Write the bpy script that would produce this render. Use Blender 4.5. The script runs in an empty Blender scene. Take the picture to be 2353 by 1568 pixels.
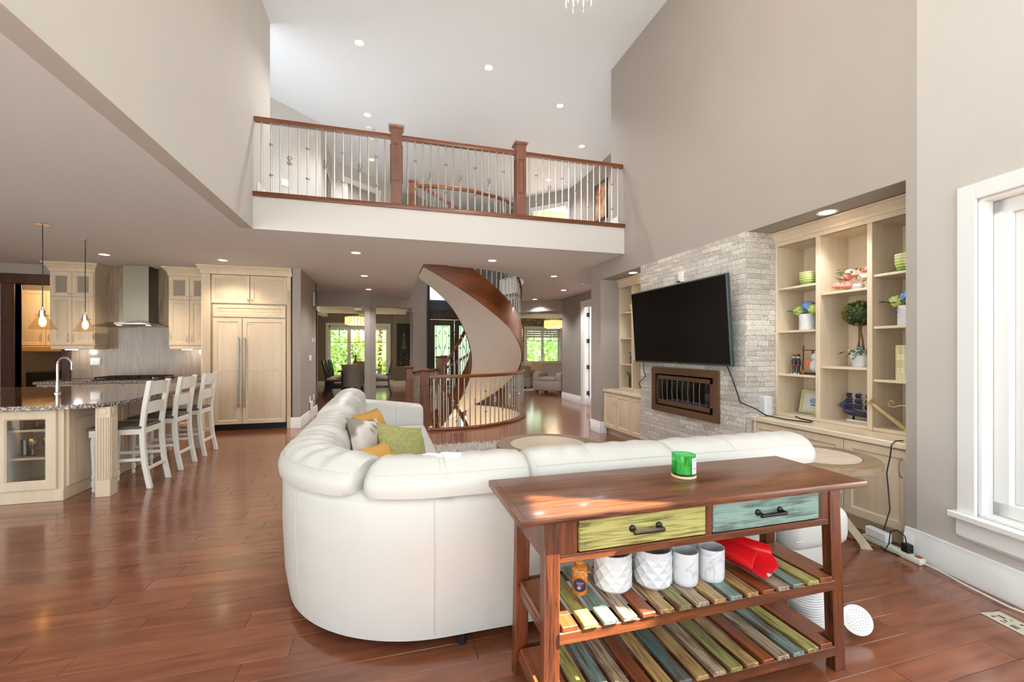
import bpy, bmesh, math, random
from mathutils import Vector, Matrix
random.seed(7)
PI = math.pi
scene = bpy.context.scene
COL = scene.collection

# ---------------------------------------------------------------- camera
F_PX, CX, HOR, CAM_H, YAW = 996.0, 1176.5, 803.0, 1.356, math.radians(16.0)
cam_data = bpy.data.cameras.new('camera')
cam_data.sensor_width = 36.0
cam_data.lens = F_PX / 2353.0 * 36.0
cam_data.shift_y = (HOR - 784.0) / 2353.0
cam_data.clip_start = 0.05
cam_data.clip_end = 300
cam = bpy.data.objects.new('camera', cam_data)
cam.location = (0, 0, CAM_H)
cam.rotation_euler = (PI / 2, 0, -YAW)
COL.objects.link(cam)
scene.camera = cam
SN, CS = math.sin(YAW), math.cos(YAW)

def ray(u):
    a = (u - CX) / F_PX
    return SN + a * CS, CS - a * SN

def at(u, v, z=None, X=None, Y=None):
    """photo pixel + the plane it lies on -> world point"""
    dx, dy = ray(u)
    if z is not None:
        d = (CAM_H - z) * F_PX / (v - HOR)
    elif X is not None:
        d = X / dx
    else:
        d = Y / dy
    return Vector((dx * d, dy * d, CAM_H + (HOR - v) / F_PX * d))

# ---------------------------------------------------------------- world, daylight, exposure
world = bpy.data.worlds.new('sky')
scene.world = world
world.use_nodes = True
wn = world.node_tree.nodes; wl = world.node_tree.links
bg = wn['Background']
tc = wn.new('ShaderNodeTexCoord'); sp = wn.new('ShaderNodeSeparateXYZ')
rmp = wn.new('ShaderNodeValToRGB')
wl.new(tc.outputs['Generated'], sp.inputs[0]); wl.new(sp.outputs['Z'], rmp.inputs[0])
rmp.color_ramp.elements[0].position = 0.0; rmp.color_ramp.elements[0].color = (0.95, 0.97, 1.0, 1)
rmp.color_ramp.elements[1].position = 0.8; rmp.color_ramp.elements[1].color = (0.62, 0.78, 1.0, 1)
wl.new(rmp.outputs[0], bg.inputs[0])
bg.inputs[1].default_value = 4.3

SUN_DIR = Vector((-0.56, 0.26, -0.79)).normalized()      # the way the light travels
sun_d = bpy.data.lights.new('sun', 'SUN'); sun_d.energy = 42.0; sun_d.angle = 0.009
sun_d.color = (1.0, 0.93, 0.82)
sun = bpy.data.objects.new('sun', sun_d); sun.rotation_euler = SUN_DIR.to_track_quat('-Z', 'Y').to_euler()
sun.location = (10, -6, 14)
COL.objects.link(sun)

def portal(name, loc, direction, w, h):
    """marks a glazed opening so that the sky outside is sampled through it"""
    l = bpy.data.lights.new(name, 'AREA'); l.shape = 'RECTANGLE'; l.size = w; l.size_y = h
    l.cycles.is_portal = True
    o = bpy.data.objects.new(name, l); o.location = loc
    o.rotation_euler = Vector(direction).to_track_quat('-Z', 'Y').to_euler()
    COL.objects.link(o)
portal('daylight_rear_tall', (0.9, -2.32, 2.9), (0, 1, 0), 4.6, 5.2)
portal('daylight_rear_nook', (-4.2, -2.32, 1.4), (0, 1, 0), 4.6, 2.5)
portal('daylight_nook_side', (-7.42, 0.9, 1.45), (1, 0, 0), 5.4, 2.2)
portal('daylight_upper_left', (-1.66, -0.05, 4.3), (1, 0, 0), 3.7, 2.0)  # portal of the added upper-left window
portal('daylight_upper_right', (2.83, -1.40, 4.1), (-0.98, 0.18, 0), 1.6, 2.3)  # portal of the added upper window in the angled wall
portal('daylight_dining', (-1.0, 17.35, 1.7), (0, -1, 0), 2.4, 2.1)
portal('daylight_sitting', (6.0, 17.35, 1.7), (0, -1, 0), 2.4, 2.1)
portal('daylight_side', (3.1, 0.75, 1.35), (-0.98, 0.18, 0), 1.9, 1.9)

vs = scene.view_settings
vs.view_transform = 'Standard'; vs.look = 'None'; vs.gamma = 1.0; vs.use_curve_mapping = False
vs.exposure = 0.22
scene.cycles.max_bounces = 6
scene.cycles.diffuse_bounces = 3
scene.cycles.glossy_bounces = 3
scene.cycles.transmission_bounces = 6
scene.cycles.transparent_max_bounces = 8
scene.cycles.caustics_reflective = True
scene.cycles.caustics_refractive = False
scene.cycles.sample_clamp_indirect = 6.0
scene.cycles.use_denoising = True
scene.cycles.use_adaptive_sampling = True
scene.cycles.adaptive_threshold = 0.06
scene.cycles.adaptive_min_samples = 16

# ---------------------------------------------------------------- mesh helpers
ORG = {}

class MB:
    def __init__(self):
        self.v = []; self.f = []
    def add(self, verts, faces):
        n = len(self.v)
        self.v += [tuple(p) for p in verts]
        self.f += [tuple(i + n for i in f) for f in faces]
        return self
    def box(self, x0, x1, y0, y1, z0, z1):
        x0, x1 = min(x0, x1), max(x0, x1); y0, y1 = min(y0, y1), max(y0, y1); z0, z1 = min(z0, z1), max(z0, z1)
        return self.add([(x0, y0, z0), (x1, y0, z0), (x1, y1, z0), (x0, y1, z0), (x0, y0, z1), (x1, y0, z1), (x1, y1, z1), (x0, y1, z1)],
                        [(0, 3, 2, 1), (4, 5, 6, 7), (0, 1, 5, 4), (1, 2, 6, 5), (2, 3, 7, 6), (3, 0, 4, 7)])
    def hexa(self, b, t):
        """eight corners: four below, four above (same winding, counter-clockwise from above)"""
        return self.add(list(b) + list(t), [(0, 3, 2, 1), (4, 5, 6, 7), (0, 1, 5, 4), (1, 2, 6, 5), (2, 3, 7, 6), (3, 0, 4, 7)])
    def fbox(self, F, u0, u1, v0, v1, n0, n1):
        o, u, v, n = F
        def P(a, b, c): return o + u * a + v * b + n * c
        return self.add([P(u0, v0, n0), P(u1, v0, n0), P(u1, v0, n1), P(u0, v0, n1), P(u0, v1, n0), P(u1, v1, n0), P(u1, v1, n1), P(u0, v1, n1)],
                        [(0, 3, 2, 1), (4, 5, 6, 7), (0, 1, 5, 4), (1, 2, 6, 5), (2, 3, 7, 6), (3, 0, 4, 7)])
    def prism(self, pts, z0, z1):
        n = len(pts)
        if sum(pts[i][0] * pts[(i + 1) % n][1] - pts[(i + 1) % n][0] * pts[i][1] for i in range(n)) < 0:
            pts = pts[::-1]
        vs_ = [(p[0], p[1], z0) for p in pts] + [(p[0], p[1], z1) for p in pts]
        fs = [tuple(range(n - 1, -1, -1)), tuple(range(n, 2 * n))]
        fs += [(i, (i + 1) % n, n + (i + 1) % n, n + i) for i in range(n)]
        return self.add(vs_, fs)
    def extrude(self, pts, a0, a1, axis):
        """2D outline extruded: axis 'x' -> pts are (y,z); axis 'y' -> pts are (x,z)"""
        n = len(pts)
        mk = (lambda p, a: (a, p[0], p[1])) if axis == 'x' else (lambda p, a: (p[0], a, p[1]))
        vs_ = [mk(p, a0) for p in pts] + [mk(p, a1) for p in pts]
        fs = [tuple(range(n - 1, -1, -1)), tuple(range(n, 2 * n))]
        fs += [(i, (i + 1) % n, n + (i + 1) % n, n + i) for i in range(n)]
        return self.add(vs_, fs)
    def loft(self, rings, cap0=True, cap1=True, closed=True):
        n = len(rings[0]); vs_ = [p for r in rings for p in r]; fs = []
        for k in range(len(rings) - 1):
            for i in range(n if closed else n - 1):
                j = (i + 1) % n
                fs.append((k * n + i, k * n + j, (k + 1) * n + j, (k + 1) * n + i))
        if cap0: fs.append(tuple(range(n - 1, -1, -1)))
        if cap1: fs.append(tuple((len(rings) - 1) * n + i for i in range(n)))
        return self.add(vs_, fs)
    def lathe(self, prof, c=(0, 0, 0), n=20, cap0=True, cap1=True, sx=1.0, sy=1.0):
        rings = []
        for r, z in prof:
            rings.append([(c[0] + sx * r * math.cos(2 * PI * i / n), c[1] + sy * r * math.sin(2 * PI * i / n), c[2] + z) for i in range(n)])
        return self.loft(rings, cap0, cap1)
    def tube(self, path, r, n=8, caps=True):
        pts = [Vector(p) for p in path]; m = len(pts)
        rs = r if isinstance(r, (list, tuple)) else [r] * m
        rings = []; prev = None
        for i, p in enumerate(pts):
            t = (pts[min(i + 1, m - 1)] - pts[max(i - 1, 0)])
            if t.length < 1e-9: t = Vector((0, 0, 1))
            t.normalize()
            if prev is None:
                ref = Vector((0, 0, 1)) if abs(t.z) < 0.9 else Vector((1, 0, 0))
                a = t.cross(ref).normalized()
            else:
                a = (prev - t * prev.dot(t))
                a = a.normalized() if a.length > 1e-6 else t.orthogonal().normalized()
            prev = a
            b = t.cross(a)
            rings.append([tuple(p + (a * math.cos(2 * PI * k / n) + b * math.sin(2 * PI * k / n)) * rs[i]) for k in range(n)])
        return self.loft(rings, caps, caps)
    def sweep(self, path, prof, up=(0, 0, 1), closed_prof=True, caps=True):
        """profile (side, up) swept along a path; side = tangent x up"""
        pts = [Vector(p) for p in path]; m = len(pts); up = Vector(up); rings = []
        for i, p in enumerate(pts):
            t = (pts[min(i + 1, m - 1)] - pts[max(i - 1, 0)]).normalized()
            s = t.cross(up).normalized(); w = s.cross(t).normalized()
            rings.append([tuple(p + s * a + w * b) for a, b in prof])
        return self.loft(rings, caps, caps, closed_prof)
    def ball(self, c, r, nu=12, nv=8):
        r = r if isinstance(r, (list, tuple)) else (r, r, r)
        rings = []
        for k in range(1, nv):
            t = PI * k / nv
            rings.append([(c[0] + r[0] * math.sin(t) * math.cos(2 * PI * i / nu), c[1] + r[1] * math.sin(t) * math.sin(2 * PI * i / nu), c[2] - r[2] * math.cos(t)) for i in range(nu)])
        return self.loft(rings)
    def xform(self, M):
        self.v = [tuple(M @ Vector(p)) for p in self.v]; return self
    def mesh(self, name, mat, bevel=0.0, seg=1, smooth=35):
        me = bpy.data.meshes.new(name)
        me.from_pydata(self.v, [], self.f)
        bm = bmesh.new(); bm.from_mesh(me)
        bmesh.ops.recalc_face_normals(bm, faces=bm.faces)
        if bevel:
            es = [e for e in bm.edges if len(e.link_faces) == 2 and e.calc_face_angle(0) > 0.6]
            bmesh.ops.bevel(bm, geom=es, offset=bevel, segments=seg, affect='EDGES', profile=0.5, clamp_overlap=True)
        for f in bm.faces: f.smooth = True
        bm.to_mesh(me); bm.free()
        me.set_sharp_from_angle(angle=math.radians(smooth))
        if mat is not None: me.materials.append(mat)
        return me
    def build(self, name, mat, parent=None, bevel=0.0, seg=1, smooth=35, origin=None):
        xs = [p[0] for p in self.v]; ys = [p[1] for p in self.v]; zs = [p[2] for p in self.v]
        if origin is None:
            o = Vector(((min(xs) + max(xs)) / 2, (min(ys) + max(ys)) / 2, min(zs)))
        else:
            o = Vector(origin)
        self.v = [(p[0] - o.x, p[1] - o.y, p[2] - o.z) for p in self.v]
        ob = bpy.data.objects.new(name, self.mesh(name, mat, bevel, seg, smooth))
        COL.objects.link(ob)
        ORG[ob.name] = o
        if parent is not None:
            ob.parent = parent; ob.location = o - ORG[parent.name]
        else:
            ob.location = o
        return ob

def tag(o, label, cat, group=None, kind=None):
    if label: o['label'] = label
    if cat: o['category'] = cat
    if group: o['group'] = group
    if kind: o['kind'] = kind
    return o

def thing(name, label, cat, loc=(0, 0, 0), rotz=0.0, group=None, local=False):
    """an Empty at the thing's base; local=True: its parts are given in its own coordinates"""
    o = bpy.data.objects.new(name, None); o.empty_display_size = 0.1
    COL.objects.link(o); o.location = loc; o.rotation_euler = (0, 0, rotz)
    ORG[o.name] = Vector((0, 0, 0)) if local else Vector(loc)
    return tag(o, label, cat, group)

def struct(name, mb, mat, bevel=0.0, parent=None, **k):
    o = mb.build(name, mat, parent, bevel, **k)
    if parent is None: o['kind'] = 'structure'
    return o

def link_copy(src_mesh, name, loc, parent=None, rotz=0.0, scale=None):
    o = bpy.data.objects.new(name, src_mesh); COL.objects.link(o)
    ORG[o.name] = Vector(loc)
    if parent is not None:
        o.parent = parent; o.location = Vector(loc) - ORG[parent.name]
    else:
        o.location = loc
    o.rotation_euler = (0, 0, rotz)
    if scale: o.scale = scale
    return o

def copy_tree(o, parent=None):
    c = o.copy(); COL.objects.link(c); c.parent = parent
    for ch in list(o.children): copy_tree(ch, c)
    return c

def dup(root, loc, rotz, label):
    c = copy_tree(root); c.location = loc; c.rotation_euler = (0, 0, rotz); c['label'] = label
    return c

def frame(o, u, n):
    return (Vector(o), Vector(u).normalized(), Vector((0, 0, 1)), Vector(n).normalized())

# ---------------------------------------------------------------- materials
def new_mat(name):
    m = bpy.data.materials.new(name); m.use_nodes = True
    nt = m.node_tree; b = nt.nodes['Principled BSDF']
    return m, nt, b

def lin(c):
    """sRGB 0-255 -> linear"""
    return tuple(((x / 255) / 12.92 if x / 255 <= 0.04045 else ((x / 255 + 0.055) / 1.055) ** 2.4) for x in c)

def plain(name, rgb, rough=0.5, metal=0.0, var=0.0, scale=8.0, bump=0.0, bscale=200.0, coat=0.0, emit=None, estr=0.0, spec=None):
    m, nt, b = new_mat(name)
    c = lin(rgb)
    b.inputs['Base Color'].default_value = (*c, 1)
    b.inputs['Roughness'].default_value = rough
    b.inputs['Metallic'].default_value = metal
    if spec is not None: b.inputs['Specular IOR Level'].default_value = spec
    if coat: b.inputs['Coat Weight'].default_value = coat; b.inputs['Coat Roughness'].default_value = 0.08
    if emit:
        b.inputs['Emission Color'].default_value = (*lin(emit), 1); b.inputs['Emission Strength'].default_value = estr
    geo = nt.nodes.new('ShaderNodeNewGeometry')
    if var:
        n = nt.nodes.new('ShaderNodeTexNoise'); n.inputs['Scale'].default_value = scale; n.inputs['Detail'].default_value = 4
        nt.links.new(geo.outputs['Position'], n.inputs['Vector'])
        r = nt.nodes.new('ShaderNodeValToRGB')
        r.color_ramp.elements[0].position = 0.3; r.color_ramp.elements[1].position = 0.7
        r.color_ramp.elements[0].color = (*[x * (1 - var) for x in c], 1)
        r.color_ramp.elements[1].color = (*[min(1, x * (1 + var)) for x in c], 1)
        nt.links.new(n.outputs[0], r.inputs[0]); nt.links.new(r.outputs[0], b.inputs['Base Color'])
    if bump:
        n2 = nt.nodes.new('ShaderNodeTexNoise'); n2.inputs['Scale'].default_value = bscale; n2.inputs['Detail'].default_value = 3
        nt.links.new(geo.outputs['Position'], n2.inputs['Vector'])
        bp = nt.nodes.new('ShaderNodeBump'); bp.inputs['Strength'].default_value = bump; bp.inputs['Distance'].default_value = 0.01
        nt.links.new(n2.outputs[0], bp.inputs['Height']); nt.links.new(bp.outputs[0], b.inputs['Normal'])
    return m

def wood(name, dark, light, axis='x', rough=0.35, coat=0.0, stretch=14.0, fine=55.0, rnd=0.0, bump=0.15, detail=5.0):
    """procedural timber: streaky noise stretched along the grain; rnd shifts tone from piece to piece"""
    m, nt, b = new_mat(name); N = nt.nodes; L = nt.links
    geo = N.new('ShaderNodeNewGeometry'); oi = N.new('ShaderNodeObjectInfo')
    addr = N.new('ShaderNodeMath'); addr.operation = 'ADD'
    L.new(geo.outputs['Random Per Island'], addr.inputs[0]); L.new(oi.outputs['Random'], addr.inputs[1])
    fr = N.new('ShaderNodeMath'); fr.operation = 'FRACT'; L.new(addr.outputs[0], fr.inputs[0])
    off = N.new('ShaderNodeMath'); off.operation = 'MULTIPLY'; off.inputs[1].default_value = 37.0; L.new(fr.outputs[0], off.inputs[0])
    va = N.new('ShaderNodeVectorMath'); va.operation = 'ADD'
    L.new(geo.outputs['Position'], va.inputs[0]); L.new(off.outputs[0], va.inputs[1])
    mp = N.new('ShaderNodeMapping')
    s = {'x': (fine / stretch, fine, fine), 'y': (fine, fine / stretch, fine), 'z': (fine, fine, fine / stretch)}[axis]
    mp.inputs['Scale'].default_value = s
    L.new(va.outputs[0], mp.inputs[0])
    n1 = N.new('ShaderNodeTexNoise'); n1.inputs['Scale'].default_value = 1.0; n1.inputs['Detail'].default_value = detail; n1.inputs['Roughness'].default_value = 0.65 if detail > 3 else 0.5
    n1.inputs['Distortion'].default_value = 0.6
    L.new(mp.outputs[0], n1.inputs['Vector'])
    n2 = N.new('ShaderNodeTexNoise'); n2.inputs['Scale'].default_value = 0.16; n2.inputs['Detail'].default_value = 3
    L.new(mp.outputs[0], n2.inputs['Vector'])
    mx = N.new('ShaderNodeMath'); mx.operation = 'MULTIPLY_ADD'; mx.inputs[1].default_value = 0.55
    L.new(n1.outputs[0], mx.inputs[0])
    m2 = N.new('ShaderNodeMath'); m2.operation = 'MULTIPLY'; m2.inputs[1].default_value = 0.45; L.new(n2.outputs[0], m2.inputs[0])
    L.new(m2.outputs[0], mx.inputs[2])
    r = N.new('ShaderNodeValToRGB')
    r.color_ramp.elements[0].position = 0.36; r.color_ramp.elements[1].position = 0.62
    r.color_ramp.elements[0].color = (*lin(dark), 1); r.color_ramp.elements[1].color = (*lin(light), 1)
    L.new(mx.outputs[0], r.inputs[0])
    out = r.outputs[0]
    if rnd:
        hs = N.new('ShaderNodeHueSaturation')
        mr = N.new('ShaderNodeMapRange'); mr.inputs[3].default_value = 1 - rnd; mr.inputs[4].default_value = 1 + rnd
        L.new(fr.outputs[0], mr.inputs[0]); L.new(mr.outputs[0], hs.inputs['Value']); L.new(out, hs.inputs['Color'])
        out = hs.outputs[0]
    L.new(out, b.inputs['Base Color'])
    b.inputs['Roughness'].default_value = rough
    if coat: b.inputs['Coat Weight'].default_value = coat; b.inputs['Coat Roughness'].default_value = 0.12
    if bump:
        bp = N.new('ShaderNodeBump'); bp.inputs['Strength'].default_value = bump; bp.inputs['Distance'].default_value = 0.002
        L.new(n1.outputs[0], bp.inputs['Height']); L.new(bp.outputs[0], b.inputs['Normal'])
    return m

def distressed(name, paint, under, axis='y', worn=0.5):
    """paint rubbed through to the timber, with saw-tooth marks across the grain"""
    m, nt, b = new_mat(name); N = nt.nodes; L = nt.links
    geo = N.new('ShaderNodeNewGeometry'); oi = N.new('ShaderNodeObjectInfo')
    off = N.new('ShaderNodeMath'); off.operation = 'MULTIPLY'; off.inputs[1].default_value = 41.0; L.new(oi.outputs['Random'], off.inputs[0])
    va = N.new('ShaderNodeVectorMath'); va.operation = 'ADD'; L.new(geo.outputs['Position'], va.inputs[0]); L.new(off.outputs[0], va.inputs[1])
    mp = N.new('ShaderNodeMapping'); mp.inputs['Scale'].default_value = {'x': (6, 90, 90), 'y': (90, 6, 90)}[axis]
    L.new(va.outputs[0], mp.inputs[0])
    n1 = N.new('ShaderNodeTexNoise'); n1.inputs['Scale'].default_value = 1; n1.inputs['Detail'].default_value = 5; n1.inputs['Distortion'].default_value = 0.8
    L.new(mp.outputs[0], n1.inputs['Vector'])
    wv = N.new('ShaderNodeTexWave'); wv.inputs['Scale'].default_value = 34; wv.inputs['Distortion'].default_value = 2.0; wv.inputs['Detail'].default_value = 2
    wv.bands_direction = {'x': 'X', 'y': 'Y'}[axis]
    L.new(va.outputs[0], wv.inputs['Vector'])
    n3 = N.new('ShaderNodeTexNoise'); n3.inputs['Scale'].default_value = 7; L.new(va.outputs[0], n3.inputs['Vector'])
    gate = N.new('ShaderNodeMapRange'); gate.inputs[1].default_value = 0.44; gate.inputs[2].default_value = 0.66; gate.inputs[4].default_value = 0.15
    L.new(n3.outputs[0], gate.inputs[0])
    ws = N.new('ShaderNodeMath'); ws.operation = 'MULTIPLY'; L.new(wv.outputs['Fac'], ws.inputs[0]); L.new(gate.outputs[0], ws.inputs[1])
    sm = N.new('ShaderNodeMath'); sm.operation = 'ADD'; L.new(n1.outputs[0], sm.inputs[0]); L.new(ws.outputs[0], sm.inputs[1])
    r = N.new('ShaderNodeValToRGB')
    r.color_ramp.elements[0].position = worn; r.color_ramp.elements[0].color = (*lin(paint), 1)
    r.color_ramp.elements[1].position = worn + 0.24; r.color_ramp.elements[1].color = (*lin(under), 1)
    L.new(sm.outputs[0], r.inputs[0]); L.new(r.outputs[0], b.inputs['Base Color'])
    b.inputs['Roughness'].default_value = 0.33
    bp = N.new('ShaderNodeBump'); bp.invert = True; bp.inputs['Strength'].default_value = 0.5; bp.inputs['Distance'].default_value = 0.002
    L.new(sm.outputs[0], bp.inputs['Height']); L.new(bp.outputs[0], b.inputs['Normal'])
    return m

def pane_mat(name, tint=(1, 1, 1), gloss=0.08, rough=0.02):
    """thin glass: clear with a faint sheen"""
    m = bpy.data.materials.new(name); m.use_nodes = True
    nt = m.node_tree; N = nt.nodes; N.clear()
    o = N.new('ShaderNodeOutputMaterial'); mix = N.new('ShaderNodeMixShader')
    t = N.new('ShaderNodeBsdfTransparent'); t.inputs[0].default_value = (*tint, 1)
    g = N.new('ShaderNodeBsdfGlossy'); g.inputs['Roughness'].default_value = rough
    mix.inputs[0].default_value = gloss
    nt.links.new(t.outputs[0], mix.inputs[1]); nt.links.new(g.outputs[0], mix.inputs[2]); nt.links.new(mix.outputs[0], o.inputs[0])
    return m

def ramp_noise(name, stops, scale, detail=6, rough=0.4, metal=0.0, bump=0.0, mapscale=None, tex='noise', coat=0.0, rnd=0.0, dist=0.0):
    m, nt, b = new_mat(name); N = nt.nodes; L = nt.links
    geo = N.new('ShaderNodeNewGeometry'); vec = geo.outputs['Position']
    if rnd:
        oi = N.new('ShaderNodeObjectInfo')
        ad = N.new('ShaderNodeMath'); ad.operation = 'ADD'; L.new(geo.outputs['Random Per Island'], ad.inputs[0]); L.new(oi.outputs['Random'], ad.inputs[1])
        fr = N.new('ShaderNodeMath'); fr.operation = 'FRACT'; L.new(ad.outputs[0], fr.inputs[0])
    if mapscale:
        mp = N.new('ShaderNodeMapping'); mp.inputs['Scale'].default_value = mapscale; L.new(vec, mp.inputs[0]); vec = mp.outputs[0]
    if tex == 'noise':
        n = N.new('ShaderNodeTexNoise'); n.inputs['Detail'].default_value = detail; n.inputs['Distortion'].default_value = dist; fac = n.outputs[0]
    else:
        n = N.new('ShaderNodeTexVoronoi'); fac = n.outputs['Color']
    n.inputs['Scale'].default_value = scale
    L.new(vec, n.inputs['Vector'])
    r = N.new('ShaderNodeValToRGB'); cr = r.color_ramp
    while len(cr.elements) < len(stops): cr.elements.new(0.5)
    for e, (p, c) in zip(cr.elements, stops): e.position = p; e.color = (*lin(c), 1)
    L.new(fac, r.inputs[0]); out = r.outputs[0]
    if rnd:
        hs = N.new('ShaderNodeHueSaturation'); mr = N.new('ShaderNodeMapRange'); mr.inputs[3].default_value = 1 - rnd; mr.inputs[4].default_value = 1 + rnd
        L.new(fr.outputs[0], mr.inputs[0]); L.new(mr.outputs[0], hs.inputs['Value']); L.new(out, hs.inputs['Color']); out = hs.outputs[0]
    L.new(out, b.inputs['Base Color'])
    b.inputs['Roughness'].default_value = rough; b.inputs['Metallic'].default_value = metal
    if coat: b.inputs['Coat Weight'].default_value = coat; b.inputs['Coat Roughness'].default_value = 0.04
    if bump:
        bp = N.new('ShaderNodeBump'); bp.inputs['Strength'].default_value = bump; bp.inputs['Distance'].default_value = 0.01
        L.new(n.outputs[0], bp.inputs['Height']); L.new(bp.outputs[0], b.inputs['Normal'])
    return m

M = {}
M['wall'] = plain('taupe_paint', (163, 153, 145), 0.7, var=0.02, scale=1.5, bump=0.05, bscale=260)
M['wall_light'] = plain('pale_greige_paint', (200, 194, 187), 0.7, var=0.02, scale=1.5, bump=0.05, bscale=260)
M['wall_dark'] = plain('dark_taupe_paint', (140, 128, 120), 0.7, var=0.02, scale=1.5)
M['ceiling'] = plain('ceiling_paint', (231, 232, 233), 0.8, bump=0.08, bscale=240)
M['trim'] = plain('white_trim_paint', (240, 239, 236), 0.4)
M['fascia'] = plain('white_wall_paint', (208, 202, 197), 0.6)
M['plaster'] = plain('white_plaster', (222, 216, 210), 0.6, var=0.02, scale=3)
M['floor'] = wood('cherry_floorboard', (108, 60, 40), (138, 82, 57), 'x', 0.20, 0.45, 7.0, 17.0, rnd=0.13, bump=0.0, detail=1.5)
M['subfloor'] = plain('dark_subfloor', (92, 52, 34), 0.7)
M['cream'] = wood('cream_cabinet', (214, 193, 163), (227, 208, 181), 'z', 0.42, 0.0, 16.0, 26.0, bump=0.02)
M['cream_h'] = wood('cream_counter', (217, 196, 166), (229, 211, 184), 'y', 0.3, 0.2, 16.0, 26.0, bump=0.03)
M['stairwood'] = wood('walnut_stain', (84, 42, 20), (126, 68, 34), 'x', 0.32, 0.2, 10.0, 30.0, bump=0.05)
M['newel'] = wood('walnut_newel', (92, 54, 38), (124, 76, 54), 'z', 0.38, 0.15, 10.0, 30.0, bump=0.05)
M['darkwood'] = wood('espresso_wood', (58, 32, 20), (84, 48, 32), 'z', 0.4, 0.1, 12.0, 30.0)
M['tablewood'] = wood('chestnut_stain', (48, 23, 11), (126, 70, 38), 'x', 0.34, 0.15, 14.0, 70.0, bump=0.2)
M['tableleg'] = wood('chestnut_leg', (46, 21, 9), (128, 66, 32), 'z', 0.36, 0.1, 14.0, 70.0, bump=0.2)
M['steel'] = plain('brushed_steel', (168, 164, 158), 0.34, 1.0)
M['chrome'] = plain('chrome', (225, 225, 225), 0.1, 1.0)
M['nickel'] = plain('satin_nickel', (208, 203, 194), 0.28, 0.85)
M['darkmetal'] = plain('dark_bronze', (62, 56, 52), 0.35, 0.9)
M['black'] = plain('black', (18, 18, 19), 0.45)
M['leather'] = plain('white_leather', (207, 204, 196), 0.36, var=0.015, scale=4, bump=0.06, bscale=300)
M['glass'] = pane_mat('window_glass', (0.97, 0.99, 0.98), 0.06)
# ================================================================= the building
CEIL, F2, TOP = 2.743, 3.15, 5.65            # lower ceiling, upper floor, upper ceiling
XL, XR = -1.488, 3.304                        # walls of the two-storey room
BAL_Y = 5.605                                 # balcony front
SC = (0.95, 9.10); SR = 1.80; SI = 0.76       # stair centre, outer and inner radius

def hole_floor(y):
    if y <= SC[1] - SR or y >= 10.75: return None
    dx = math.sqrt(max(0, SR * SR - (y - SC[1]) ** 2))
    xl = SC[0] - dx
    def ln(y0, x0, y1, x1): return x0 + (x1 - x0) * (y - y0) / (y1 - y0)
    if y < 8.6: b = ln(7.3, 0.60, 8.6, 0.45)
    elif y < 10.2: b = ln(8.6, 0.45, 10.2, 1.27)
    else: b = ln(10.2, 1.27, 10.75, 1.62)
    l, r = max(xl, b), SC[0] + dx
    return (l, r) if r > l + 0.01 else None

def hole_ceiling(y):
    if y <= 7.17: return None
    def ln(y0, x0, y1, x1): return x0 + (x1 - x0) * (y - y0) / (y1 - y0)
    l = ln(7.17, 0.56, 8.44, 0.55) if y < 8.44 else ln(8.44, 0.55, 12.3, 0.59)
    dx = math.sqrt(max(0, 1.84 ** 2 - (y - SC[1]) ** 2))
    if y < SC[1]: r = SC[0] + dx
    elif y < 10.1: r = SC[0] + 1.84 + 0.25 * (y - SC[1])
    elif y < 10.9: r = SC[0] + 2.09 - 0.35 * (y - 10.1)
    else: r = 3.35
    dl = SC[0] - math.sqrt(max(0, 1.99 ** 2 - (y - SC[1]) ** 2)) if y < SC[1] else l
    l = max(l, dl)
    if y > 15.9 or r <= l + 0.01: return None
    return (l, r)

def strips(mb, x0, x1, y0, y1, z0, z1, hole, step):
    n = max(1, round((y1 - y0) / step)); d = (y1 - y0) / n
    for k in range(n):
        a, b = y0 + k * d, y0 + (k + 1) * d
        ha, hb = hole(a + 1e-4), hole(b - 1e-4)
        if ha is None and hb is None:
            mb.box(x0, x1, a, b, z0, z1); continue
        if ha is None: m = (hb[0] + hb[1]) / 2; ha = (m, m)
        if hb is None: m = (ha[0] + ha[1]) / 2; hb = (m, m)
        mb.hexa([(x0, a, z0), (ha[0], a, z0), (hb[0], b, z0), (x0, b, z0)], [(x0, a, z1), (ha[0], a, z1), (hb[0], b, z1), (x0, b, z1)])
        mb.hexa([(ha[1], a, z0), (x1, a, z0), (x1, b, z0), (hb[1], b, z0)], [(ha[1], a, z1), (x1, a, z1), (x1, b, z1), (hb[1], b, z1)])

# ---- floor: sub-floor with the boards lying on it
FX0, FX1, FY0, FY1 = -7.4, 8.2, -2.3, 17.3
fb = MB()
fb.box(FX0, FX1, FY0, 7.28, -0.30, -0.016)
strips(fb, FX0, FX1, 7.28, 10.76, -0.30, -0.016, hole_floor, 0.05)
fb.box(FX0, FX1, 10.76, FY1, -0.30, -0.016)
floor = struct('floor', fb, M['subfloor'])
PW, GAP = 0.130, 0.0012
plank_cache = {}
def plank_mesh(L):
    if L not in plank_cache:
        c = 0.0016; w = PW - GAP; l = L - GAP; mb = MB()
        def ring(i, z): return [(-l / 2 + i, -w / 2 + i, z), (l / 2 - i, -w / 2 + i, z), (l / 2 - i, w / 2 - i, z), (-l / 2 + i, w / 2 - i, z)]
        mb.loft([ring(0, -0.015), ring(0, -c), ring(c, 0)])
        plank_cache[L] = mb.mesh('plank', M['floor'], smooth=20)
    return plank_cache[L]
rows = []
y = FY0; rng = random.Random(11)
single, rest = [], MB()
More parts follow.
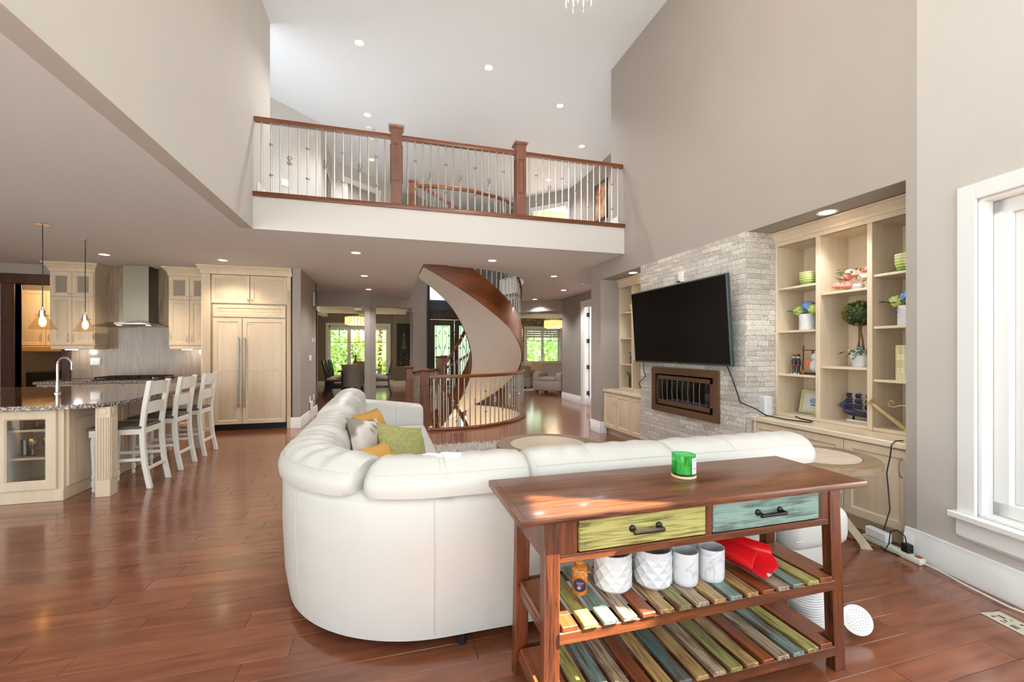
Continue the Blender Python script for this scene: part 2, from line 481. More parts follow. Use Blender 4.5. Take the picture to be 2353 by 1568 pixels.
while y < FY1 - PW:
    x = FX0 + rng.random() * 0.9
    near = -0.5 < y < 7.1
    prev = FX0
    yc = y + PW / 2
    pieces = [(FX0, x)] if x - FX0 > 0.02 else []
    while x < FX1:
        L = rng.choice((0.6, 0.9, 1.2, 1.5)); pieces.append((x, min(x + L, FX1))); x += L
    for a, b in pieces:
        L = round(b - a, 3); cx_ = (a + b) / 2
        # project: is it in the picture, and how large
        dpt = SN * cx_ + CS * yc; rt = CS * cx_ - SN * yc
        vis = dpt > 1.5 and abs(rt / dpt) < 1.25 and dpt < 7.0 and not (-0.3 < cx_ < 2.1 and 2.1 < yc < 2.8) 
        if vis and L in (0.6, 0.9, 1.2, 1.5) and near:
            single.append((dpt, cx_, yc, L))
        else:
            rest_piece = (a, b)
            hs_ = None if (y + PW < SC[1] - SR or y > 10.75) else 1
            i = GAP / 2
            if hs_ is None:
                rest.box(a + i, b - i, y + i, y + PW - i, -0.015, 0)
            else:
                for q in range(4):
                    ya, yb = y + PW * q / 4 + (i if q == 0 else 0), y + PW * (q + 1) / 4 - (i if q == 3 else 0)
                    ha, hb = hole_floor(ya + 1e-4), hole_floor(yb - 1e-4)
                    if ha is None or hb is None:
                        rest.box(a + i, b - i, ya, yb, -0.015, 0); continue
                    la, lb = min(b - i, ha[0]), min(b - i, hb[0])
                    if la > a + i and lb > a + i:
                        rest.hexa([(a + i, ya, -0.015), (la, ya, -0.015), (lb, yb, -0.015), (a + i, yb, -0.015)], [(a + i, ya, 0), (la, ya, 0), (lb, yb, 0), (a + i, yb, 0)])
                    ra, rb = max(a + i, ha[1]), max(a + i, hb[1])
                    if ra < b - i and rb < b - i:
                        rest.hexa([(ra, ya, -0.015), (b - i, ya, -0.015), (b - i, yb, -0.015), (rb, yb, -0.015)], [(ra, ya, 0), (b - i, ya, 0), (b - i, yb, 0), (rb, yb, 0)])
    y += PW
single.sort()
for k, (dpt, cx_, yc, L) in enumerate(single):
    if k < 300:
        link_copy(plank_mesh(L), 'plank', (cx_, yc, 0), floor)
    else:
        i = GAP / 2
        rest.box(cx_ - L / 2 + i, cx_ + L / 2 - i, yc - PW / 2 + i, yc + PW / 2 - i, -0.015, 0)
ro = rest.build('planks_beyond', M['floor'], floor, smooth=20); ro['kind'] = 'stuff'

# ---- ceilings
cb = MB()
cb.box(FX0, XL - 0.14, FY0, BAL_Y + 0.012, CEIL, F2)
cb.box(FX0, XL - 0.14, BAL_Y + 0.012, 7.17, CEIL, F2); cb.box(XL - 0.14, XR, BAL_Y + 0.012, 7.17, CEIL, F2)
cb.box(XR, FX1, 6.67, 7.17, CEIL, F2); cb.box(XR + 0.14, FX1, BAL_Y + 0.012, 6.67, CEIL, F2)
cb.box(XR + 0.14, 5.0, FY0, BAL_Y + 0.012, CEIL, F2)  # unseen slab outside the window wall, sized to keep the sun out
strips(cb, FX0, FX1, 7.17, 11.0, CEIL, F2, hole_ceiling, 0.05)
strips(cb, FX0, FX1, 11.0, 15.9, CEIL, F2, hole_ceiling, 0.7)
cb.box(FX0, FX1, 15.9, FY1, CEIL, F2)
struct('ceiling', cb, M['ceiling'])
struct('ceiling_upper', MB().box(-4.0, 3.5, FY0 - 0.1, 5.93, TOP, TOP + 0.15).box(-4.0, 5.6, 5.93, FY1, TOP, TOP + 0.15), M['ceiling'])
struct('trim_1', MB().box(XL, XR, BAL_Y, BAL_Y + 0.012, CEIL, 3.117), M['fascia'])

def wallseg(mb, p, q, th, z0, z1, opens=()):
    """wall from p to q, thickness to the left of p->q; opens = (t0,t1,z0,z1)"""
    p, q = Vector((p[0], p[1], 0)), Vector((q[0], q[1], 0)); L = (q - p).length
    u = (q - p).normalized(); n = Vector((-u.y, u.x, 0)); F = (p, u, Vector((0, 0, 1)), n)
    cuts = sorted(opens); t = 0
    for a, b, c, d in cuts:
        if a > t: mb.fbox(F, t, a, z0, z1, 0, th)
        if c > z0: mb.fbox(F, a, b, z0, c, 0, th)
        if d < z1: mb.fbox(F, a, b, d, z1, 0, th)
        t = b
    if t < L: mb.fbox(F, t, L, z0, z1, 0, th)
    return F

# ---- walls of the two-storey room
struct('wall_left', MB().box(XL - 0.14, XL, 1.8, BAL_Y + 0.012, CEIL, TOP).box(XL - 0.14, XL, FY0, -1.9, CEIL, TOP).box(XL - 0.14, XL, -1.9, 1.8, CEIL, 3.3).box(XL - 0.14, XL, -1.9, 1.8, 5.3, TOP).box(XL - 0.14, XL, BAL_Y + 0.012, 6.36, F2, TOP), M['wall_light'])
n10 = MB()  # unseen upper window, added to light the wall opposite
for y in (-1.9, -0.05, 1.8): n10.box(XL - 0.11, XL - 0.04, max(-1.9, y - 0.05), min(1.8, y + 0.05), 3.3, 5.3)
n10.box(XL - 0.11, XL - 0.04, -1.9, 1.8, 3.3, 3.35); n10.box(XL - 0.11, XL - 0.04, -1.9, 1.8, 5.25, 5.3)
n10 = struct('added_window_10', n10, M['trim'])
for a in (-1.85, 0.0): MB().box(XL - 0.077, XL - 0.073, a, a + 1.75, 3.35, 5.25).build('pane', M['glass'], n10)
wr = MB()
NT, NY0, NY1, NB = 2.48, 2.044, 6.33, 3.98     # niche: top, near and far end, back
wr.box(XR, XR + 0.14, NY0, BAL_Y, NT, TOP); wr.box(XR, XR + 0.14, BAL_Y, 5.99, NT, TOP)
wr.box(XR + 0.14, NB, NY0, 6.67, NT, NT + 0.06)
wr.box(XR, XR + 0.14, 5.99, 6.67, NT, CEIL)
wr.box(XR, NB, NY1, 6.67, 0, NT)
wr.box(XR, NB, 1.93, NY0, 0, NT)
wr.box(XR, XR + 0.14, 1.981, NY0, NT, TOP)
wr.box(NB, NB + 0.1, 1.93, 6.67, 0, NT)
struct('wall_right', wr, M['wall'])

# angled window wall at the right edge of the picture
WU = Vector((-0.1767, -0.9843, 0)).normalized(); WN = Vector((-0.9843, 0.1767, 0)).normalized()
WF = (Vector((XR, 1.981, 0)), WU, Vector((0, 0, 1)), WN)
ww = MB()
T0, T1, S0, S1 = 0.338, 2.30, 0.40, 2.215
ww.fbox(WF, 0, T0, 0, TOP, -0.2, 0); ww.fbox(WF, T0, T1, 0, S0, -0.2, 0); ww.fbox(WF, T1, 4.4, 0, S1, -0.2, 0)
# two unseen clerestory openings, added and sized to place the sun patches
C7, C8 = (1.60, 2.39, 3.15, 4.60), (1.10, 1.31, 4.74, 5.21)
C9 = (2.65, 4.25, 2.95, 5.25)  # unseen upper window, added to brighten the left wall
ww.fbox(WF, T0, 2.55, S1, C7[2], -0.2, 0); ww.fbox(WF, 2.55, 4.4, S1, C9[2], -0.2, 0); ww.fbox(WF, 2.55, C9[0], C9[2], C9[3], -0.2, 0); ww.fbox(WF, C9[1], 4.4, C9[2], C9[3], -0.2, 0); ww.fbox(WF, 2.55, 4.4, C9[3], TOP, -0.2, 0)
ww.fbox(WF, T0, C7[0], C7[2], C7[3], -0.2, 0); ww.fbox(WF, C7[1], 2.55, C7[2], C7[3], -0.2, 0)
ww.fbox(WF, T0, 2.55, C7[3], C8[2], -0.2, 0); ww.fbox(WF, T0, C8[0], C8[2], C8[3], -0.2, 0); ww.fbox(WF, C8[1], 2.55, C8[2], C8[3], -0.2, 0)
ww.fbox(WF, T0, 2.55, C8[3], TOP, -0.2, 0); ww.fbox(WF, T1, T1 + 0.001, S0, S1, -0.2, -0.1)
struct('wall_window', ww, M['wall_light'])
wf = MB()
wf.fbox(WF, T0 - 0.09, T0, S0, S1 + 0.09, 0, 0.022); wf.fbox(WF, T1, T1 + 0.09, S0, S1 + 0.09, 0, 0.022)
wf.fbox(WF, T0, T1, S1, S1 + 0.09, 0, 0.022)
win1 = struct('window_1', wf, M['trim'], bevel=0.002)
rv = MB()
rv.fbox(WF, T0, T0 + 0.02, S0, S1, -0.16, 0); rv.fbox(WF, T1 - 0.02, T1, S0, S1, -0.16, 0)
rv.fbox(WF, T0, T1, S1 - 0.02, S1, -0.16, 0); rv.fbox(WF, T0, T1, S0, S0 + 0.02, -0.16, 0)
rv.build('reveal', M['trim'], win1, bevel=0.002)
sl = MB(); sl.fbox(WF, T0 - 0.115, T1 + 0.115, S0 - 0.035, S0, -0.02, 0.06)
sl.build('window_sill', M['trim'], win1, bevel=0.004)
ap = MB()
o_, u_, v_, n_ = WF
def wp(t, z, n): return o_ + u_ * t + v_ * z + n_ * n
ap.loft([[wp(T0 - 0.09, S0 - 0.035, 0), wp(T1 + 0.09, S0 - 0.035, 0), wp(T1 + 0.09, S0 - 0.035, 0.028), wp(T0 - 0.09, S0 - 0.035, 0.028)],
         [wp(T0 - 0.09, S0 - 0.135, 0), wp(T1 + 0.09, S0 - 0.135, 0), wp(T1 + 0.09, S0 - 0.135, 0.028), wp(T0 - 0.09, S0 - 0.135, 0.028)],
         [wp(T0 - 0.075, S0 - 0.155, 0), wp(T1 + 0.075, S0 - 0.155, 0), wp(T1 + 0.075, S0 - 0.155, 0.012), wp(T0 - 0.075, S0 - 0.155, 0.012)]])
ap.build('apron', M['trim'], win1)
sh = MB()
for a, b in ((T0 + 0.02, T0 + 0.10), (1.26, 1.36), (T1 - 0.10, T1 - 0.02)): sh.fbox(WF, a, b, S0 + 0.02, S1 - 0.02, -0.15, -0.07)
sh.fbox(WF, T0 + 0.02, T1 - 0.02, S1 - 0.10, S1 - 0.02, -0.15, -0.07); sh.fbox(WF, T0 + 0.02, T1 - 0.02, S0 + 0.02, S0 + 0.10, -0.15, -0.07)
sh.build('sash_frame', M['trim'], win1, bevel=0.006)
s2 = MB()
for a, b in ((T0 + 0.10, T0 + 0.16), (1.20, 1.26), (1.36, 1.42), (T1 - 0.16, T1 - 0.10)): s2.fbox(WF, a, b, S0 + 0.10, S1 - 0.10, -0.14, -0.10)
s2.build('sash', M['trim'], win1, bevel=0.004)
gl = MB(); gl.fbox(WF, T0 + 0.15, T1 - 0.15, S0 + 0.09, S1 - 0.09, -0.125, -0.119); gl.build('pane', M['glass'], win1)

struct('added_sun_blocker', MB().fbox(WF, 2.62, 5.6, C9[3] + 0.08, C9[3] + 0.2, -2.2, -0.2), M['trim'])  # unseen slab, added to block the sun from the upper window
for nm, c in (('added_window_7', C7), ('added_window_8', C8), ('added_window_11', C9)):
    fr_ = MB(); w_ = 0.02
    fr_.fbox(WF, c[0] - 0.06, c[0], c[2] - 0.06, c[3] + 0.06, 0, 0.02); fr_.fbox(WF, c[1], c[1] + 0.06, c[2] - 0.06, c[3] + 0.06, 0, 0.02)
    fr_.fbox(WF, c[0], c[1], c[3], c[3] + 0.06, 0, 0.02); fr_.fbox(WF, c[0], c[1], c[2] - 0.06, c[2], 0, 0.02)
    o = struct(nm, fr_, M['trim'])
    g_ = MB().fbox(WF, c[0], c[1], c[2], c[3], -0.10, -0.097); g_.build('pane', M['glass'], o)

# rear wall behind the viewpoint: unseen great-room glazing and nook doors, added as the daylight source
rw = MB()
ops = [(-6.5, -1.9, 0.15, 2.62)]
rw.box(FX0, -6.5, -2.5, FY0, 0, TOP); rw.box(-6.5, -1.9, -2.5, FY0, 2.62, TOP); rw.box(-6.5, -1.9, -2.5, FY0, 0, 0.15)
rw.box(-1.9, -1.35, -2.5, FY0, 0, TOP); rw.box(-1.35, 2.6, -2.5, FY0, 0, 0.3); rw.box(-1.35, 2.6, -2.5, FY0, 2.42, 2.78)
rw.box(-1.35, 2.6, -2.5, FY0, 5.35, TOP); rw.box(2.6, 3.6, -2.5, FY0, 0, TOP)
struct('wall_rear', rw, M['wall'])
def glazing(name, x0, x1, z0, z1, cols, rowsz):
    mb = MB(); w = 0.05
    for k in range(cols + 1):
        x = x0 + (x1 - x0) * k / cols
        mb.box(max(x0, x - w), min(x1, x + w), -2.44, -2.36, z0, z1)
    for z in [z0] + list(rowsz) + [z1]: mb.box(x0, x1, -2.44, -2.36, max(z0, z - w), min(z1, z + w))
    o = struct(name, mb, M['trim'])
    for k in range(cols):
        a, b = x0 + (x1 - x0) * k / cols, x0 + (x1 - x0) * (k + 1) / cols
        g = MB(); g.box(a + w, b - w, -2.402, -2.398, z0 + w, z1 - w); g.build('pane', M['glass'], o)
glazing('window_2', -1.35, 2.6, 0.3, 2.42, 3, ())
glazing('window_3', -1.35, 2.6, 2.78, 5.35, 3, ())
glazing('window_4', -6.5, -1.9, 0.15, 2.62, 4, ())

# ---- kitchen, pantry, dining, foyer, sitting-room walls
KY = 8.95
kw = MB()
wallseg(kw, (-2.6, KY), (FX0, KY), -0.12, 0, CEIL, [(2.58, 3.19, 0, 2.42)])
kw.box(FX0 - 0.12, FX0, 3.6, 12.0, 0, CEIL); kw.box(FX0 - 0.12, FX0, FY0 - 0.2, -1.8, 0, CEIL); kw.box(FX0 - 0.12, FX0, -1.8, 3.6, 0, 0.35); kw.box(FX0 - 0.12, FX0, -1.8, 3.6, 2.55, CEIL)
struct('wall_kitchen', kw, M['wall'])
nw = MB()
for y in (-1.8, 0.0, 1.8, 3.6): nw.box(FX0 - 0.09, FX0 - 0.03, max(-1.8, y - 0.05), min(3.6, y + 0.05), 0.35, 2.55)
nw.box(FX0 - 0.09, FX0 - 0.03, -1.8, 3.6, 0.35, 0.40); nw.box(FX0 - 0.09, FX0 - 0.03, -1.8, 3.6, 2.50, 2.55)
n9 = struct('window_9', nw, M['trim'])
for k in range(3): MB().box(FX0 - 0.062, FX0 - 0.058, -1.75 + 1.8 * k, -0.05 + 1.8 * k, 0.4, 2.5).build('pane', M['glass'], n9)
pf = MB(); PX0, PX1 = -5.79, -5.18
pf.box(PX0 - 0.17, PX0, KY - 0.025, KY + 0.14, 0, 2.42); pf.box(PX1, PX1 + 0.12, KY - 0.025, KY + 0.14, 0, 2.42)
pf.box(PX0 - 0.19, PX1 + 0.14, KY - 0.03, KY + 0.14, 2.42, 2.58)
struct('door_1', pf, M['darkwood'], bevel=0.006)
pw = MB(); pw.box(FX0, -3.0, 11.0, 11.1, 0, CEIL); pw.box(-3.1, -3.0, KY + 0.12, 11.0, 0, CEIL)
struct('wall_pantry', pw, M['wall'])
struct('wall_fridge_pier', MB().box(-1.575, -1.444, 8.2, 9.93, 0, CEIL).box(-2.83, -1.575, 8.93, 9.03, 0, CEIL), M['wall'])
dn = MB()
dn.box(-3.6, -3.5, 9.93, 17.1, 0, CEIL); dn.box(-3.5, -1.444, 9.85, 9.93, 0, CEIL)
wallseg(dn, (0.3, 17.0), (-3.5, 17.0), -0.3, 0, CEIL, [(0.30, 2.36, 0.36, 2.22)])
dn.prism([(0.2, 17.1), (0.2, 16.4), (1.15, 16.4), (1.15, 17.1)], 0, CEIL)
struct('wall_dining', dn, M['wall_dark'])
hd = MB()
AU = (Vector((1.05, 12.66)) - Vector((-0.43, 11.25))).normalized()
def al(t, s=0): return (-0.43 + AU.x * t - AU.y * s, 11.25 + AU.y * t + AU.x * s)
hd.box(-1.9, -0.55, 11.25, 11.40, 2.41, CEIL)
hd.prism([(-0.55, 11.25), (-0.43, 11.25), al(0.20), al(0.20, 0.14)], 0, CEIL)
hd.prism([al(0.20), al(1.38), al(1.38, 0.12), al(0.20, 0.12)], 2.46, CEIL)
hd.prism([al(1.38), al(1.53), al(1.53, 0.12), al(1.38, 0.12)], 2.50, TOP)
hd.prism([al(1.53), al(2.04), al(2.04, 0.12), al(1.53, 0.12)], 0, TOP)
hd.prism([(1.05, 12.66), (1.36, 15.8), (1.2, 15.8), (0.93, 12.72)], 0, TOP)
struct('wall_arch', hd, M['wall'])
cap = MB(); cap.prism([al(1.46, -0.02), al(1.66, -0.02), al(1.66, 0.14), al(1.46, 0.14)], 2.38, 2.50)
struct('trim_2', cap, M['wall'], bevel=0.01)
fy = MB()
fy.box(1.1, 3.6, 15.9, 16.05, 3.75, TOP); fy.box(3.5, 3.65, 14.6, 15.9, 0, TOP); fy.box(1.0, 1.36, 15.8, 16.05, 0, TOP); fy.box(3.34, 3.65, 15.8, 16.05, 0, TOP)
struct('wall_foyer', fy, M['wall'])
st = MB()
wallseg(st, (9.0, 17.0), (3.6, 17.0), -0.3, 0, CEIL, [(2.05, 3.52, 0.72, 2.20)])
st.box(8.0, 8.1, 5.0, 17.0, 0, CEIL)
struct('wall_sitting', st, ramp_noise('brown_damask_wallpaper', [(0.42, (66, 50, 40)), (0.50, (120, 98, 80)), (0.58, (176, 152, 128))], 5.0, 3, 0.5, dist=4.0))
dw = MB()
wallseg(dw, (4.62, 6.67), (4.62, 11.1), -0.12, 0, CEIL, [(1.7, 3.05, 0, 2.40)])
dw.box(3.304, 4.62, 6.67, 6.75, 2.48, CEIL)
wallseg(dw, (4.62, 11.1), (3.4, 12.3), -0.14, 2.43, CEIL)
dw.box(3.98, 4.74, 6.55, 6.67, 0, CEIL)
struct('wall_den', dw, M['wall'])
dk = MB(); dk.box(6.4, 6.5, 6.67, 11.1, 0, CEIL); dk.box(4.74, 6.5, 11.0, 11.1, 0, CEIL)
struct('wall_den_back', dk, M['fascia'])

# upper hall walls
uh = MB()
for p, q in (((-3.2, 6.95), (-1.93, 8.22)), ((-1.93, 8.22), (-1.22, 8.92)), ((-1.22, 8.92), (-1.22, 10.53))):
    wallseg(uh, p, q, 0.1, F2, TOP)
wallseg(uh, (-1.22, 10.53), (0.1, 11.74), 0.1, F2, TOP, [(0.42, 1.30, F2, 5.25)])
uh.box(0.0, 0.1, 11.74, 16.0, F2, TOP)
struct('wall_hall_left', uh, M['wall_light'])
uh = MB()
uh.box(XR + 0.14, 4.8, 5.93, 5.985, F2, TOP)
wallseg(uh, (4.7, 5.99), (4.7, 10.7), -0.1, F2, TOP)
wallseg(uh, (4.7, 10.7), (3.72, 11.7), -0.1, F2, TOP, [(0.14, 1.10, F2, 5.20)])
uh.box(3.66, 3.76, 11.7, 16.0, F2, TOP)
struct('wall_hall_right', uh, M['wall'])
br = MB(); br.box(4.2, 6.6, 12.6, 12.7, F2, TOP); br.box(6.5, 6.6, 10.7, 12.6, F2, TOP)
struct('wall_bedroom', br, plain('apricot_paint', (232, 176, 118), 0.7))
ud = MB()
HP = Vector((-1.22, 10.53, 0)); HU = (Vector((0.1, 11.74, 0)) - HP).normalized(); HF = (HP, HU, Vector((0, 0, 1)), Vector((HU.y, -HU.x, 0)))
ud.fbox(HF, 0.32, 0.42, F2, 5.25, 0, 0.02); ud.fbox(HF, 1.30, 1.40, F2, 5.25, 0, 0.02); ud.fbox(HF, 0.30, 1.42, 5.25, 5.37, 0, 0.025)
d4 = struct('door_2', ud, M['trim'])
q = MB(); q.fbox(HF, 0.44, 1.28, F2 + 0.01, 5.24, -0.08, -0.04); q.build('door_leaf', M['wall'], d4)
ud = MB()
HP = Vector((4.7, 10.7, 0)); HU = (Vector((3.72, 11.7, 0)) - HP).normalized(); HF2 = (HP, HU, Vector((0, 0, 1)), Vector((-HU.y, HU.x, 0)))
ud.fbox(HF2, 0.05, 0.14, F2, 5.20, 0, 0.02); ud.fbox(HF2, 1.10, 1.20, F2, 5.20, 0, 0.02); ud.fbox(HF2, 0.03, 1.22, 5.20, 5.32, 0, 0.025)
struct('door_3', ud, M['trim'])

# ---- den door casing and the white door leaf folded into the den
DX = 4.62
dc = MB()
dc.box(DX - 0.022, DX, 9.72, 9.86, 0, 2.40); dc.box(DX - 0.022, DX, 8.23, 8.37, 0, 2.40); dc.box(DX - 0.026, DX, 8.21, 9.88, 2.40, 2.54)
dc.box(DX, DX + 0.12, 9.70, 9.72, 0, 2.40); dc.box(DX, DX + 0.12, 8.37, 9.70, 2.385, 2.40)
d5 = struct('door_4', dc, M['trim'], bevel=0.003)
lf = MB(); lf.box(DX + 0.13, DX + 0.95, 9.655, 9.70, 0.01, 2.38); lf.build('door_leaf', M['trim'], d5)
for z in (0.28, 0.92, 1.56, 2.20):
    hb = MB(); hb.box(DX + 0.10, DX + 0.135, 9.665, 9.70, z - 0.05, z + 0.05); hb.box(DX + 0.06, DX + 0.10, 9.69, 9.702, z - 0.05, z + 0.05)
    hb.build('hinge', M['darkmetal'], d5)

# ---- baseboards
def baseboard(name, segs, h=0.185, t=0.02):
    mb = MB()
    for p, q in segs:
        p, q = Vector((*p, 0)), Vector((*q, 0)); u = (q - p).normalized(); n = Vector((u.y, -u.x, 0)); L = (q - p).length
        rings = []
        for s in (0, L):
            rings.append([tuple(p + u * s + n * a + Vector((0, 0, b))) for a, b in ((0, 0), (t, 0), (t, h * 0.74), (t * 0.62, h * 0.80), (t * 0.5, h * 0.97), (0, h))])
        mb.loft(rings)
    return struct(name, mb, M['trim'])
baseboard('baseboard_right', [((XR, 6.69), (XR, 6.31)), ((XR, 6.33), (XR + 0.10, 6.33)), ((XR + 0.75, 6.67), (XR - 0.02, 6.67)), ((XR, 2.044), (XR, 1.97))])
p1 = WF[0] + WU * 4.3
baseboard('baseboard_window', [((XR, 1.981), (p1.x, p1.y))])
baseboard('baseboard_pier', [((-1.60, 8.2), (-1.424, 8.2)), ((-1.444, 8.18), (-1.444, 9.95))])
baseboard('baseboard_dining', [((-3.5, 17.0), (0.2, 17.0)), ((0.18, 16.4), (1.15, 16.4)), ((-3.5, 9.93), (-3.5, 17.0))], 0.20)
baseboard('baseboard_den', [((DX, 11.1), (DX, 9.86))])
baseboard('baseboard_hall', [((4.7, 10.0), (4.7, 6.0))])
for nm, x0 in (('baseboard_balcony_left', XL), ('baseboard_balcony_right', XR)):
    mb = MB()
    s = 1 if x0 < 0 else -1
    mb.box(x0, x0 + s * 0.02, BAL_Y + 0.16, 6.34 if s > 0 else 5.98, F2, F2 + 0.19)
    struct(nm, mb, M['trim'], bevel=0.003)
# coffer beams over dining and sitting rooms
bm_ = MB()
for x in (-2.3, -0.95): bm_.box(x, x + 0.22, 11.4, 17.0, 2.53, CEIL)
for y in (12.7, 14.9): bm_.box(-3.5, 0.6, y, y + 0.22, 2.53, CEIL)
struct('trim_3', bm_, M['ceiling'])
bm_ = MB()
for x in (4.4, 6.3): bm_.box(x, x + 0.22, 12.3, 17.0, 2.53, CEIL)
for y in (13.4, 15.4): bm_.box(3.7, 8.0, y, y + 0.22, 2.53, CEIL)
struct('trim_4', bm_, M['ceiling'])

# ---- dining and sitting room windows, with daylight and garden beyond
def far_window(name, x0, x1, z0, z1, Y, lights, casing=0.10):
    mb = MB()
    mb.box(x0 - casing, x0, Y - 0.03, Y, z0 - casing, z1 + casing); mb.box(x1, x1 + casing, Y - 0.03, Y, z0 - casing, z1 + casing)
    mb.box(x0, x1, Y - 0.03, Y, z1, z1 + casing); mb.box(x0 - casing, x1 + casing, Y - 0.05, Y, z0 - casing, z0)
    o = struct(name, mb, M['trim'])
    fr = MB(); n = lights; w = (x1 - x0) / n
    for k in range(n + 1):
        x = x0 + w * k; fr.box(max(x0, x - 0.06), min(x1, x + 0.06), Y + 0.06, Y + 0.12, z0, z1)
    fr.box(x0, x1, Y + 0.06, Y + 0.12, z0, z0 + 0.06); fr.box(x0, x1, Y + 0.06, Y + 0.12, z1 - 0.06, z1)
    fr.build('sash_frame', M['trim'], o)
    for k in range(n):
        a, b = x0 + w * k + 0.06, x0 + w * (k + 1) - 0.06
        g = MB(); g.box(a, b, Y + 0.09, Y + 0.094, z0 + 0.06, z1 - 0.06); g.build('pane', M['glass'], o)
        mt = MB(); zt = z1 - 0.06 - 0.30 * (z1 - z0)
        mt.box(a, b, Y + 0.08, Y + 0.10, zt, zt + 0.018); mt.box(a, b, Y + 0.08, Y + 0.10, z1 - 0.16, z1 - 0.142)
        mt.box((a + b) / 2 - 0.009, (a + b) / 2 + 0.009, Y + 0.08, Y + 0.10, zt, z1 - 0.06)
        mt.build('muntin', M['darkmetal'], o)
    return o
w5 = far_window('window_5', -2.06, 0.0, 0.36, 2.22, 17.0, 3)
MB().box(-2.03, -0.03, 16.97, 17.03, 2.08, 2.20).build('rolled_shade', M['trim'], w5, bevel=0.02)
w6 = far_window('window_6', 5.48, 6.95, 0.72, 2.20, 17.0, 2)
shd = MB()
for k in range(4): shd.box(5.50, 6.93, 16.985, 17.02, 1.84 + k * 0.09, 1.915 + k * 0.09)
shd.build('zebra_shade', plain('sheer_shade', (206, 208, 206), 0.6), w6)
# ================================================================= railings and the curved staircase
HR = [(-0.032, -0.028), (0.032, -0.028), (0.036, -0.005), (0.026, 0.022), (0.010, 0.030), (-0.010, 0.030), (-0.026, 0.022), (-0.036, -0.005)]
bal_plain = MB().lathe([(0.0105, 0), (0.0105, 1.0)], n=8).mesh('baluster', M['nickel'])
bal_knuckle = MB().lathe([(0.011, -0.015), (0.022, -0.008), (0.022, 0.008), (0.011, 0.015)], n=8).mesh('collar', M['steel'])
bk = MB()
for k in range(4):
    a0 = PI / 2 * k
    bk.tube([(0.010 * math.cos(a0), 0.010 * math.sin(a0), -0.055), (0.027 * math.cos(a0 + 0.5), 0.027 * math.sin(a0 + 0.5), -0.03), (0.008 * math.cos(a0 + 1), 0.008 * math.sin(a0 + 1), 0.0), (0.027 * math.cos(a0 + 1.5), 0.027 * math.sin(a0 + 1.5), 0.03), (0.010 * math.cos(a0 + 2), 0.010 * math.sin(a0 + 2), 0.055)], 0.005, 5)
bal_basket = bk.mesh('basket', M['steel'])

def baluster(parent, x, y, z0, h, kind):
    o = link_copy(bal_plain, 'baluster', (x, y, z0), parent, scale=(1, 1, h))
    if kind == 1:
        for s in (0.27, 0.70): link_copy(bal_knuckle, 'collar', (x, y, z0 + s * h), parent)
    elif kind == 2:
        link_copy(bal_basket, 'basket', (x, y, z0 + 0.5 * h), parent)
    return o
def kinds(i): return (0, 1, 0, 2)[i % 4]

def newel(parent, x, y, z0, h, w=0.13, rotz=0.0, panel=True):
    R_ = Matrix.Translation((x, y, 0)) @ Matrix.Rotation(rotz, 4, 'Z')
    b = MB().box(-w / 2, w / 2, -w / 2, w / 2, z0, z0 + h).xform(R_)
    o = b.build('newel_post', M['newel'], parent, bevel=0.004)
    c = MB()
    c.loft([[(sx * a, sy * a, z) for sx, sy in ((-1, -1), (1, -1), (1, 1), (-1, 1))] for a, z in ((w / 2 + 0.004, z0 + h - 0.02), (w / 2 + 0.02, z0 + h), (w / 2 + 0.026, z0 + h + 0.018), (w / 2, z0 + h + 0.032))])
    c.xform(R_).build('cap', M['newel'], o)
    if panel:
        for ang in (0, PI / 2, PI, -PI / 2):
            p = MB(); zc0, zc1 = z0 + 0.30 * h, z0 + 0.78 * h; d = w / 2
            for a, b2, c0, c1 in ((-w * 0.27, -w * 0.20, zc0, zc1), (w * 0.20, w * 0.27, zc0, zc1), (-w * 0.27, w * 0.27, zc0, zc0 + 0.01), (-w * 0.27, w * 0.27, zc1 - 0.01, zc1)):
                p.box(a, b2, -d - 0.009, -d + 0.002, c0, c1)
            p.xform(R_ @ Matrix.Rotation(ang, 4, 'Z')).build('moulding', M['newel'], o)
    return o

# ---- balcony railing
br_ = thing('balcony_railing', 'straight balcony railing with nickel balusters and walnut handrail', 'railing', (0.9, BAL_Y + 0.06, F2))
BY = BAL_Y + 0.05
sh_ = MB().box(XL, XR + 0.005, BAL_Y - 0.03, BAL_Y + 0.14, 3.117, 3.172)
sh_.build('shoe_rail', M['stairwood'], br_, bevel=0.008, seg=2)
NX = (0.105, 1.735); RT = 4.03
for a, b in ((XL + 0.005, NX[0] - 0.065), (NX[0] + 0.065, NX[1] - 0.065), (NX[1] + 0.065, XR - 0.005)):
    MB().sweep([(a, BY, RT), (b, BY, RT)], HR).build('handrail', M['stairwood'], br_)
    for i in range(15):
        x = a + (b - a) * (i + 0.75) / 15.5
        baluster(br_, x, BY, 3.172, RT - 0.028 - 3.172, kinds(i))
for x in NX: newel(br_, x, BY, 3.172, 0.96, 0.135)
# ---- guard railing round the stairwell on the upper floor
def pol(r, deg, z): return (SC[0] + r * math.cos(math.radians(deg)), SC[1] + r * math.sin(math.radians(deg)), z)
ur = thing('stairwell_railing', 'curved railing round the stairwell on the upper hall', 'railing', pol(1.9, -70, F2))
RU = 1.93
MB().sweep([pol(RU, a, RT) for a in range(-104, 21, 4)], HR).build('handrail', M['stairwood'], ur)
MB().sweep([pol(RU, a, F2 + 0.02) for a in range(-104, 21, 4)], [(-0.05, -0.02), (0.05, -0.02), (0.05, 0.02), (-0.05, 0.02)]).build('shoe_rail', M['stairwood'], ur)
for i, a in enumerate(range(-100, 20, 4)):
    p = pol(RU, a, 0); baluster(ur, p[0], p[1], F2 + 0.04, RT - 0.028 - F2 - 0.04, kinds(i))
p = pol(RU, -106.5, 0); newel(ur, p[0], p[1], F2, 0.93, 0.11, math.radians(-16))
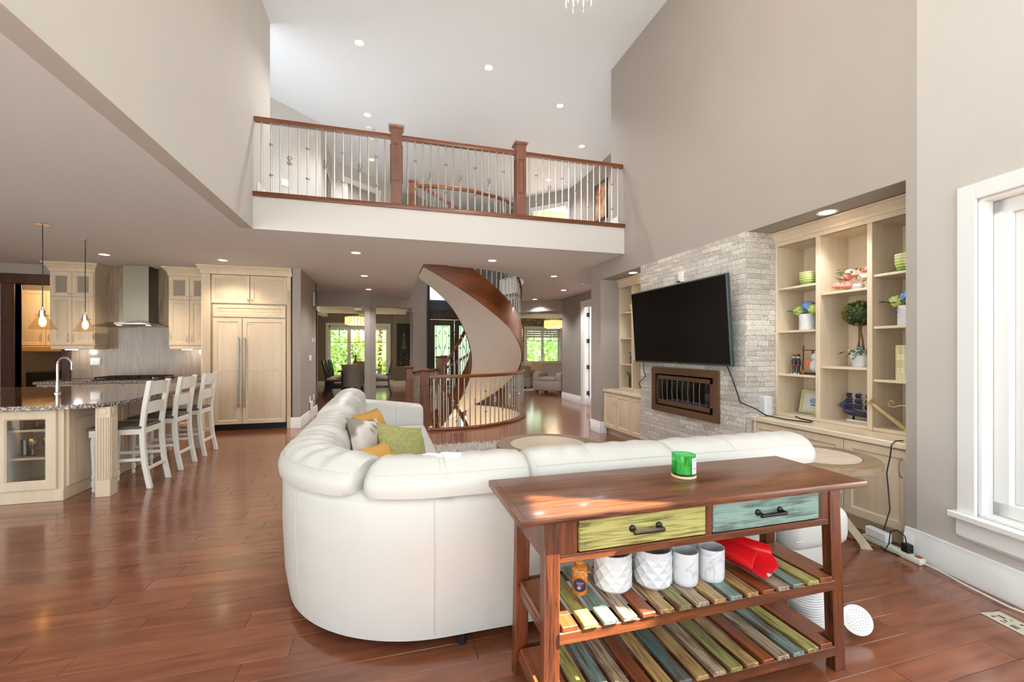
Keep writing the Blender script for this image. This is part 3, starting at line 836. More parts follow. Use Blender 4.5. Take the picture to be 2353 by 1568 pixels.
# ---- main staircase
PHI0, PHI1, RISE = 75.0, -102.0, F2
def zt(phi): return RISE * (PHI0 - phi) / (PHI0 - PHI1)
cs = thing('curved_staircase', 'sweeping curved staircase with white plaster underside and walnut stringers', 'staircase', pol(1.3, 70, 0))
NS = 60
angs = [PHI0 + (PHI1 - PHI0) * i / NS for i in range(NS + 1)]
SO = 0.43
def rin(phi):
    """the inner edge flares out towards the upper landing"""
    k = max(0.0, (-62.0 - phi) / 40.0)
    return SI
def inner(phi, z):
    k = max(0.0, (-62.0 - phi) / 40.0)
    return pol(rin(phi), phi - 19 * k * k, z)
def low(z): return z - SO
sf = MB(); rings = []
for a in angs:
    z = low(zt(a)); o_ = Vector(pol(SR - 0.01, a, z)); i_ = Vector(inner(a, z)); rings.append([tuple(o_.lerp(i_, k / 4)) for k in range(5)] + [tuple(o_.lerp(i_, k / 4) + Vector((0, 0, 0.03))) for k in range(4, -1, -1)])
sf.loft(rings); sf.build('soffit', M['plaster'], cs, smooth=60)
so = MB(); so.loft([[pol(SR - 0.015, a, low(zt(a)) + 0.001), pol(SR + 0.018, a, low(zt(a)) + 0.001), pol(SR + 0.018, a, zt(a) + 0.06), pol(SR - 0.015, a, zt(a) + 0.06)] for a in angs])
so.build('outer_stringer', M['stairwood'], cs, smooth=60)
si = MB()
def inn2(a, z, d):
    p = Vector(inner(a, z)); c = Vector((SC[0], SC[1], z)); return tuple(p + (p - c).normalized() * d)
si.loft([[inn2(a, low(zt(a)) + 0.001, -0.018), inn2(a, low(zt(a)) + 0.001, 0.015), inn2(a, zt(a) + 0.06, 0.015), inn2(a, zt(a) + 0.06, -0.018)] for a in angs])
si.build('inner_stringer', M['stairwood'], cs, smooth=60)
NT_ = 17
for k in range(NT_):
    a0 = PHI0 + (PHI1 - PHI0) * k / NT_; a1 = PHI0 + (PHI1 - PHI0) * (k + 1) / NT_
    z = RISE * (k + 1) / (NT_ + 1)
    t = MB(); t.hexa([pol(SR - 0.02, a0, z - 0.035), inner(a0, z - 0.035), inner(a1, z - 0.035), pol(SR - 0.02, a1, z - 0.035)],
                     [pol(SR - 0.02, a0, z), inner(a0, z), inner(a1, z), pol(SR - 0.02, a1, z)])
    t.build('tread', M['stairwood'], cs)
    t = MB(); t.hexa([pol(SR - 0.02, a0, z - RISE / (NT_ + 1)), inner(a0, z - RISE / (NT_ + 1)), inner(a0 - 1.0, z - RISE / (NT_ + 1)), pol(SR - 0.02, a0 - 1.0, z - RISE / (NT_ + 1))],
                     [pol(SR - 0.02, a0, z - 0.035), inner(a0, z - 0.035), inner(a0 - 1.0, z - 0.035), pol(SR - 0.02, a0 - 1.0, z - 0.035)])
    t.build('riser', M['fascia'], cs)
HZ = 0.90
MB().sweep([pol(SR - 0.03, a, zt(a) + HZ) for a in angs], HR).build('handrail', M['stairwood'], cs)
ia = [a for a in angs if a > -80]
MB().sweep([inn2(a, zt(a) + HZ, 0.0) for a in ia], HR).build('handrail', M['stairwood'], cs)
for i in range(44):
    a = PHI0 - 3 + (PHI1 - PHI0 + 4) * i / 44
    p = pol(SR - 0.03, a, 0); baluster(cs, p[0], p[1], zt(a) + 0.06, HZ - 0.085, kinds(i))
for i in range(17):
    a = PHI0 - 6 + (-80 - PHI0) * i / 17
    p = inn2(a, 0, 0.0); baluster(cs, p[0], p[1], zt(a) + 0.06, HZ - 0.085, kinds(i))
p = pol(SI, PHI0 + 2, 0); newel(cs, p[0], p[1], 0.0, 1.17, 0.13)
p = pol(SR - 0.03, PHI0 + 2, 0); newel(cs, p[0], p[1], 0.0, 1.17, 0.13)

# ---- guard railing round the floor opening, descending flight, white well below
gr = thing('stair_opening_railing', 'curved guard railing round the floor opening with nickel balusters', 'railing', pol(SR + 0.05, -40, 0))
RG = SR + 0.03
GA = [-99 + 3.2 * k for k in range(40)]
MB().sweep([pol(RG, a, 0.90) for a in GA], HR).build('handrail', M['stairwood'], gr)
MB().sweep([pol(RG, a, 0.02) for a in GA], [(-0.05, -0.02), (0.05, -0.02), (0.055, 0.005), (0.045, 0.022), (-0.045, 0.022), (-0.055, 0.005)]).build('shoe_rail', M['stairwood'], gr)
for i in range(38):
    a = -96.5 + 3.2 * i
    p = pol(RG, a, 0); baluster(gr, p[0], p[1], 0.042, 0.83, kinds(i))
p = pol(RG, -101.5, 0); newel(gr, p[0], p[1], 0.0, 1.0, 0.135)
newel(gr, 0.40, 8.52, 0.0, 1.0, 0.12)
pa, pb = Vector((0.46, 8.62, 0)), Vector((1.10, 9.82, 0))
MB().sweep([pa + Vector((0, 0, 0.90)), pb + Vector((0, 0, 0.90))], HR).build('handrail', M['darkwood'], gr)
MB().sweep([pa + Vector((0, 0, 0.02)), pb + Vector((0, 0, 0.02))], [(-0.05, -0.02), (0.05, -0.02), (0.05, 0.02), (-0.05, 0.02)]).build('shoe_rail', M['stairwood'], gr)
for i in range(11):
    p = pa.lerp(pb, (i + 0.8) / 11.6); baluster(gr, p.x, p.y, 0.04, 0.83, kinds(i))
wl_ = MB()
oa = list(range(-101, 64, 5))
wl_.loft([[pol(SR - 0.02, a, -2.7), pol(SR + 0.06, a, -2.7), pol(SR + 0.06, a, -0.017), pol(SR - 0.02, a, -0.017)] for a in oa])
def wq(p, q): wallseg(wl_, p, q, 0.08, -2.7, -0.017)
wq((0.58, 7.33), (0.43, 8.6)); wq((0.43, 8.6), (1.25, 10.2)); wq((1.25, 10.2), (1.75, 10.72))
struct('wall_stairwell', wl_, M['plaster'], smooth=50)
struct('floor_basement', MB().box(-0.5, 3.2, 6.8, 11.2, -2.75, -2.70), plain('beige_carpet', (196, 180, 160), 0.9, var=0.05, scale=60))
ds = thing('descending_staircase', 'stair flight going down from the floor opening with a sloping walnut handrail', 'staircase', pol(1.3, -95, -2.7))
def zd(phi): return -RISE * max(0.0, phi + 100) / 177.0
da = [-100 + 170 * i / 40 for i in range(41)]
MB().loft([[pol(SI - 0.02, a, zd(a) - 0.32), pol(SI + 0.02, a, zd(a) - 0.32), pol(SI + 0.02, a, zd(a) + 0.05), pol(SI - 0.02, a, zd(a) + 0.05)] for a in da]).build('inner_stringer', M['stairwood'], ds, smooth=60)
MB().sweep([pol(SI, a, zd(a) + 0.88) for a in [-124, -116, -108] + da], HR).build('handrail', M['stairwood'], ds)
for k in range(16):
    a0 = -100 + 170 * k / 16; a1 = -100 + 170 * (k + 1) / 16; z = zd(a0) - 0.17
    MB().hexa([pol(SI, a0, z - 0.04), pol(SR - 0.03, a0, z - 0.04), pol(SR - 0.03, a1, z - 0.04), pol(SI, a1, z - 0.04)],
              [pol(SI, a0, z), pol(SR - 0.03, a0, z), pol(SR - 0.03, a1, z), pol(SI, a1, z)]).build('tread', M['stairwood'], ds)
for i in range(24):
    a = -98 + 7 * i
    if a < 70:
        p = pol(SI, a, 0); baluster(ds, p[0], p[1], zd(a) + 0.05, 0.80, kinds(i))
# ================================================================= kitchen
def rect_ring(F, u0, u1, v0, v1, i, n):
    o, u, v, nn = F
    return [tuple(o + u * a + v * b + nn * n) for a, b in ((u0 + i, v0 + i), (u1 - i, v0 + i), (u1 - i, v1 - i), (u0 + i, v1 - i))]
def panel_door(parent, F, u0, u1, v0, v1, mat=None, t=0.02, fr=0.055, glass=None, name='door'):
    """raised-panel door; glass = material of a pane instead of the panel"""
    mat = mat or M['cream']; mb = MB()
    if glass is None:
        mb.loft([rect_ring(F, u0, u1, v0, v1, 0, 0), rect_ring(F, u0, u1, v0, v1, 0, t - 0.003), rect_ring(F, u0, u1, v0, v1, 0.003, t),
                 rect_ring(F, u0, u1, v0, v1, fr, t), rect_ring(F, u0, u1, v0, v1, fr + 0.010, t - 0.009), rect_ring(F, u0, u1, v0, v1, fr + 0.016, t - 0.009), rect_ring(F, u0, u1, v0, v1, fr + 0.030, t - 0.004)])
        o = mb.build(name, mat, parent, smooth=20)
    else:
        mb.loft([rect_ring(F, u0, u1, v0, v1, fr + 0.006, 0), rect_ring(F, u0, u1, v0, v1, 0, 0), rect_ring(F, u0, u1, v0, v1, 0, t - 0.003), rect_ring(F, u0, u1, v0, v1, 0.003, t),
                 rect_ring(F, u0, u1, v0, v1, fr, t), rect_ring(F, u0, u1, v0, v1, fr + 0.012, t - 0.010), rect_ring(F, u0, u1, v0, v1, fr + 0.012, 0)], False, False)
        o = mb.build(name, mat, parent, smooth=20)
        g = MB().fbox(F, u0 + fr + 0.004, u1 - fr - 0.004, v0 + fr + 0.004, v1 - fr - 0.004, 0.004, 0.008); g.build('pane', glass, o)
    return o
def fp(F, u, v, n): return F[0] + F[1] * u + F[2] * v + F[3] * n
def bow_handle(parent, F, u, v, L=0.11, n=0.02):
    MB().tube([fp(F, u, v - L / 2, n), fp(F, u, v - L / 2 + 0.006, n + 0.018), fp(F, u, v - L / 4, n + 0.028), fp(F, u, v, n + 0.031), fp(F, u, v + L / 4, n + 0.028), fp(F, u, v + L / 2 - 0.006, n + 0.018), fp(F, u, v + L / 2, n)],
              [0.007, 0.0055, 0.0045, 0.0045, 0.0045, 0.0055, 0.007], 6).build('handle', M['nickel'], parent)
def knob(parent, F, u, v, n=0.02):
    MB().tube([fp(F, u, v, n), fp(F, u, v, n + 0.012), fp(F, u, v, n + 0.014), fp(F, u, v, n + 0.024), fp(F, u, v, n + 0.028)], [0.005, 0.005, 0.013, 0.014, 0.009], 8).build('knob', M['nickel'], parent)
def crown(parent, pts, z0, h=0.14, out=0.07, mat=None):
    """cornice along a plan polyline, projecting to the right of travel"""
    pts = [Vector((p[0], p[1], 0)) for p in pts]; prof = [(0, 0), (0.012, 0.0), (0.012, h * 0.30), (out * 0.45, h * 0.55), (out * 0.8, h * 0.78), (out, h * 0.82), (out, h), (0, h)]
    rings = []
    for i, p in enumerate(pts):
        d0 = (pts[i] - pts[i - 1]).normalized() if i else None; d1 = (pts[i + 1] - pts[i]).normalized() if i < len(pts) - 1 else None
        n0 = Vector((d0.y, -d0.x, 0)) if d0 else None; n1 = Vector((d1.y, -d1.x, 0)) if d1 else None
        if n0 is None: m = n1
        elif n1 is None: m = n0
        else:
            m = n0 + n1; m = m / max(0.3, m.dot(n0)) 
        rings.append([tuple(p + m * a + Vector((0, 0, z0 + b))) for a, b in prof])
    return MB().loft(rings).build('crown_moulding', mat or M['cream'], parent, smooth=25)

FK = frame((0, 8.25, 0), (1, 0, 0), (0, -1, 0))              # fridge fronts
fg = thing('built_in_fridge', 'wide panelled double-door fridge with two long steel handles', 'fridge', (-2.2, 8.55, 0))
MB().box(-2.80, -1.66, 8.27, 8.92, 0.10, 2.11).build('body', M['cream'], fg)
MB().box(-2.78, -1.68, 8.33, 8.90, 0.0, 0.10).build('toe_grille', M['black'], fg)
panel_door(fg, FK, -2.772, -1.685, 1.895, 2.10, t=0.03, name='top_panel')
for u0, u1, hx in ((-2.772, -2.345, -2.385), (-2.337, -1.685, -2.295)):
    d = panel_door(fg, FK, u0, u1, 0.106, 1.875, t=0.03, fr=0.06)
    MB().fbox(FK, u0 + 0.06, u1 - 0.06, 0.985, 1.035, 0.016, 0.028).build('mid_rail', M['cream'], d, bevel=0.003)
    h = MB(); h.tube([fp(FK, hx, 0.38, 0.085), fp(FK, hx, 1.56, 0.085)], 0.014, 10); h.build('handle', M['steel'], d)
    h = MB()
    for z in (0.42, 1.52): h.tube([fp(FK, hx, z, 0.03), fp(FK, hx, z, 0.085)], 0.012, 8)
    h.build('handle_mount', M['steel'], d)
MB().fbox(FK, -2.27, -2.17, 1.775, 1.787, 0.025, 0.032).build('badge', M['steel'], fg)
fs = thing('fridge_surround', 'cream cabinet surround over the fridge with fluted pilasters', 'cabinet', (-2.2, 8.6, 0))
for u0, u1 in ((-2.93, -2.80), (-1.66, -1.60)):
    w = u1 - u0
    p = MB().box(u0, u1, 8.20, 8.92, 0.0, 2.60).build('pilaster', M['cream'], fs, bevel=0.003)
    n = 4 if w > 0.1 else 3
    for k in range(n):
        x = u0 + w * (k + 1) / (n + 1); MB().box(x - 0.006, x + 0.006, 8.193, 8.20, 0.22, 2.36).build('reed', M['cream'], p, bevel=0.003)
    MB().box(u0 + w * 0.28, u1 - w * 0.28, 8.192, 8.20, 2.42, 2.42 + w * 0.5).build('rosette', M['cream'], p, bevel=0.003)
MB().box(-2.80, -1.66, 8.27, 8.92, 2.115, 2.60).build('body', M['cream'], fs)
MB().box(-2.93, -1.585, 8.21, 8.92, 2.60, 2.66).build('frieze', M['cream'], fs)
for u0, u1, kx in ((-2.795, -2.235, -2.26), (-2.225, -1.665, -2.20)):
    d = panel_door(fs, FK, u0, u1, 2.125, 2.595); knob(d, FK, kx, 2.19)
crown(fs, [(-2.93, 8.60), (-2.93, 8.20), (-1.58, 8.20)], 2.60, 0.14, 0.06)

def upper_cab(name, label, x0, x1, z0=1.385, left_side=True, ndoor=2):
    t = thing(name, label, 'cabinet', ((x0 + x1) / 2, 8.75, z0))
    F = frame((0, 8.61, 0), (1, 0, 0), (0, -1, 0))
    MB().box(x0, x1, 8.61, 8.945, z0 + 0.03, 2.60).build('body', M['cream'], t)
    MB().box(x0 + 0.01, x1 - 0.01, 8.60, 8.94, z0 - 0.03, z0 + 0.03).build('light_rail', M['cream'], t, bevel=0.008)
    w = (x1 - x0 - 0.02) / 2; xm = (x0 + x1) / 2
    frost = plain('ribbed_cabinet_glass', (150, 138, 122), 0.2)
    for s, (a, b) in ((-1, (x0 + 0.01, xm - 0.002)), (1, (xm + 0.002, x1 - 0.01))):
        d = panel_door(t, F, a, b, z0 + 0.04, 2.19); bow_handle(d, F, xm + s * 0.035, z0 + 0.16)
        d = panel_door(t, F, a, b, 2.20, 2.59, glass=frost); knob(d, F, xm + s * 0.03, 2.25)
    MB().box(x0 + 0.03, x1 - 0.03, 8.66, 8.92, 2.21, 2.58).build('lit_interior', M['cream'], t)
    crown(t, [(x0, 8.94), (x0, 8.60), (x1, 8.60), (x1, 8.94)] if ndoor == 2 else [(x0, 8.94), (x0, 8.60), (x1, 8.60)], 2.60, 0.14, 0.075)
    MB().box(xm - 0.15, xm - 0.03, 8.70, 8.80, z0 - 0.042, z0 - 0.03).build('under_cabinet_light', plain('cool_lamp', (235, 240, 255), 0.4, emit=(225, 235, 255), estr=6), t)
    return t
upper_cab('upper_cabinet', 'cream upper cabinet left of the range hood beside the pantry door', -5.14, -4.56)
upper_cab('upper_cabinet', 'cream upper cabinet between the range hood and the fridge', -3.545, -2.935, ndoor=1)
for x in (-4.85, -3.24):
    l = bpy.data.lights.new('under_cabinet_glow', 'POINT'); l.energy = 2.0; l.color = (0.9, 0.95, 1.0); l.shadow_soft_size = 0.05
    o = bpy.data.objects.new('under_cabinet_glow', l); o.location = (x, 8.74, 1.31); COL.objects.link(o)

# backsplash tile
def mosaic():
    m, nt, b = new_mat('linear_mosaic_tile'); N = nt.nodes; L = nt.links
    geo = N.new('ShaderNodeNewGeometry'); mp = N.new('ShaderNodeMapping'); mp.inputs['Rotation'].default_value = (PI / 2, 0, PI / 2)
    sx = N.new('ShaderNodeSeparateXYZ'); L.new(geo.outputs['Position'], sx.inputs[0])
    cx = N.new('ShaderNodeCombineXYZ'); L.new(sx.outputs['Z'], cx.inputs[0]); L.new(sx.outputs['X'], cx.inputs[1])
    br = N.new('ShaderNodeTexBrick'); br.inputs['Scale'].default_value = 1.0; br.inputs['Brick Width'].default_value = 0.22; br.inputs['Row Height'].default_value = 0.022
    br.inputs['Mortar Size'].default_value = 0.0012; br.offset = 0.37
    br.inputs['Color1'].default_value = (*lin((166, 146, 126)), 1); br.inputs['Color2'].default_value = (*lin((142, 122, 102)), 1); br.inputs['Mortar'].default_value = (*lin((128, 112, 96)), 1)
    L.new(cx.outputs[0], br.inputs['Vector']); L.new(br.outputs[0], b.inputs['Base Color'])
    b.inputs['Roughness'].default_value = 0.18
    return m
M['mosaic'] = mosaic()
tag(MB().box(-5.05, -2.93, 8.935, 8.949, 0.87, 2.742).build('backsplash', M['mosaic']), 'glossy taupe linear mosaic tile covering the wall behind the range', 'backsplash')
ol = thing('wall_outlet', 'white double outlet on the tile left of the range', 'outlet', (-4.72, 8.93, 1.09))
MB().box(-4.79, -4.65, 8.925, 8.934, 1.09, 1.21).build('plate', M['trim'], ol, bevel=0.003)
for dx in (-0.035, 0.035): MB().box(-4.72 + dx - 0.018, -4.72 + dx + 0.018, 8.92, 8.926, 1.115, 1.185).build('socket', M['trim'], ol)

# range hood
hd_ = thing('range_hood', 'stainless chimney range hood with curved smoked-glass canopy', 'range hood', (-4.02, 8.7, 1.66))
MB().box(-4.19, -3.83, 8.62, 8.93, 1.80, CEIL).build('chimney', plain('hood_steel', (128, 120, 110), 0.38, 1.0), hd_, bevel=0.004)
can = []
for k in range(13):
    x = -4.50 + 0.94 * k / 12; s = (k - 6) / 6.0; z = 1.795 - 0.07 * s * s
    can.append([(x, 8.35 + 0.10 * s * s, z), (x, 8.93, z), (x, 8.93, z + 0.008), (x, 8.35 + 0.10 * s * s, z + 0.008)])
MB().loft(can).build('glass_canopy', plain('smoked_glass', (92, 82, 66), 0.08, spec=0.8), hd_, smooth=40)
MB().box(-4.26, -3.76, 8.50, 8.92, 1.752, 1.80).build('motor_box', M['steel'], hd_, bevel=0.01)
for dx in (-0.2, 0.2): MB().box(-4.01 + dx - 0.03, -4.01 + dx + 0.03, 8.54, 8.58, 1.746, 1.753).build('hood_lamp', plain('warm_lamp', (255, 230, 190), 0.4, emit=(255, 215, 150), estr=5), hd_)

# base run with granite top and cooktop
granite_stops = [(0.36, (34, 28, 26)), (0.46, (92, 70, 56)), (0.54, (150, 130, 112)), (0.62, (206, 196, 184))]
M['granite'] = ramp_noise('speckled_granite', [(0.38, (50, 38, 32)), (0.47, (110, 78, 58)), (0.55, (140, 108, 84)), (0.66, (190, 168, 146))], 42, 6, 0.07, coat=0.4)
M['granite_edge'] = ramp_noise('rough_granite_edge', [(0.30, (28, 26, 26)), (0.45, (92, 80, 72)), (0.55, (164, 150, 138)), (0.68, (222, 214, 204))], 70, 4, 0.25)
KZ = 0.865
bc = thing('base_cabinet', 'cream base cabinet run under the granite by the range', 'cabinet', (-4.0, 8.55, 0))
MB().box(-5.10, -2.94, 8.27, 8.93, 0.09, KZ - 0.04).build('body', M['cream'], bc)
MB().box(-5.10, -2.94, 8.33, 8.93, 0.0, 0.09).build('toe_kick', M['cream'], bc)
FB = frame((0, 8.27, 0), (1, 0, 0), (0, -1, 0))
for k in range(4):
    a = -5.09 + 0.5375 * k
    d = panel_door(bc, FB, a + 0.004, a + 0.53, 0.66, KZ - 0.05, fr=0.03, name='drawer')
    knob(d, FB, a + 0.27, 0.735)
    d = panel_door(bc, FB, a + 0.004, a + 0.53, 0.10, 0.65); bow_handle(d, FB, a + 0.47, 0.55)
ct = thing('granite_counter', 'speckled brown granite counter along the range wall', 'countertop', (-4.0, 8.55, KZ - 0.04))
MB().box(-5.12, -2.94, 8.235, 8.93, KZ - 0.04, KZ).build('slab', M['granite'], ct, bevel=0.006)
MB().box(-5.12, -2.94, 8.228, 8.236, KZ - 0.042, KZ - 0.004).build('chiselled_edge', M['granite_edge'], ct)
ck = thing('cooktop', 'black gas cooktop with cast iron grates on the granite counter', 'cooktop', (-4.0, 8.55, KZ))
MB().box(-4.46, -3.56, 8.33, 8.85, KZ, KZ + 0.015).build('tray', plain('cooktop_steel', (60, 58, 56), 0.3, 0.8), ck, bevel=0.004)
for k in range(3):
    x0 = -4.45 + 0.30 * k; g = MB()
    for i in range(5): g.box(x0 + 0.015 + i * 0.063, x0 + 0.030 + i * 0.063, 8.36, 8.82, KZ + 0.035, KZ + 0.052)
    for y in (8.36, 8.585, 8.805): g.box(x0 + 0.012, x0 + 0.288, y, y + 0.016, KZ + 0.035, KZ + 0.052)
    for x in (x0 + 0.02, x0 + 0.27):
        for y in (8.365, 8.81): g.box(x, x + 0.014, y, y + 0.014, KZ + 0.015, KZ + 0.036)
    g.build('grate', M['black'], ck)
    for y in (8.47, 8.71): MB().lathe([(0.045, 0.015), (0.04, 0.03), (0.02, 0.034)], (x0 + 0.15, y, KZ), 12).build('burner', M['black'], ck)
for k in range(5): MB().lathe([(0.018, 0.015), (0.016, 0.04)], (-3.66 + 0.0, 8.37 + k * 0.06, KZ), 10).build('knob', M['steel'], ck)

# pantry seen through the dark doorway
pc = thing('pantry_cabinet', 'honey-lit pantry cupboard run seen through the dark doorway', 'cabinet', (-5.9, 10.9, 0))
FP = frame((0, 10.62, 0), (1, 0, 0), (0, -1, 0))
MB().box(-6.9, -4.4, 10.64, 10.98, 1.42, 2.50).build('body', M['cream'], pc)
for k in range(5):
    d = panel_door(pc, FP, -6.89 + k * 0.5, -6.40 + k * 0.5, 1.43, 2.49); bow_handle(d, FP, -6.83 + k * 0.5 + (0.37 if k % 2 == 0 else 0), 1.60)
tag(MB().box(-6.7, -5.86, 10.40, 10.62, 1.30, 1.42).build('pantry_hood', plain('beige_hood', (176, 140, 96), 0.4), bevel=0.02), 'slim beige range hood under the pantry cupboards', 'range hood')
pb_ = thing('pantry_counter_cabinet', 'pantry base cabinet with dark counter behind the doorway', 'cabinet', (-5.0, 10.6, 0))
MB().box(-5.68, -4.4, 10.36, 10.98, 0, 0.85).build('body', M['cream'], pb_); MB().box(-5.68, -4.4, 10.33, 10.98, 0.85, 0.89).build('counter', M['granite'], pb_)
tag(MB().box(-6.5, -5.7, 10.28, 10.9, 0.0, 0.93).build('pantry_range', M['black'], bevel=0.01), 'black range in the pantry behind the doorway', 'stove')
o = thing('pantry_switch', 'small white wall plate inside the pantry', 'outlet', (-5.95, 10.98, 1.1)); MB().box(-5.99, -5.91, 10.985, 10.995, 1.08, 1.20).build('plate', M['trim'], o)
l = bpy.data.lights.new('pantry_lamp', 'POINT'); l.energy = 70; l.color = (1.0, 0.68, 0.36); l.shadow_soft_size = 0.12
o = bpy.data.objects.new('pantry_lamp', l); o.location = (-5.7, 9.9, 2.55); COL.objects.link(o)

# ---- island
IY, IX = 4.84, -2.79
isl = thing('kitchen_island', 'large cream kitchen island with glass-front door and panelled end', 'kitchen island', (-3.9, 6.0, 0))
ib = MB()
ib.box(-5.3, -3.28, IY, IY + 0.02, 0.10, KZ - 0.04)                                  # front, left of the glass cabinet
ib.box(-5.3, IX, 6.85, 6.87, 0.10, KZ - 0.04); ib.box(-5.32, -5.3, IY, 6.87, 0.10, KZ - 0.04); ib.box(IX - 0.02, IX, IY + 0.46, 6.87, 0.10, KZ - 0.04)
ib.box(-3.30, -3.28, IY + 0.02, IY + 0.45, 0.10, KZ - 0.04); ib.box(IX - 0.06, IX, IY, IY + 0.46, 0.10, KZ - 0.04); ib.box(-3.28, IX - 0.06, IY + 0.43, IY + 0.46, 0.10, KZ - 0.04)
ib.box(-3.28, IX - 0.06, IY, IY + 0.43, 0.10, 0.13); ib.box(-3.28, IX - 0.06, IY, IY + 0.43, KZ - 0.06, KZ - 0.04)
ib.build('body', M['cream'], isl)
MB().box(-5.3, IX, IY - 0.005, 6.87, 0.0, 0.10).build('plinth', M['cream'], isl, bevel=0.004)
for z in (0.37, 0.62): MB().box(-3.275, IX - 0.065, IY + 0.05, IY + 0.43, z, z + 0.018).build('shelf', M['cream'], isl)
FI = frame((0, IY, 0), (1, 0, 0), (0, -1, 0))
clearg = pane_mat('cabinet_glass', (0.92, 0.94, 0.92), 0.10)
d = panel_door(isl, FI, -3.265, IX - 0.045, 0.115, KZ - 0.05, glass=clearg, fr=0.07); bow_handle(d, FI, -3.235, 0.71, 0.13)
d = panel_door(isl, FI, -3.78, -3.275, 0.115, KZ - 0.05, fr=0.07); bow_handle(d, FI, -3.31, 0.71, 0.13)
d = panel_door(isl, FI, -4.30, -3.79, 0.115, KZ - 0.05, fr=0.07); bow_handle(d, FI, -4.25, 0.71, 0.13)
FS = frame((IX, 0, 0), (0, 1, 0), (1, 0, 0))
for a, b in ((IY + 0.03, 5.80), (5.84, 6.84)): panel_door(isl, FS, a, b, 0.12, KZ - 0.05, fr=0.09, name='end_panel')
cl = MB(); cl.box(-2.572, -2.458, 4.86, 4.975, 0, KZ - 0.04)
col_ = cl.build('support_column', M['cream'], isl, bevel=0.002)
for k in range(5):
    x = -2.572 + 0.114 * (k + 0.8) / 5.6; MB().box(x - 0.006, x + 0.006, 4.853, 4.861, 0.155, 0.73).build('reed', M['cream'], col_, bevel=0.003)
    y = 4.86 + 0.115 * (k + 0.8) / 5.6; MB().box(-2.459, -2.451, y - 0.006, y + 0.006, 0.155, 0.73).build('reed', M['cream'], col_, bevel=0.003)
MB().box(-2.545, -2.485, 4.853, 4.861, 0.755, 0.815).build('rosette', M['cream'], col_, bevel=0.004)
MB().box(-2.459, -2.451, 4.887, 4.947, 0.755, 0.815).build('rosette', M['cream'], col_, bevel=0.004)
MB().box(-2.572, -2.458, 6.90, 7.015, 0, KZ - 0.04).build('support_column', M['cream'], isl, bevel=0.002)
it = thing('island_countertop', 'thick brown granite top of the kitchen island with chiselled edge', 'countertop', (-3.9, 6.0, KZ - 0.04))
ipts = [(-5.4, 4.70), (-3.2, 4.72), (-2.72, 4.76), (-2.56, 4.80), (-2.47, 4.88), (-2.43, 5.0), (-2.42, 5.2), (-2.42, 7.06), (-5.4, 7.25)]
def inset(pts, d):
    c = Vector((-3.9, 6.0)); return [tuple(Vector(p) + (c - Vector(p)).normalized() * d) for p in pts]
MB().prism(ipts, KZ - 0.038, KZ - 0.002).build('chiselled_edge', M['granite_edge'], it)
MB().prism(inset(ipts, 0.006), KZ - 0.04, KZ).build('slab', M['granite'], it)
# glassware in the island cabinet
gm = pane_mat('clear_glassware', (0.86, 0.88, 0.86), 0.25, 0.05)
gg = pane_mat('green_glassware', (0.30, 0.72, 0.52), 0.2, 0.05)
def goblet(x, y, z, h, r, mat, lab, gold=False):
    t = thing('goblet', lab, 'glass', (x, y, z), group='glassware in the island cabinet')
    b = MB().lathe([(r * 0.75, 0), (r * 0.7, 0.004), (0.006, 0.012), (0.006, h * 0.42), (r * 0.7, h * 0.52), (r, h * 0.75), (r * 0.92, h)], (x, y, z), 12, True, False).build('bowl', mat, t)
    if gold: MB().lathe([(r * 0.97, h * 0.9), (r * 0.94, h * 1.01), (r * 0.90, h * 1.0)], (x, y, z), 12, False, False).build('gilt_rim', plain('gilt', (200, 150, 70), 0.25, 0.9), t)
for k, w_ in enumerate(('leftmost', 'middle', 'rightmost')): goblet(-3.17 + k * 0.105, IY + 0.14, 0.638, 0.155, 0.048, gm, w_ + ' large clear footed glass on the top shelf behind the island cabinet glass')
for k, w_ in enumerate(('leftmost', 'middle', 'rightmost')): goblet(-3.09 + k * 0.085, IY + 0.13 + 0.04 * (k % 2), 0.388, 0.16, 0.038, gm, w_ + ' gold-rimmed goblet on the lower shelf behind the island cabinet glass', True)
tag(MB().lathe([(0.030, 0), (0.032, 0.15), (0.029, 0.15), (0.027, 0.006)], (-3.155, IY + 0.15, 0.388), 14, True, True).build('green_tumbler', gg), 'green glass tumbler left of the gold-rimmed goblets in the island', 'glass', 'glassware in the island cabinet')
# faucet
fc = thing('kitchen_faucet', 'tall chrome gooseneck faucet on the island top', 'faucet', (-3.51, 5.99, KZ))
fx, fy_ = -3.51, 5.99
MB().lathe([(0.030, 0), (0.030, 0.012), (0.018, 0.02), (0.016, 0.12)], (fx, fy_, KZ), 12).build('base', M['chrome'], fc)
path = [(fx, fy_, KZ + 0.1), (fx, fy_, KZ + 0.32)] + [(fx + 0.065 - 0.065 * math.cos(PI * k / 8), fy_, KZ + 0.32 + 0.075 * math.sin(PI * k / 8)) for k in range(1, 9)] + [(fx + 0.13, fy_, KZ + 0.30)]
MB().tube(path, 0.013, 10).build('spout', M['chrome'], fc)
MB().tube([(fx + 0.13, fy_, KZ + 0.305), (fx + 0.13, fy_, KZ + 0.265)], [0.014, 0.017], 10).build('spray_head', M['chrome'], fc)
MB().tube([(fx, fy_, KZ + 0.07), (fx - 0.05, fy_ - 0.01, KZ + 0.085), (fx - 0.11, fy_ - 0.015, KZ + 0.075)], [0.012, 0.008, 0.006], 8).build('lever', M['chrome'], fc)

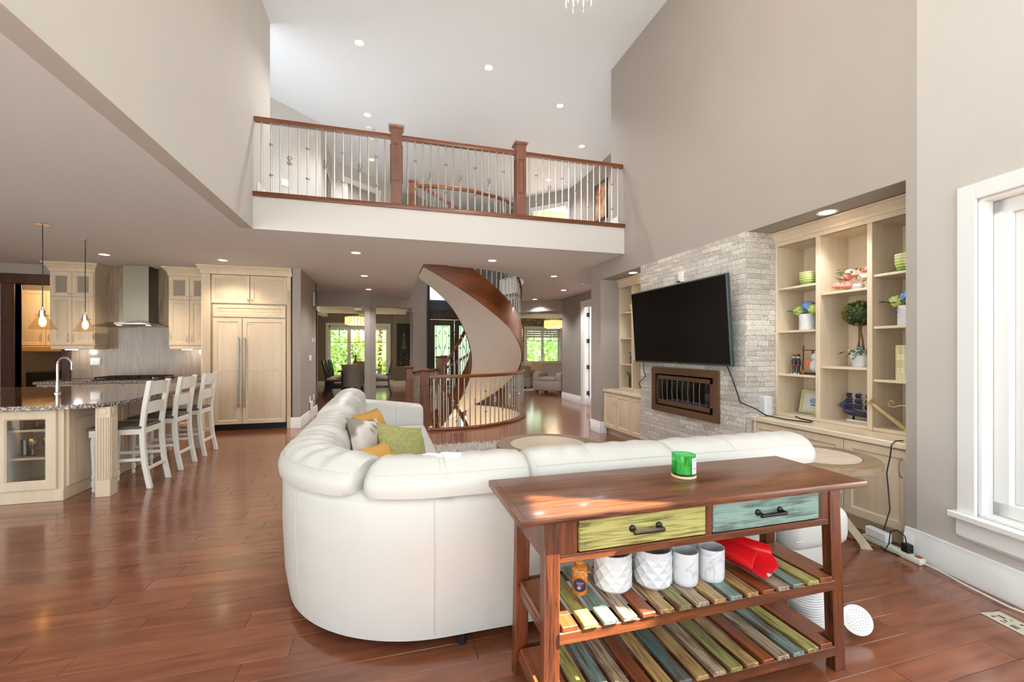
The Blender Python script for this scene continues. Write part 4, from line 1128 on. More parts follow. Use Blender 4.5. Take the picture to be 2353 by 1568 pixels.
# ---- counter stools
M['stoolwhite'] = plain('antique_white_paint', (232, 228, 218), 0.45, var=0.03, scale=30)
def slat_curve(x, y0, y1, z0, z1, bow):
    rings = []
    for k in range(7):
        s = k / 6; y = y0 + (y1 - y0) * s; dx = bow * 4 * s * (1 - s)
        zt_ = z1 + 0.012 * 4 * s * (1 - s); zb = z0 + 0.010 * 4 * s * (1 - s)
        rings.append([(x + dx, y, zb), (x + dx + 0.018, y, zb), (x + dx + 0.018 + 0.01, y, zt_), (x + dx + 0.01, y, zt_)])
    return MB().loft(rings)
def make_stool(label):
    t = thing('counter_stool', label, 'stool', (0, 0, 0), 0, 'stools along the island', local=True)
    # faces -x; width along y
    for s in (-1, 1):
        y = s * 0.185
        pts = [(0.245, 0.0), (0.205, 0.22), (0.185, 0.45), (0.185, 0.62), (0.205, 0.80), (0.245, 1.05)]
        rings = [[(x - 0.021, y - 0.021, z), (x + 0.021, y - 0.021, z), (x + 0.021, y + 0.021, z), (x - 0.021, y + 0.021, z)] for x, z in pts]
        MB().loft(rings).build('leg', M['stoolwhite'], t, bevel=0.004)
        MB().lathe([(0.012, 0.0), (0.018, 0.01), (0.018, 0.03), (0.013, 0.04), (0.022, 0.06), (0.022, 0.10), (0.014, 0.115), (0.020, 0.135), (0.020, 0.16), (0.016, 0.175), (0.019, 0.28), (0.025, 0.42), (0.027, 0.48), (0.020, 0.515), (0.021, 0.52)], (-0.20, y, 0), 12).build('leg', M['stoolwhite'], t)
        MB().box(-0.228, -0.172, y - 0.028, y + 0.028, 0.52, 0.585).build('leg_block', M['stoolwhite'], t, bevel=0.003)
        MB().box(-0.175, 0.17, y - 0.012, y + 0.012, 0.53, 0.585).build('seat_rail', M['stoolwhite'], t, bevel=0.003)
        MB().box(-0.19, 0.20, y - 0.012, y + 0.012, 0.27, 0.30).build('stretcher', M['stoolwhite'], t, bevel=0.003)
    MB().box(0.165, 0.19, -0.165, 0.165, 0.53, 0.585).build('seat_rail', M['stoolwhite'], t, bevel=0.003)
    MB().box(-0.215, -0.19, -0.16, 0.16, 0.53, 0.585).build('seat_rail', M['stoolwhite'], t, bevel=0.003)
    MB().box(-0.21, -0.185, -0.165, 0.165, 0.17, 0.20).build('stretcher', M['stoolwhite'], t, bevel=0.003)
    MB().box(0.20, 0.225, -0.165, 0.165, 0.17, 0.20).build('stretcher', M['stoolwhite'], t, bevel=0.003)
    MB().box(-0.245, 0.185, -0.215, 0.215, 0.587, 0.612).build('seat', wood('grey_brown_seat', (62, 52, 46), (104, 90, 80), 'x', 0.4, 0.1, 12, 50), t, bevel=0.006)
    slat_curve(0.215, -0.165, 0.165, 0.90, 1.03, 0.03).build('top_rail', M['stoolwhite'], t, smooth=50)
    slat_curve(0.185, -0.165, 0.165, 0.72, 0.83, 0.03).build('back_slat', M['stoolwhite'], t, smooth=50)
    return t
s0 = make_stool('white ladder-back counter stool nearest the fluted island column')
s0.location = (-2.475, 5.225, 0)
dup(s0, (-2.475, 5.885, 0), 0, 'middle white ladder-back counter stool of the three at the island')
dup(s0, (-2.475, 6.55, 0), 0, 'white ladder-back counter stool farthest along the island, nearest the fridge')

# ---- pendants
def pendant(px, py, label):
    p = at(px, py, z=CEIL); x, y = p.x, p.y; zb = 1.575
    t = thing('pendant_lamp', label, 'pendant lamp', (x, y, CEIL), group='glass cone pendants over the island')
    MB().lathe([(0.060, -0.012), (0.060, 0), ], (x, y, CEIL), 16).build('canopy', M['chrome'], t)
    MB().tube([(x, y, CEIL - 0.01), (x, y, zb + 0.24)], 0.004, 6).build('cord', M['black'], t)
    MB().lathe([(0.007, 0.25), (0.009, 0.215), (0.026, 0.21), (0.026, 0.185), (0.032, 0.18), (0.032, 0.165), (0.030, 0.135)][::-1], (x, y, zb), 12).build('socket', M['chrome'], t)
    for a in (0, 2 * PI / 3, 4 * PI / 3): MB().tube([(x + 0.028 * math.cos(a), y + 0.028 * math.sin(a), zb + 0.155), (x + 0.06 * math.cos(a), y + 0.06 * math.sin(a), zb + 0.155)], 0.005, 6).build('thumb_screw', M['chrome'], t)
    MB().lathe([(0.118, 0.0), (0.036, 0.15)], (x, y, zb), 20, False, False).build('shade', pane_mat('amber_glass', (0.97, 0.88, 0.76), 0.14), t)
    MB().lathe([(0.008, 0.03), (0.028, 0.055), (0.030, 0.10), (0.016, 0.14)], (x, y, zb), 10).build('bulb', plain('filament_bulb', (255, 220, 150), 0.4, emit=(255, 190, 90), estr=14), t)
pendant(98, 514, 'glass cone pendant lamp nearer the left edge above the island')
pendant(196, 549, 'glass cone pendant lamp hanging in front of the left upper cabinet')

# ---- fixtures on the fridge pier
FPi = frame((-1.444, 0, 0), (0, 1, 0), (1, 0, 0))
def plate(name, label, cat, u0, u1, z0, z1, mat, t_=0.012, F=FPi):
    t = thing(name, label, cat, tuple(fp(F, (u0 + u1) / 2, z0, 0)))
    MB().fbox(F, u0, u1, z0, z1, 0.001, t_).build('plate', mat, t, bevel=0.003)
    return t
t = thing('door_chime', 'silver and dark door chime high on the taupe pier', 'door chime', (-1.44, 9.45, 2.2))
MB().fbox(FPi, 9.42, 9.46, 2.22, 2.50, 0.001, 0.05).build('side_bar', M['steel'], t, bevel=0.004)
for k in range(4): MB().fbox(FPi, 9.47, 9.68, 2.235 + k * 0.068, 2.275 + k * 0.068, 0.001, 0.035).build('louvre', M['darkmetal'] if k % 2 else M['steel'], t)
t = plate('thermostat', 'small round-edged thermostat on the taupe pier', 'thermostat', 9.50, 9.58, 1.49, 1.58, M['nickel'], 0.025)
plate('wall_keypad', 'slim white wall plate beside the thermostat', 'switch', 9.36, 9.42, 1.48, 1.58, M['trim'])
t = plate('light_switch', 'double white light switch on the taupe pier below the thermostat', 'switch', 9.00, 9.22, 1.13, 1.24, M['trim'])
for u in (9.04, 9.14): MB().fbox(FPi, u, u + 0.045, 1.15, 1.22, 0.012, 0.018).build('rocker', M['trim'], t)
t = plate('plug_in_freshener', 'white plug-in device with a cord at the pier outlet', 'plug', 9.02, 9.14, 0.33, 0.45, M['trim'])
MB().fbox(FPi, 9.03, 9.12, 0.20, 0.36, 0.012, 0.06).build('plug_body', M['trim'], t, bevel=0.01)
MB().tube([fp(FPi, 9.10, 0.22, 0.04), fp(FPi, 9.12, 0.10, 0.05), fp(FPi, 9.13, 0.02, 0.06), fp(FPi, 9.0, 0.006, 0.15)], 0.004, 6).build('cord', M['trim'], t)
plate('wall_outlet', 'white outlet low on the far end of the taupe pier', 'outlet', 9.50, 9.57, 0.33, 0.45, M['trim'])
# ================================================================= fireplace wall: stone, television, bookcases
CY0, CY1 = 3.36, 5.145                       # chimney breast
SX = 3.285                                   # face of the stone
st_stops = [(0.28, (162, 152, 142)), (0.42, (190, 181, 171)), (0.55, (207, 199, 190)), (0.72, (222, 216, 208))]
M['stone'] = ramp_noise('split_face_travertine', st_stops, 60, 8, 0.85, bump=0.35, rnd=0.20)
M['grout'] = plain('stone_backing', (168, 158, 148), 0.9, var=0.08, scale=20)
cbr = MB()
FPY0, FPY1, FPZ0, FPZ1 = 3.70, 4.83, 0.60, 1.12
cbr.box(SX + 0.012, NB, CY0 + 0.012, CY1 - 0.012, 0, FPZ0 + 0.03); cbr.box(SX + 0.012, NB, CY0 + 0.012, CY1 - 0.012, FPZ1 - 0.03, NT)
cbr.box(SX + 0.012, NB, CY0 + 0.012, FPY0 + 0.03, FPZ0 + 0.03, FPZ1 - 0.03); cbr.box(SX + 0.012, NB, FPY1 - 0.03, CY1 - 0.012, FPZ0 + 0.03, FPZ1 - 0.03)
cbr.box(3.75, NB, FPY0, FPY1, FPZ0, FPZ1)
chim = struct('wall_chimney', cbr, M['grout'])
SH = 0.0496; rng = random.Random(5); variants = {}
LENS = (0.09, 0.13, 0.17, 0.22, 0.28)
def stone_block(L, seed, depth=0.011):
    """split-face stone: rough front towards -x, length along y, height along z"""
    r = random.Random(seed); mb = MB(); nu, nv = 3, 2; g = 0.0010
    vs_ = []; w, h = L - 2 * g, SH - 2 * g
    for j in range(nv + 1):
        for i in range(nu + 1):
            e = (i in (0, nu)) or (j in (0, nv))
            vs_.append((-(depth * 0.5 if e else depth * r.uniform(0.6, 1.0)), -w / 2 + w * i / nu, g + h * j / nv))
    n = len(vs_); fs = []
    for j in range(nv):
        for i in range(nu):
            a = j * (nu + 1) + i; fs.append((a, a + 1, a + nu + 2, a + nu + 1))
    edge = [j * (nu + 1) for j in range(nv + 1)][::-1] + list(range(1, nu + 1)) + [(j) * (nu + 1) + nu for j in range(1, nv + 1)] + [nv * (nu + 1) + i for i in range(nu - 1, 0, -1)]
    back = []
    for k in edge:
        back.append(n + len(back)); vs_.append((0.012, vs_[k][1], vs_[k][2]))
    m_ = len(edge)
    for k in range(m_): fs.append((edge[k], edge[(k + 1) % m_], back[(k + 1) % m_], back[k]))
    return mb.add(vs_, fs)
def stone_mesh(L, v):
    if (L, v) not in variants:
        variants[(L, v)] = stone_block(L, int(L * 1000) * 10 + v).mesh('stone', M['stone'], smooth=15)
    return variants[(L, v)]
front, side, rest_st = [], [], MB()
TVY0, TVY1, TVZ0, TVZ1 = 3.41, 5.09, 1.19, 2.09
for r_ in range(50):
    z = r_ * SH
    if z + SH > NT + 0.004: break
    y = CY0
    while y < CY1 - 0.02:
        L = rng.choice(LENS)
        if y + L > CY1 - 0.06: L = CY1 - y
        a, b = y, y + L
        y += L
        if z + SH > FPZ0 + 0.02 and z < FPZ1 - 0.02 and b > FPY0 + 0.02 and a < FPY1 - 0.02:
            for c0, c1 in ((a, min(b, FPY0 + 0.01)), (max(a, FPY1 - 0.01), b)):
                if c1 - c0 > 0.03: front.append((c0, c1, z, False))
            continue
        hidden = (b < TVY1 + 0.10 and a > TVY0 + 0.1 and z > TVZ0 + 0.05 and z + SH < TVZ1 - 0.05) or z < 0.28
        front.append((a, b, z, hidden))
    x = SX
    while x < 3.63 - 0.02:
        L = rng.choice(LENS[1:])
        if x + L > 3.63 - 0.06: L = 3.63 - x
        side.append((x, x + L, z)); x += L
# the side facing the camera and the visible front stones are single pieces; the rest is joined
nsingle = 0
for a, b, z, hid in sorted(front, key=lambda s: (s[3], -s[2] if s[2] > 1.0 else -s[2])):
    L = round(b - a, 3); yc = (a + b) / 2
    if not hid and nsingle < 190:
        base = min(LENS, key=lambda q: abs(q - L))
        link_copy(stone_mesh(base, rng.randrange(5)), 'stone', (SX, yc, z), chim, scale=(rng.uniform(0.7, 1.35), L / base, 1)); nsingle += 1
    else:
        sb = stone_block(L, int(a * 1e4) + int(z * 1e3)); sb.xform(Matrix.Translation((SX, yc, z))); rest_st.add(sb.v, sb.f)
for a, b, z in side:
    L = round(b - a, 3); xc = (a + b) / 2; base = min(LENS, key=lambda q: abs(q - L))
    if z > 0.5 and nsingle < 300:
        link_copy(stone_mesh(base, rng.randrange(5)), 'stone', (xc, CY0, z), chim, rotz=PI / 2, scale=(rng.uniform(0.7, 1.35), L / base, 1)); nsingle += 1
    else:
        sb = stone_block(L, int(a * 1e4) + int(z * 1e3)); sb.xform(Matrix.Translation((xc, CY0, z)) @ Matrix.Rotation(PI / 2, 4, 'Z')); rest_st.add(sb.v, sb.f)
rs_ = rest_st.build('stones_beyond', M['stone'], chim, smooth=15); rs_['kind'] = 'stuff'

# ---- fireplace insert
FX = frame((SX, 0, 0), (0, -1, 0), (-1, 0, 0))          # faces the room; u runs towards the camera
bronze = ramp_noise('brushed_bronze', [(0.3, (138, 112, 92)), (0.7, (152, 124, 102))], 2, 3, 0.33, 0.9)
fi = thing('fireplace_insert', 'wide bronze-framed gas fireplace set in the stone', 'fireplace', (SX, 4.26, FPZ0))
def fxb(mb, y0, y1, z0, z1, n0, n1): return mb.box(SX - n1, SX - n0, y0, y1, z0, z1)
f_ = MB()
fxb(f_, FPY0 - 0.015, FPY1 + 0.015, FPZ0 - 0.01, FPZ0 + 0.065, 0.0, 0.035); fxb(f_, FPY0 - 0.015, FPY1 + 0.015, FPZ1 - 0.065, FPZ1 + 0.01, 0.0, 0.035)
fxb(f_, FPY0 - 0.015, FPY0 + 0.06, FPZ0 + 0.065, FPZ1 - 0.065, 0.0, 0.035); fxb(f_, FPY1 - 0.06, FPY1 + 0.015, FPZ0 + 0.065, FPZ1 - 0.065, 0.0, 0.035)
f_.build('surround', bronze, fi)
f_ = MB(); a0, a1, b0, b1 = FPY0 + 0.065, FPY1 - 0.075, FPZ0 + 0.085, FPZ1 - 0.085
fxb(f_, a0, a1, b0, b0 + 0.05, -0.01, 0.022); fxb(f_, a0, a1, b1 - 0.045, b1, -0.01, 0.022); fxb(f_, a0, a0 + 0.05, b0, b1, -0.01, 0.022); fxb(f_, a1 - 0.02, a1, b0, b1, -0.01, 0.022)
f_.build('inner_frame', bronze, fi)
MB().box(SX + 0.02, 3.74, FPY0 + 0.04, FPY1 - 0.04, FPZ0 + 0.04, FPZ0 + 0.09).build('burner_tray', M['black'], fi)
fbx = MB(); fbx.box(3.70, 3.74, FPY0 + 0.035, FPY1 - 0.035, FPZ0 + 0.035, FPZ1 - 0.035); fbx.box(SX + 0.014, 3.74, FPY0 + 0.032, FPY0 + 0.04, FPZ0 + 0.035, FPZ1 - 0.035); fbx.box(SX + 0.014, 3.74, FPY1 - 0.04, FPY1 - 0.032, FPZ0 + 0.035, FPZ1 - 0.035); fbx.box(SX + 0.014, 3.74, FPY0 + 0.035, FPY1 - 0.035, FPZ1 - 0.042, FPZ1 - 0.034)
fbx.build('firebox', M['black'], fi)
pb2 = MB(); rg = random.Random(3)
for k in range(260): 
    pb2.ball((3.33 + rg.random() * 0.12, a0 + 0.12 + rg.random() * (a1 - a0 - 0.25), FPZ0 + 0.125 + rg.random() * 0.012), rg.uniform(0.008, 0.013), 5, 4)
o = pb2.build('glass_pebbles', plain('blue_pebbles', (110, 130, 160), 0.2), fi); o['kind'] = 'stuff'
MB().box(3.33, 3.47, a0 + 0.1, a1 - 0.1, FPZ0 + 0.09, FPZ0 + 0.125).build('pebble_bed', M['black'], fi)
for k in range(8):
    y = a1 - 0.09 - k * 0.095; MB().tube([(SX + 0.004, y, b0 + 0.03), (SX - 0.002, y + 0.004, (b0 + b1) / 2), (SX + 0.004, y, b1 - 0.03)], 0.0028, 5).build('screen_fold', M['nickel'], fi)
MB().box(SX + 0.008, SX + 0.012, a0 + 0.04, a1 - 0.02, b0 + 0.04, b1 - 0.04).build('pane', pane_mat('hearth_glass', (0.75, 0.75, 0.75), 0.06), fi)

# ---- television, tilted slightly down
tv = thing('television', 'large flat-screen television mounted on the stone chimney', 'television', (3.15, 4.25, TVZ0))
def tvp(mb): 
    return mb.xform(Matrix.Translation((3.175, 0, TVZ0)) @ Matrix.Rotation(math.radians(-4.0), 4, 'Y') @ Matrix.Translation((-3.175, 0, -TVZ0)))
tvp(MB().box(3.165, 3.205, TVY0, TVY1, TVZ0, TVZ1)).build('housing', plain('tv_housing', (70, 80, 84), 0.4, 0.4), tv, bevel=0.004)
tvp(MB().box(3.160, 3.166, TVY0 + 0.016, TVY1 - 0.016, TVZ0 + 0.022, TVZ1 - 0.016)).build('screen', plain('dark_screen', (9, 9, 10), 0.22, spec=0.35), tv)
MB().box(3.19, SX - 0.01, 4.05, 4.45, 1.45, 1.80).build('wall_mount', M['black'], tv)
MB().box(3.158, 3.163, 4.22, 4.28, TVZ0 + 0.006, TVZ0 + 0.013).build('badge', M['steel'], tv)
tag(MB().tube([(3.235, 3.56, 1.22), (3.25, 3.50, 1.08), (3.26, 3.44, 0.93), (3.22, 3.36, 0.85), (3.30, 3.26, 0.80), (3.36, 3.20, 0.745), (3.40, 3.02, 0.732), (3.47, 2.86, 0.730), (3.55, 2.90, 0.730), (3.55, 3.02, 0.735), (3.54, 3.06, 0.75)], 0.006, 6).build('tv_cable', M['black']), 'black television cable drooping down the stone to the white router', 'cable')
tag(MB().tube([(3.25, 5.02, 1.22), (3.25, 5.03, 1.10), (3.26, 5.00, 1.0), (3.24, 5.12, 0.90), (3.30, 5.14, 0.80), (3.40, 5.20, 0.735)], 0.005, 6).build('tv_cable', M['black']), 'short black cable hanging at the left end of the television', 'cable')
wc = thing('camera_box', 'small white box clipped above the television on the stone', 'camera', (3.26, 4.27, 2.13))
MB().box(3.24, SX - 0.012, 4.235, 4.305, 2.13, 2.25).build('body', M['trim'], wc, bevel=0.004); MB().box(3.225, 3.24, 4.27, 4.31, 2.13, 2.145).build('clip', M['black'], wc)

# ---- bookcases and base cabinets in the two recesses
def bookcase(label, lab_base, lab_top, ya, yb, cols, shelves, crown_ends):
    """ya > yb: from the far to the near end; cols = list of (y_far, y_near)"""
    t = thing('bookcase', label, 'bookcase', (3.78, (ya + yb) / 2, 0.72), group='built-in bookcases')
    X0, X1, Z0, Z1 = 3.63, 3.965, 0.722, 2.345
    MB().box(X1, X1 + 0.012, yb, ya, Z0, 2.40).build('back_panel', M['cream'], t)
    edges = sorted(set([ya, yb]))
    ups = [(ya - 0.022, ya), (yb, yb + 0.022)] + [(cols[k + 1][0], cols[k][1]) for k in range(len(cols) - 1)]
    for a, b in ups: MB().box(X0, X1, min(a, b), max(a, b), Z0, 2.40).build('upright', M['cream'], t, bevel=0.002)
    MB().box(X0 + 0.01, X1, yb + 0.02, ya - 0.02, Z0, Z0 + 0.025).build('bottom_panel', M['cream_h'], t)
    MB().box(X0 + 0.001, X1, yb + 0.02, ya - 0.02, Z1, Z1 + 0.02).build('top_panel', M['cream_h'], t)
    MB().box(X0 - 0.004, X0 + 0.018, yb, ya, Z1, 2.40).build('frieze', M['cream'], t, bevel=0.002)
    for (a, b), zs in zip(cols, shelves):
        for z in zs: MB().box(X0 + 0.012, X1 - 0.001, b + 0.002, a - 0.002, z - 0.02, z).build('shelf', M['cream_h'], t, bevel=0.002)
    crown(t, [(X0 - 0.002, ya), (X0 - 0.002, yb)][::-1] if False else [(X0 - 0.002, ya), (X0 - 0.002, yb)], 2.385, 0.09, 0.06)
    c = thing('base_cabinet', lab_base, 'cabinet', (3.6, (ya + yb) / 2, 0), group='cabinets under the bookcases')
    MB().box(3.375, 3.965, yb, ya, 0.10, 0.675).build('body', M['cream'], c)
    MB().box(3.43, 3.965, yb, ya, 0.0, 0.10).build('toe_kick', M['cream'], c)
    F = frame((3.375, 0, 0), (0, -1, 0), (-1, 0, 0))
    for k, (a, b) in enumerate(cols):
        a2 = a + (0.02 if k else 0.02); b2 = b - 0.02
        d = panel_door(c, F, -a2 + 0.003, -b2 - 0.003, 0.115, 0.668, fr=0.055)
        hu = (-b2 - 0.045) if k % 2 == 0 else (-a2 + 0.045)
        bow_handle(d, F, hu, 0.55, 0.13)
    w = thing('bookcase_counter', lab_top, 'countertop', (3.6, (ya + yb) / 2, 0.677), group='counters under the bookcases')
    MB().box(3.335, 3.965, yb, ya, 0.677, 0.720).build('slab', M['cream_h'], w, bevel=0.006)
bookcase('cream three-column bookcase right of the stone chimney', 'cream base cabinet under the right bookcase', 'cream wooden counter right of the stone chimney', 3.355, 2.05,
         [(3.333, 2.94), (2.90, 2.513), (2.474, 2.072)], [(1.945, 1.534, 1.122), (1.847, 1.209), (1.937, 1.534, 1.122)], 0)
bookcase('cream bookcase left of the stone chimney, partly behind the television', 'cream base cabinet with curved handles left of the stone chimney', 'cream wooden counter left of the stone chimney', 6.325, 5.15,
         [(6.303, 5.95), (5.91, 5.55), (5.51, 5.172)], [(1.945, 1.534, 1.122), (1.847, 1.209), (1.937, 1.534, 1.122)], 0)

# ---- things on the shelves
M['petal_pink'] = plain('coral_petals', (244, 152, 138), 0.7, var=0.15, scale=90)
M['petal_white'] = plain('cream_petals', (240, 224, 204), 0.7)
M['leaf'] = plain('leaf_green', (92, 128, 58), 0.6, var=0.2, scale=60)
M['leaf_dark'] = plain('dark_leaf', (46, 72, 40), 0.5)
M['hydr_blue'] = plain('hydrangea_blue', (122, 156, 206), 0.8, var=0.18, scale=120)
M['hydr_green'] = plain('hydrangea_green', (198, 210, 120), 0.8, var=0.18, scale=120)
M['ceramic'] = plain('white_ceramic', (220, 220, 221), 0.3)
def stripes(name):
    m, nt, b = new_mat(name); N = nt.nodes; L = nt.links
    tc_ = N.new('ShaderNodeTexCoord'); sx_ = N.new('ShaderNodeSeparateXYZ'); L.new(tc_.outputs['Generated'], sx_.inputs[0])
    r = N.new('ShaderNodeValToRGB'); r.color_ramp.interpolation = 'CONSTANT'; cr = r.color_ramp
    cols_ = [(40, 74, 30), (150, 170, 84), (92, 128, 52), (190, 196, 110), (134, 156, 70), (212, 212, 140), (158, 174, 84), (222, 220, 160), (176, 186, 100), (226, 226, 176), (196, 202, 124), (232, 232, 190)]
    while len(cr.elements) < len(cols_): cr.elements.new(0.5)
    for i, (e, c) in enumerate(zip(cr.elements, cols_)): e.position = i / len(cols_); e.color = (*lin(c), 1)
    L.new(sx_.outputs['Z'], r.inputs[0]); L.new(r.outputs[0], b.inputs['Base Color']); b.inputs['Roughness'].default_value = 0.15
    return m
M['stripe'] = stripes('green_striped_glaze')
def pot_open(r0, r1, h, t=0.006, ribs=0): return [(r0, 0), (r0 + (r1 - r0) * 0.5 + 0.008, h * 0.45), (r1, h), (r1 - t, h), (r0 - t + 0.004, 0.012)]
def bowl(px, z, X, label, r=0.085, h=0.125):
    p = at(px, 700, X=X)
    tag(MB().lathe(pot_open(r * 0.78, r, h), (p.x, p.y, z), 24, True, True).build('striped_bowl', M['stripe']), label, 'pot', 'green striped pots')
bowl(1861, 1.945, 3.76, 'green striped bowl on the top shelf of the left column, right bookcase')
bowl(2086, 1.937, 3.72, 'green striped pot at the right edge of the bookcase, mostly hidden by the wall', 0.075, 0.13)
bowl(1457, 1.945, 3.76, 'pale green pot on the top shelf of the bookcase left of the television', 0.08, 0.12)
def leaf(mb, p, d, L, w):
    p = Vector(p); d = Vector(d).normalized(); s = d.cross(Vector((0, 0, 1)));
    s = s.normalized() if s.length > 1e-4 else Vector((1, 0, 0)); nrm = s.cross(d)
    q = [p, p + d * L * 0.5 + s * w / 2 + nrm * 0.1 * L, p + d * L, p + d * L * 0.5 - s * w / 2 + nrm * 0.1 * L]
    n = len(mb.v); mb.v += [tuple(a) for a in q]; mb.f += [(n, n + 1, n + 2), (n, n + 2, n + 3)]
def florets(c, R, n, size, seed):
    r = random.Random(seed); mb = MB()
    for k in range(n):
        v = Vector((r.gauss(0, 1), r.gauss(0, 1), r.gauss(0, 1) + 0.3)).normalized()
        p = Vector(c) + Vector((v.x * R[0], v.y * R[1], v.z * R[2]))
        a = v.orthogonal().normalized(); b = v.cross(a)
        for j in range(4):
            t_ = PI / 2 * j + r.random()
            d = (a * math.cos(t_) + b * math.sin(t_))
            q = [p, p + d * size * 0.6 + v * 0.004 + d.cross(v) * size * 0.4, p + d * size + v * 0.002, p + d * size * 0.6 + v * 0.004 - d.cross(v) * size * 0.4]
            i = len(mb.v); mb.v += [tuple(x) for x in q]; mb.f += [(i, i + 1, i + 2, i + 3)]
    mb.ball(c, [x * 0.8 for x in R], 8, 6)
    return mb
def hydrangea(px, z, X, label, seed, flip=1):
    p = at(px, 700, X=X); x, y = p.x, p.y
    t = thing('hydrangea_planter', label, 'planter', (x, y, z), group='white hydrangea planters')
    prof = [(0.066, 0.0)]
    for k in range(12): prof += [(0.070, 0.010 + k * 0.0115), (0.0675, 0.0158 + k * 0.0115)]
    prof += [(0.070, 0.15), (0.064, 0.15), (0.060, 0.02)]
    MB().lathe(prof, (x, y, z), 24).build('pot', M['ceramic'], t)
    florets((x - 0.0, y - 0.01 * flip, z + 0.215), (0.058, 0.055, 0.05), 130, 0.017, seed).build('flower_head', M['hydr_blue'], t)
    florets((x + 0.01, y + 0.085 * flip, z + 0.185), (0.055, 0.055, 0.045), 110, 0.017, seed + 1).build('flower_head', M['hydr_green'], t)
    florets((x - 0.02, y - 0.085 * flip, z + 0.185), (0.05, 0.05, 0.045), 110, 0.017, seed + 2).build('flower_head', M['hydr_green'], t)
    lf = MB(); leaf(lf, (x - 0.03, y + 0.10 * flip, z + 0.18), (-0.25, 1 * flip, 0.1), 0.09, 0.06); leaf(lf, (x - 0.05, y + 0.05 * flip, z + 0.17), (-1, 0.5 * flip, 0), 0.07, 0.05)
    lf.build('leaf', M['leaf_dark'], t)
hydrangea(1856, 1.534, 3.76, 'white chevron planter of blue and green hydrangeas in the left column', 21)
hydrangea(2090, 1.534, 3.74, 'hydrangea planter at the right edge of the bookcase, cut off by the wall', 31)
# pink flower arrangement
p = at(1968, 700, X=3.75); x, y, z = p.x, p.y, 1.847
t = thing('rose_arrangement', 'low bowl of coral pink roses with greenery on the middle upper shelf', 'flowers', (x, y, z))
MB().lathe([(0.04, 0), (0.055, 0.03), (0.05, 0.05), (0.045, 0.048), (0.03, 0.006)], (x, y, z), 14).build('bowl', M['ceramic'], t)
for k, (dx, dy, dz, rr, mm) in enumerate(((-0.05, 0.04, 0.045, 0.052, 'petal_pink'), (-0.06, 0.11, 0.05, 0.042, 'petal_pink'), (-0.01, 0.07, 0.115, 0.04, 'petal_pink'), (0.0, -0.01, 0.135, 0.05, 'petal_pink'), (-0.03, 0.03, 0.155, 0.035, 'petal_white'), (-0.02, -0.08, 0.10, 0.045, 'petal_white'), (0.02, -0.07, 0.165, 0.035, 'petal_pink'))):
    c = (x + dx, y + dy, z + dz); mb = MB()
    for q in range(3): mb.lathe([(rr * 0.2, -rr * 0.7), (rr * (1 - 0.28 * q), -rr * 0.2), (rr * (0.9 - 0.28 * q), rr * (0.45 + 0.1 * q)), (rr * (0.78 - 0.28 * q), rr * (0.42 + 0.1 * q))], c, 9, True, True)
    mb.build('rose', M[mm], t)
lf = MB(); rg = random.Random(4)
for k in range(70):
    a = rg.uniform(0, 2 * PI); d = (math.cos(a), math.sin(a), rg.uniform(-0.1, 0.9))
    leaf(lf, (x + 0.06 * math.cos(a), y + 0.02 + 0.10 * math.sin(a), z + rg.uniform(0.06, 0.17)), d, rg.uniform(0.03, 0.06), 0.018)
o = lf.build('greenery', M['leaf'], t)
# topiary
p = at(1977, 840, X=3.76); x, y, z = p.x, p.y, 1.209
t = thing('topiary', 'ball topiary on twin stems in a white pot with checked ribbon', 'potted plant', (x, y, z))
MB().lathe([(0.052, 0), (0.072, 0.125), (0.076, 0.125), (0.077, 0.14), (0.070, 0.14), (0.066, 0.12)], (x, y, z), 20).build('pot', M['ceramic'], t)
MB().lathe([(0.069, 0.128), (0.055, 0.142), (0.0, 0.148)], (x, y, z), 16).build('moss', plain('moss', (70, 110, 76), 0.9), t)
rb = MB(); rb.lathe([(0.082, 0.10), (0.090, 0.135), (0.083, 0.142), (0.078, 0.135)], (x, y, z), 18); leaf(rb, (x - 0.06, y + 0.07, z + 0.13), (-0.4, 1, -0.5), 0.07, 0.05); leaf(rb, (x - 0.085, y + 0.01, z + 0.12), (-0.3, -0.4, -1), 0.07, 0.05); leaf(rb, (x - 0.085, y + 0.02, z + 0.12), (-0.3, 0.5, -1), 0.06, 0.05)
rb.build('ribbon', ramp_noise('checked_ribbon', [(0.45, (70, 78, 62)), (0.55, (176, 176, 156))], 60, 0, 0.7, tex='voronoi'), t)
for dy in (0.012, -0.014): MB().tube([(x, y + dy * 1.6, z + 0.14), (x + 0.005, y + dy, z + 0.22), (x - 0.004, y + dy * 0.4, z + 0.30), (x, y + dy, z + 0.37)], [0.011, 0.007, 0.007, 0.007], 7).build('stem', wood('bark', (90, 54, 34), (140, 90, 60), 'z', 0.7), t)
rg = random.Random(9)
for mm, n in (('leaf_dark', 420), ('leaf', 420)):
    lf = MB()
    for k in range(n):
        v = Vector((rg.gauss(0, 1), rg.gauss(0, 1), rg.gauss(0, 1))).normalized()
        d = (v + Vector((rg.uniform(-1, 1), rg.uniform(-1, 1), rg.uniform(-1, 1))) * 0.7)
        leaf(lf, Vector((x, y, z + 0.445)) + Vector((v.x * 0.108, v.y * 0.108, v.z * 0.085)), d, 0.028, 0.016)
    if mm == 'leaf_dark': lf.ball((x, y, z + 0.445), (0.105, 0.105, 0.083), 10, 8)
    o = lf.build('foliage', M[mm] if mm == 'leaf_dark' else plain('olive_gold_leaf', (150, 140, 44), 0.5, var=0.25, scale=80), t); o['kind'] = 'stuff'
